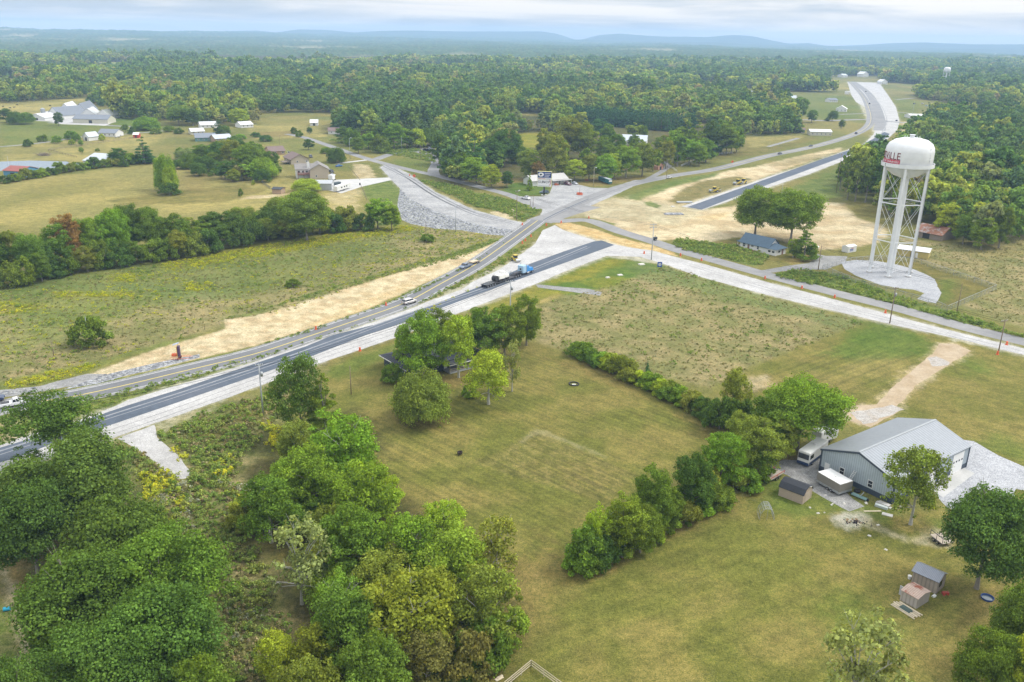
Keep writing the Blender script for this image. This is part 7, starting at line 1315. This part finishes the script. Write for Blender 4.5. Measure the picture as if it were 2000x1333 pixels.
def scatter(name,pts,rot,scl,coll,label,cat,kind='stuff'):
    me=bpy.data.meshes.new(name); me.vertices.add(len(pts)); me.vertices.foreach_set('co',np.asarray(pts,np.float32).ravel())
    a=me.attributes.new('rot','FLOAT','POINT'); a.data.foreach_set('value',np.asarray(rot,np.float32)); a=me.attributes.new('scl','FLOAT_VECTOR','POINT'); a.data.foreach_set('vector',np.asarray(scl,np.float32).ravel())
    o=bpy.data.objects.new(name,me); COL.objects.link(o); o['kind']=kind; o['label']=label; o['category']=cat
    g=bpy.data.node_groups.new(name,'GeometryNodeTree'); g.interface.new_socket('Geometry',in_out='INPUT',socket_type='NodeSocketGeometry'); g.interface.new_socket('Geometry',in_out='OUTPUT',socket_type='NodeSocketGeometry')
    gi=g.nodes.new('NodeGroupInput'); go=g.nodes.new('NodeGroupOutput'); ip=g.nodes.new('GeometryNodeInstanceOnPoints'); ci=g.nodes.new('GeometryNodeCollectionInfo'); ci.inputs['Collection'].default_value=coll; ci.inputs['Separate Children'].default_value=True; ci.inputs['Reset Children'].default_value=True
    r=g.nodes.new('GeometryNodeInputNamedAttribute'); r.data_type='FLOAT'; r.inputs['Name'].default_value='rot'; cx=g.nodes.new('ShaderNodeCombineXYZ'); s=g.nodes.new('GeometryNodeInputNamedAttribute'); s.data_type='FLOAT_VECTOR'; s.inputs['Name'].default_value='scl'
    ip.inputs['Pick Instance'].default_value=True
    l=g.links.new; l(gi.outputs[0],ip.inputs['Points']); l(ci.outputs[0],ip.inputs['Instance']); l([q for q in r.outputs if q.enabled][0] if any(q.enabled for q in r.outputs) else r.outputs[0],cx.inputs['Z']); l(cx.outputs[0],ip.inputs['Rotation']); l(s.outputs[0],ip.inputs['Scale']); l(ip.outputs[0],go.inputs[0])
    md=o.modifiers.new('scatter','NODES'); md.node_group=g; return o
rest=np.array(rest); rd=np.hypot(rest[:,0],rest[:,1]); nb=rd<1500
def put(name,pt,coll,label,smin,smax,hs=1):
    n=len(pt); s=rng.uniform(smin,smax,n)**1.5*(1+.2*(rng.random(n)<.07))*.93*(.70+.60*fbm(pt[:,0],pt[:,1],55,2,71)); z=th(pt[:,0],pt[:,1])-.3
    return scatter(name,np.stack([pt[:,0],pt[:,1],z],1),rng.uniform(0,6.28,n),np.stack([s,s,s*rng.uniform(.85,1.2,n)*hs],1),coll,label,'forest')
tn=(fbm(rest[:,0],rest[:,1],150,3,93)+.25*rng.random(len(rest))-.125)>.50
put('forest',rest[nb&tn],lib_mid2,'darker stands within the woodland beyond the fields',.6,1.4)
put('forest',rest[nb&~tn],lib_mid,'green woodland beyond the fields reading as one mass of crowns',.65,1.35)
put('distant_forest',rest[~nb&tn],lib_far2,'darker stands of the hazy woodland in the middle distance',.7,1.4)
put('distant_forest',rest[~nb&~tn],lib_far,'hazy woodland in the middle distance',.8,1.3)
pq=np.array(sorted(pines,key=lambda q:math.hypot(*q))[14:]); n=len(pq); scatter('pine_plantation',np.stack([pq[:,0],pq[:,1],pq[:,0]*0],1),rng.uniform(0,6.28,n),np.tile([[1.05,1.05,1.0]],(n,1))*rng.uniform(.93,1.07,(n,1)),lib_pine,'block of evenly planted dark pines','forest')
# from 3.6 km out the woodland is one bumpy canopy sheet
ra=[3050.]; 
while ra[-1]<9800: ra.append(ra[-1]*1.0042)
ra=np.array(ra); aa=np.arange(-42,42,.10)*math.pi/180; A,Bq=np.meshgrid(ra,aa,indexing='ij'); Bq=Bq+rng.uniform(-.03,.03,Bq.shape)*math.pi/180
X=(A*np.sin(Bq)).ravel(); Y=(A*np.cos(Bq)).ravel(); n=len(X); Z=th(X,Y)+11*sstep((A.ravel()-3050)/450)-6*(1-sstep((A.ravel()-3050)/450))+rng.uniform(-4,4,n)*(1+ (A.ravel()>6000)*.6)+7*(fbm(X,Y,90,3,81)-.5)*2
open_=sstep((fbm(X,Y,420,3,91)-.66)*14)*(A.ravel()<9000); Z=Z-open_*11
ix=np.arange(n).reshape(len(ra),len(aa)); Fq=np.stack([ix[:-1,:-1],ix[:-1,1:],ix[1:,1:],ix[1:,:-1]],-1).reshape(-1,4)[:,::-1]
base=np.array([.060,.10,.040])*(.55+.9*rng.random(n))[:,None]; q=rng.random(n); base[q>.85]*=np.array([1.9,1.2,1.1]); base=base*(1-open_[:,None])+np.array([.26,.24,.13])*open_[:,None]
m_can=bpy.data.materials.new('canopy'); m_can.use_nodes=True; t=m_can.node_tree; b=t.nodes['Principled BSDF']; b.inputs['Roughness'].default_value=1; b.inputs['Specular IOR Level'].default_value=0; at_=N(t,'ShaderNodeAttribute'); at_.attribute_name='cover'; L(t,at_.outputs['Color'],b.inputs['Base Color'])
me=np_mesh('canopy',np.stack([X,Y,Z],1),Fq,m_can); a=me.color_attributes.new('cover','FLOAT_COLOR','POINT'); a.data.foreach_set('color',np.concatenate([base,np.ones((n,1))],1).astype(np.float32).ravel())
o=bpy.data.objects.new('woodland_canopy',me); COL.objects.link(o); o['kind']='stuff'; o['label']='blue hazy forest plain reaching to the hills'; o['category']='forest'
# ------------------------------------------------------------------ weeds, tall grass, goldenrod
m_weed=leaf_mat('weeds',[(0,(.20,.22,.08)),(.3,(.24,.25,.10)),(.6,(.33,.29,.14)),(.85,(.46,.40,.25)),(1,(.18,.24,.09))])
m_gold=leaf_mat('goldenrod_flowers',[(0,(.48,.48,.04)),(.5,(.30,.38,.06)),(1,(.60,.58,.05))]); m_whitef=leaf_mat('white_weeds',[(0,(.30,.33,.24)),(1,(.40,.42,.34))])
m_lushm=leaf_mat('lush_weeds',[(0,(.17,.26,.06)),(.5,(.23,.32,.08)),(1,(.32,.36,.11))])
def tufts(nm,mt,seed,h,n,ls): return [crown_mesh(nm,seed+i,'bush',h,h*(.8+.25*i),7,n,ls,.8,mt)[0] for i in range(3)]
LB=dict(weed=lib('weed_tuft',tufts('weed_leaves',m_weed,700,.8,90,.30)),gold=lib('goldenrod_tuft',tufts('goldenrod_leaves',m_gold,710,.9,110,.24)),white=lib('white_weed_tuft',tufts('white_weed_leaves',m_whitef,720,1.1,120,.24)),lush=lib('leafy_weed_tuft',tufts('leafy_weed_leaves',m_lushm,730,1.3,160,.32)))
def field(name,polys,per,coll,label,cat,smin,smax,clump=None,thr=.5,avoid=()):
    out=[]
    for pl in polys:
        pw=W(pl); ar=abs(sum(pw[i,0]*pw[(i+1)%len(pw),1]-pw[(i+1)%len(pw),0]*pw[i,1] for i in range(len(pw))))/2
        bb=(pw[:,0].max()-pw[:,0].min())*(pw[:,1].max()-pw[:,1].min()); n=int(bb/per)
        x=rng.uniform(pw[:,0].min(),pw[:,0].max(),n); y=rng.uniform(pw[:,1].min(),pw[:,1].max(),n); k=inpoly(x,y,pw)
        if clump: k&=fbm(x,y,clump,3,hash_(name)%40)>thr+.10-.34*rng.random(n)
        for a in avoid: k&=~inpoly(x,y,W(a))
        out+=list(zip(x[k],y[k]))
    pt=np.array(out); n=len(pt); s=rng.uniform(smin,smax,n)
    return scatter(name,np.stack([pt[:,0],pt[:,1],pt[:,0]*0-.05],1),rng.uniform(0,6.28,n),np.stack([s,s,s*rng.uniform(.7,1.3,n)],1),coll,label,cat)
MEADL=[(-150,610),(0,572),(120,547),(340,512),(500,482),(690,457),(800,443),(975,462),(840,512),(700,558),(560,610),(436,626),(380,655),(250,690),(100,745),(-150,790)]
MEADR=[(1055,600),(1120,575),(1185,562),(1300,518),(1500,582),(1690,632),(1450,725),(1390,760),(1105,690),(1055,670)]
ROUGH=[(225,870),(300,860),(350,945),(380,900),(310,850),(420,800),(560,760),(560,800),(470,900),(460,1000),(520,1120),(560,1240),(500,1400),(380,1333),(440,1200),(330,1010)]
VERGE=[(1502,541),(1560,528),(1640,538),(1720,567),(1800,594),(1850,607),(2000,657),(2000,662),(1875,630),(1750,596),(1625,563)]
V2=[(1312,480),(1325,467),(1390,476),(1440,482),(1500,500),(1490,520),(1400,504),(1320,486)]
V3=[(870,359),(930,377),(1000,392),(1052,412),(1040,424),(1020,432),(960,410),(925,404),(860,372),(815,352)]
V4=[(640,274),(760,302),(850,318),(840,300),(735,271)]
MED=[(120,783),(235,762),(360,733),(500,698),(610,664),(700,636),(800,601),(870,562),(945,527),(1000,486),(1040,478),(1020,492),(970,526),(925,550),(850,582),(700,637),(600,670),(500,704),(350,749),(250,779),(160,817),(20,862),(0,862),(0,812)]
RV=[(1745,465),(1860,480),(1990,458),(2020,470),(2020,640),(1950,625),(1890,600),(1945,562),(1790,512)]
field('meadow_weeds',[MEADL,MEADR],2.6,LB['weed'],'dry brownish and green tall grass of the meadows','weeds',.2,.5)
field('meadow_weeds',[MEADL,MEADR],8,LB['lush'],'darker leafy weeds dotted through the meadows','weeds',.25,.65,9,.66)
DRV=[(228,857),(302,828),(309,855),(352,892),(377,925),(370,937),(348,940),(320,925),(270,882)]
field('meadow_weeds',[RV],2.2,LB['weed'],'dry tall grass of the meadow beyond the tower','weeds',.2,.5)
field('rough_weeds',[ROUGH],1.9,LB['weed'],'rank weeds on the rough ground','weeds',.4,1.1,avoid=[DRV])
DRV=[(228,857),(302,828),(309,855),(352,892),(377,925),(370,937),(348,940),(320,925),(270,882)]
field('leafy_weeds',[ROUGH,VERGE,V2,V3,V4],1.3,LB['lush'],'lush leafy weeds on the banks and verges','weeds',.35,.9,7,.42,[DRV])
field('verge_weeds',[MED,[(437,625),(640,565),(860,503),(970,465),(975,470),(900,505),(750,541),(625,578)],[(500,676),(700,615),(850,550),(930,512),(990,470),(985,475),(900,528),(800,579),(610,648)]],1.1,LB['lush'],'green grassy strips beside the roads','weeds',.2,.5)
GOLD=[[(310,517),(500,482),(620,463),(790,442),(830,447),(700,468),(560,494),(480,507),(330,529)],[(0,590),(40,590),(105,599),(20,614),(0,612)],[(355,555),(412,550),(415,567),(365,570)],[(10,748),(120,722),(190,708),(200,714),(140,737),(20,762)],[(830,605),(930,562),(947,556),(900,574),(840,608)],[(215,537),(262,535),(264,552),(216,552)],[(100,572),(250,572),(260,580),(110,582)]]
field('goldenrod',GOLD,.8,LB['gold'],'bright yellow goldenrod patches in the meadow and verges','weeds',.35,.75,4,.50)
field('goldenrod',[[(270,925),(340,925),(360,1000),(330,1040),(300,1000)],[(515,815),(560,830),(570,870),(540,885),(520,850)],[(405,905),(445,900),(450,945),(420,940)],[(440,965),(480,965),(480,1010),(450,1010)],[(345,878),(365,895),(355,905),(340,890)]],1.6,LB['gold'],'yellow goldenrod among the rough weeds at the lower left','weeds',.6,1.4,3,.42)
field('white_weeds',[[(300,930),(380,930),(400,1050),(350,1080),(310,1000)],[(420,920),(500,960),(490,1010),(430,990)],[(430,1180),(530,1200),(560,1260),(440,1260)],[(430,1050),(500,1100),(490,1130),(430,1090)]],9,LB['white'],'pale white flowering weeds on the rough ground','weeds',.5,1.1,4,.45)
field('goldenrod',[MEADL],7,LB['gold'],'scattered goldenrod through the left meadow','weeds',.35,.7,16,.57)
m_rock=leaf_mat('rock',[(0,(.22,.23,.26)),(.5,(.42,.43,.45)),(.85,(.56,.57,.58)),(1,(.15,.16,.19))])
rl=[]
for i in range(4):
    me=rockmesh(i); me.materials.append(m_rock); a=me.color_attributes.new('lv','FLOAT_COLOR','POINT'); a.data.foreach_set('color',[1,0,0,1]*len(me.vertices)); rl.append(me)
LB['rock']=lib('boulder',rl)
field('riprap_rocks',[[(783,368),(800,390),(850,415),(925,439),(1002,452),(996,456),(985,461),(950,458),(900,450),(850,447),(800,437),(786,430),(778,400)]],.9,LB['rock'],'grey broken rock covering the slope below the gravel road','rocks',.5,1.3)
field('riprap_rocks',[[(172,746),(215,732),(250,724),(300,712),(350,702),(388,694),(388,698),(300,720),(250,731),(190,748),(130,760)],[(190,735),(225,731),(215,748),(195,746)],[(0,764),(70,757),(70,766),(0,773)]],.5,LB['rock'],'line of dark and white rocks between the sandy strip and the old road','rocks',.4,1.1)
field('dirt_clods',[[(500,620),(750,545),(965,480),(700,605),(500,672)],[(1220,470),(1085,437),(1162,448),(1320,500)],[(1200,395),(1400,360),(1500,340),(1340,395)]],9,LB['rock'],'small clods of earth on the graded soil','soil',.1,.35,5,.5)
HAZE=1.3e-4
# ================================================================== haze
mh=bpy.data.materials.new('air'); mh.use_nodes=True; t=mh.node_tree; t.nodes.clear(); o_=N(t,'ShaderNodeOutputMaterial'); pv=N(t,'ShaderNodeVolumePrincipled'); pv.inputs['Color'].default_value=(.46,.67,1.0,1); pv.inputs['Density'].default_value=HAZE; pv.inputs['Anisotropy'].default_value=.0
L(t,pv.outputs[0],o_.inputs['Volume'])
hb=MB().box(-13000,13000,-13000,12400,-6,165).build('haze',mh); hb['kind']='stuff'; hb['label']='thin blue air fading the far woods and hills'; hb['category']='haze'
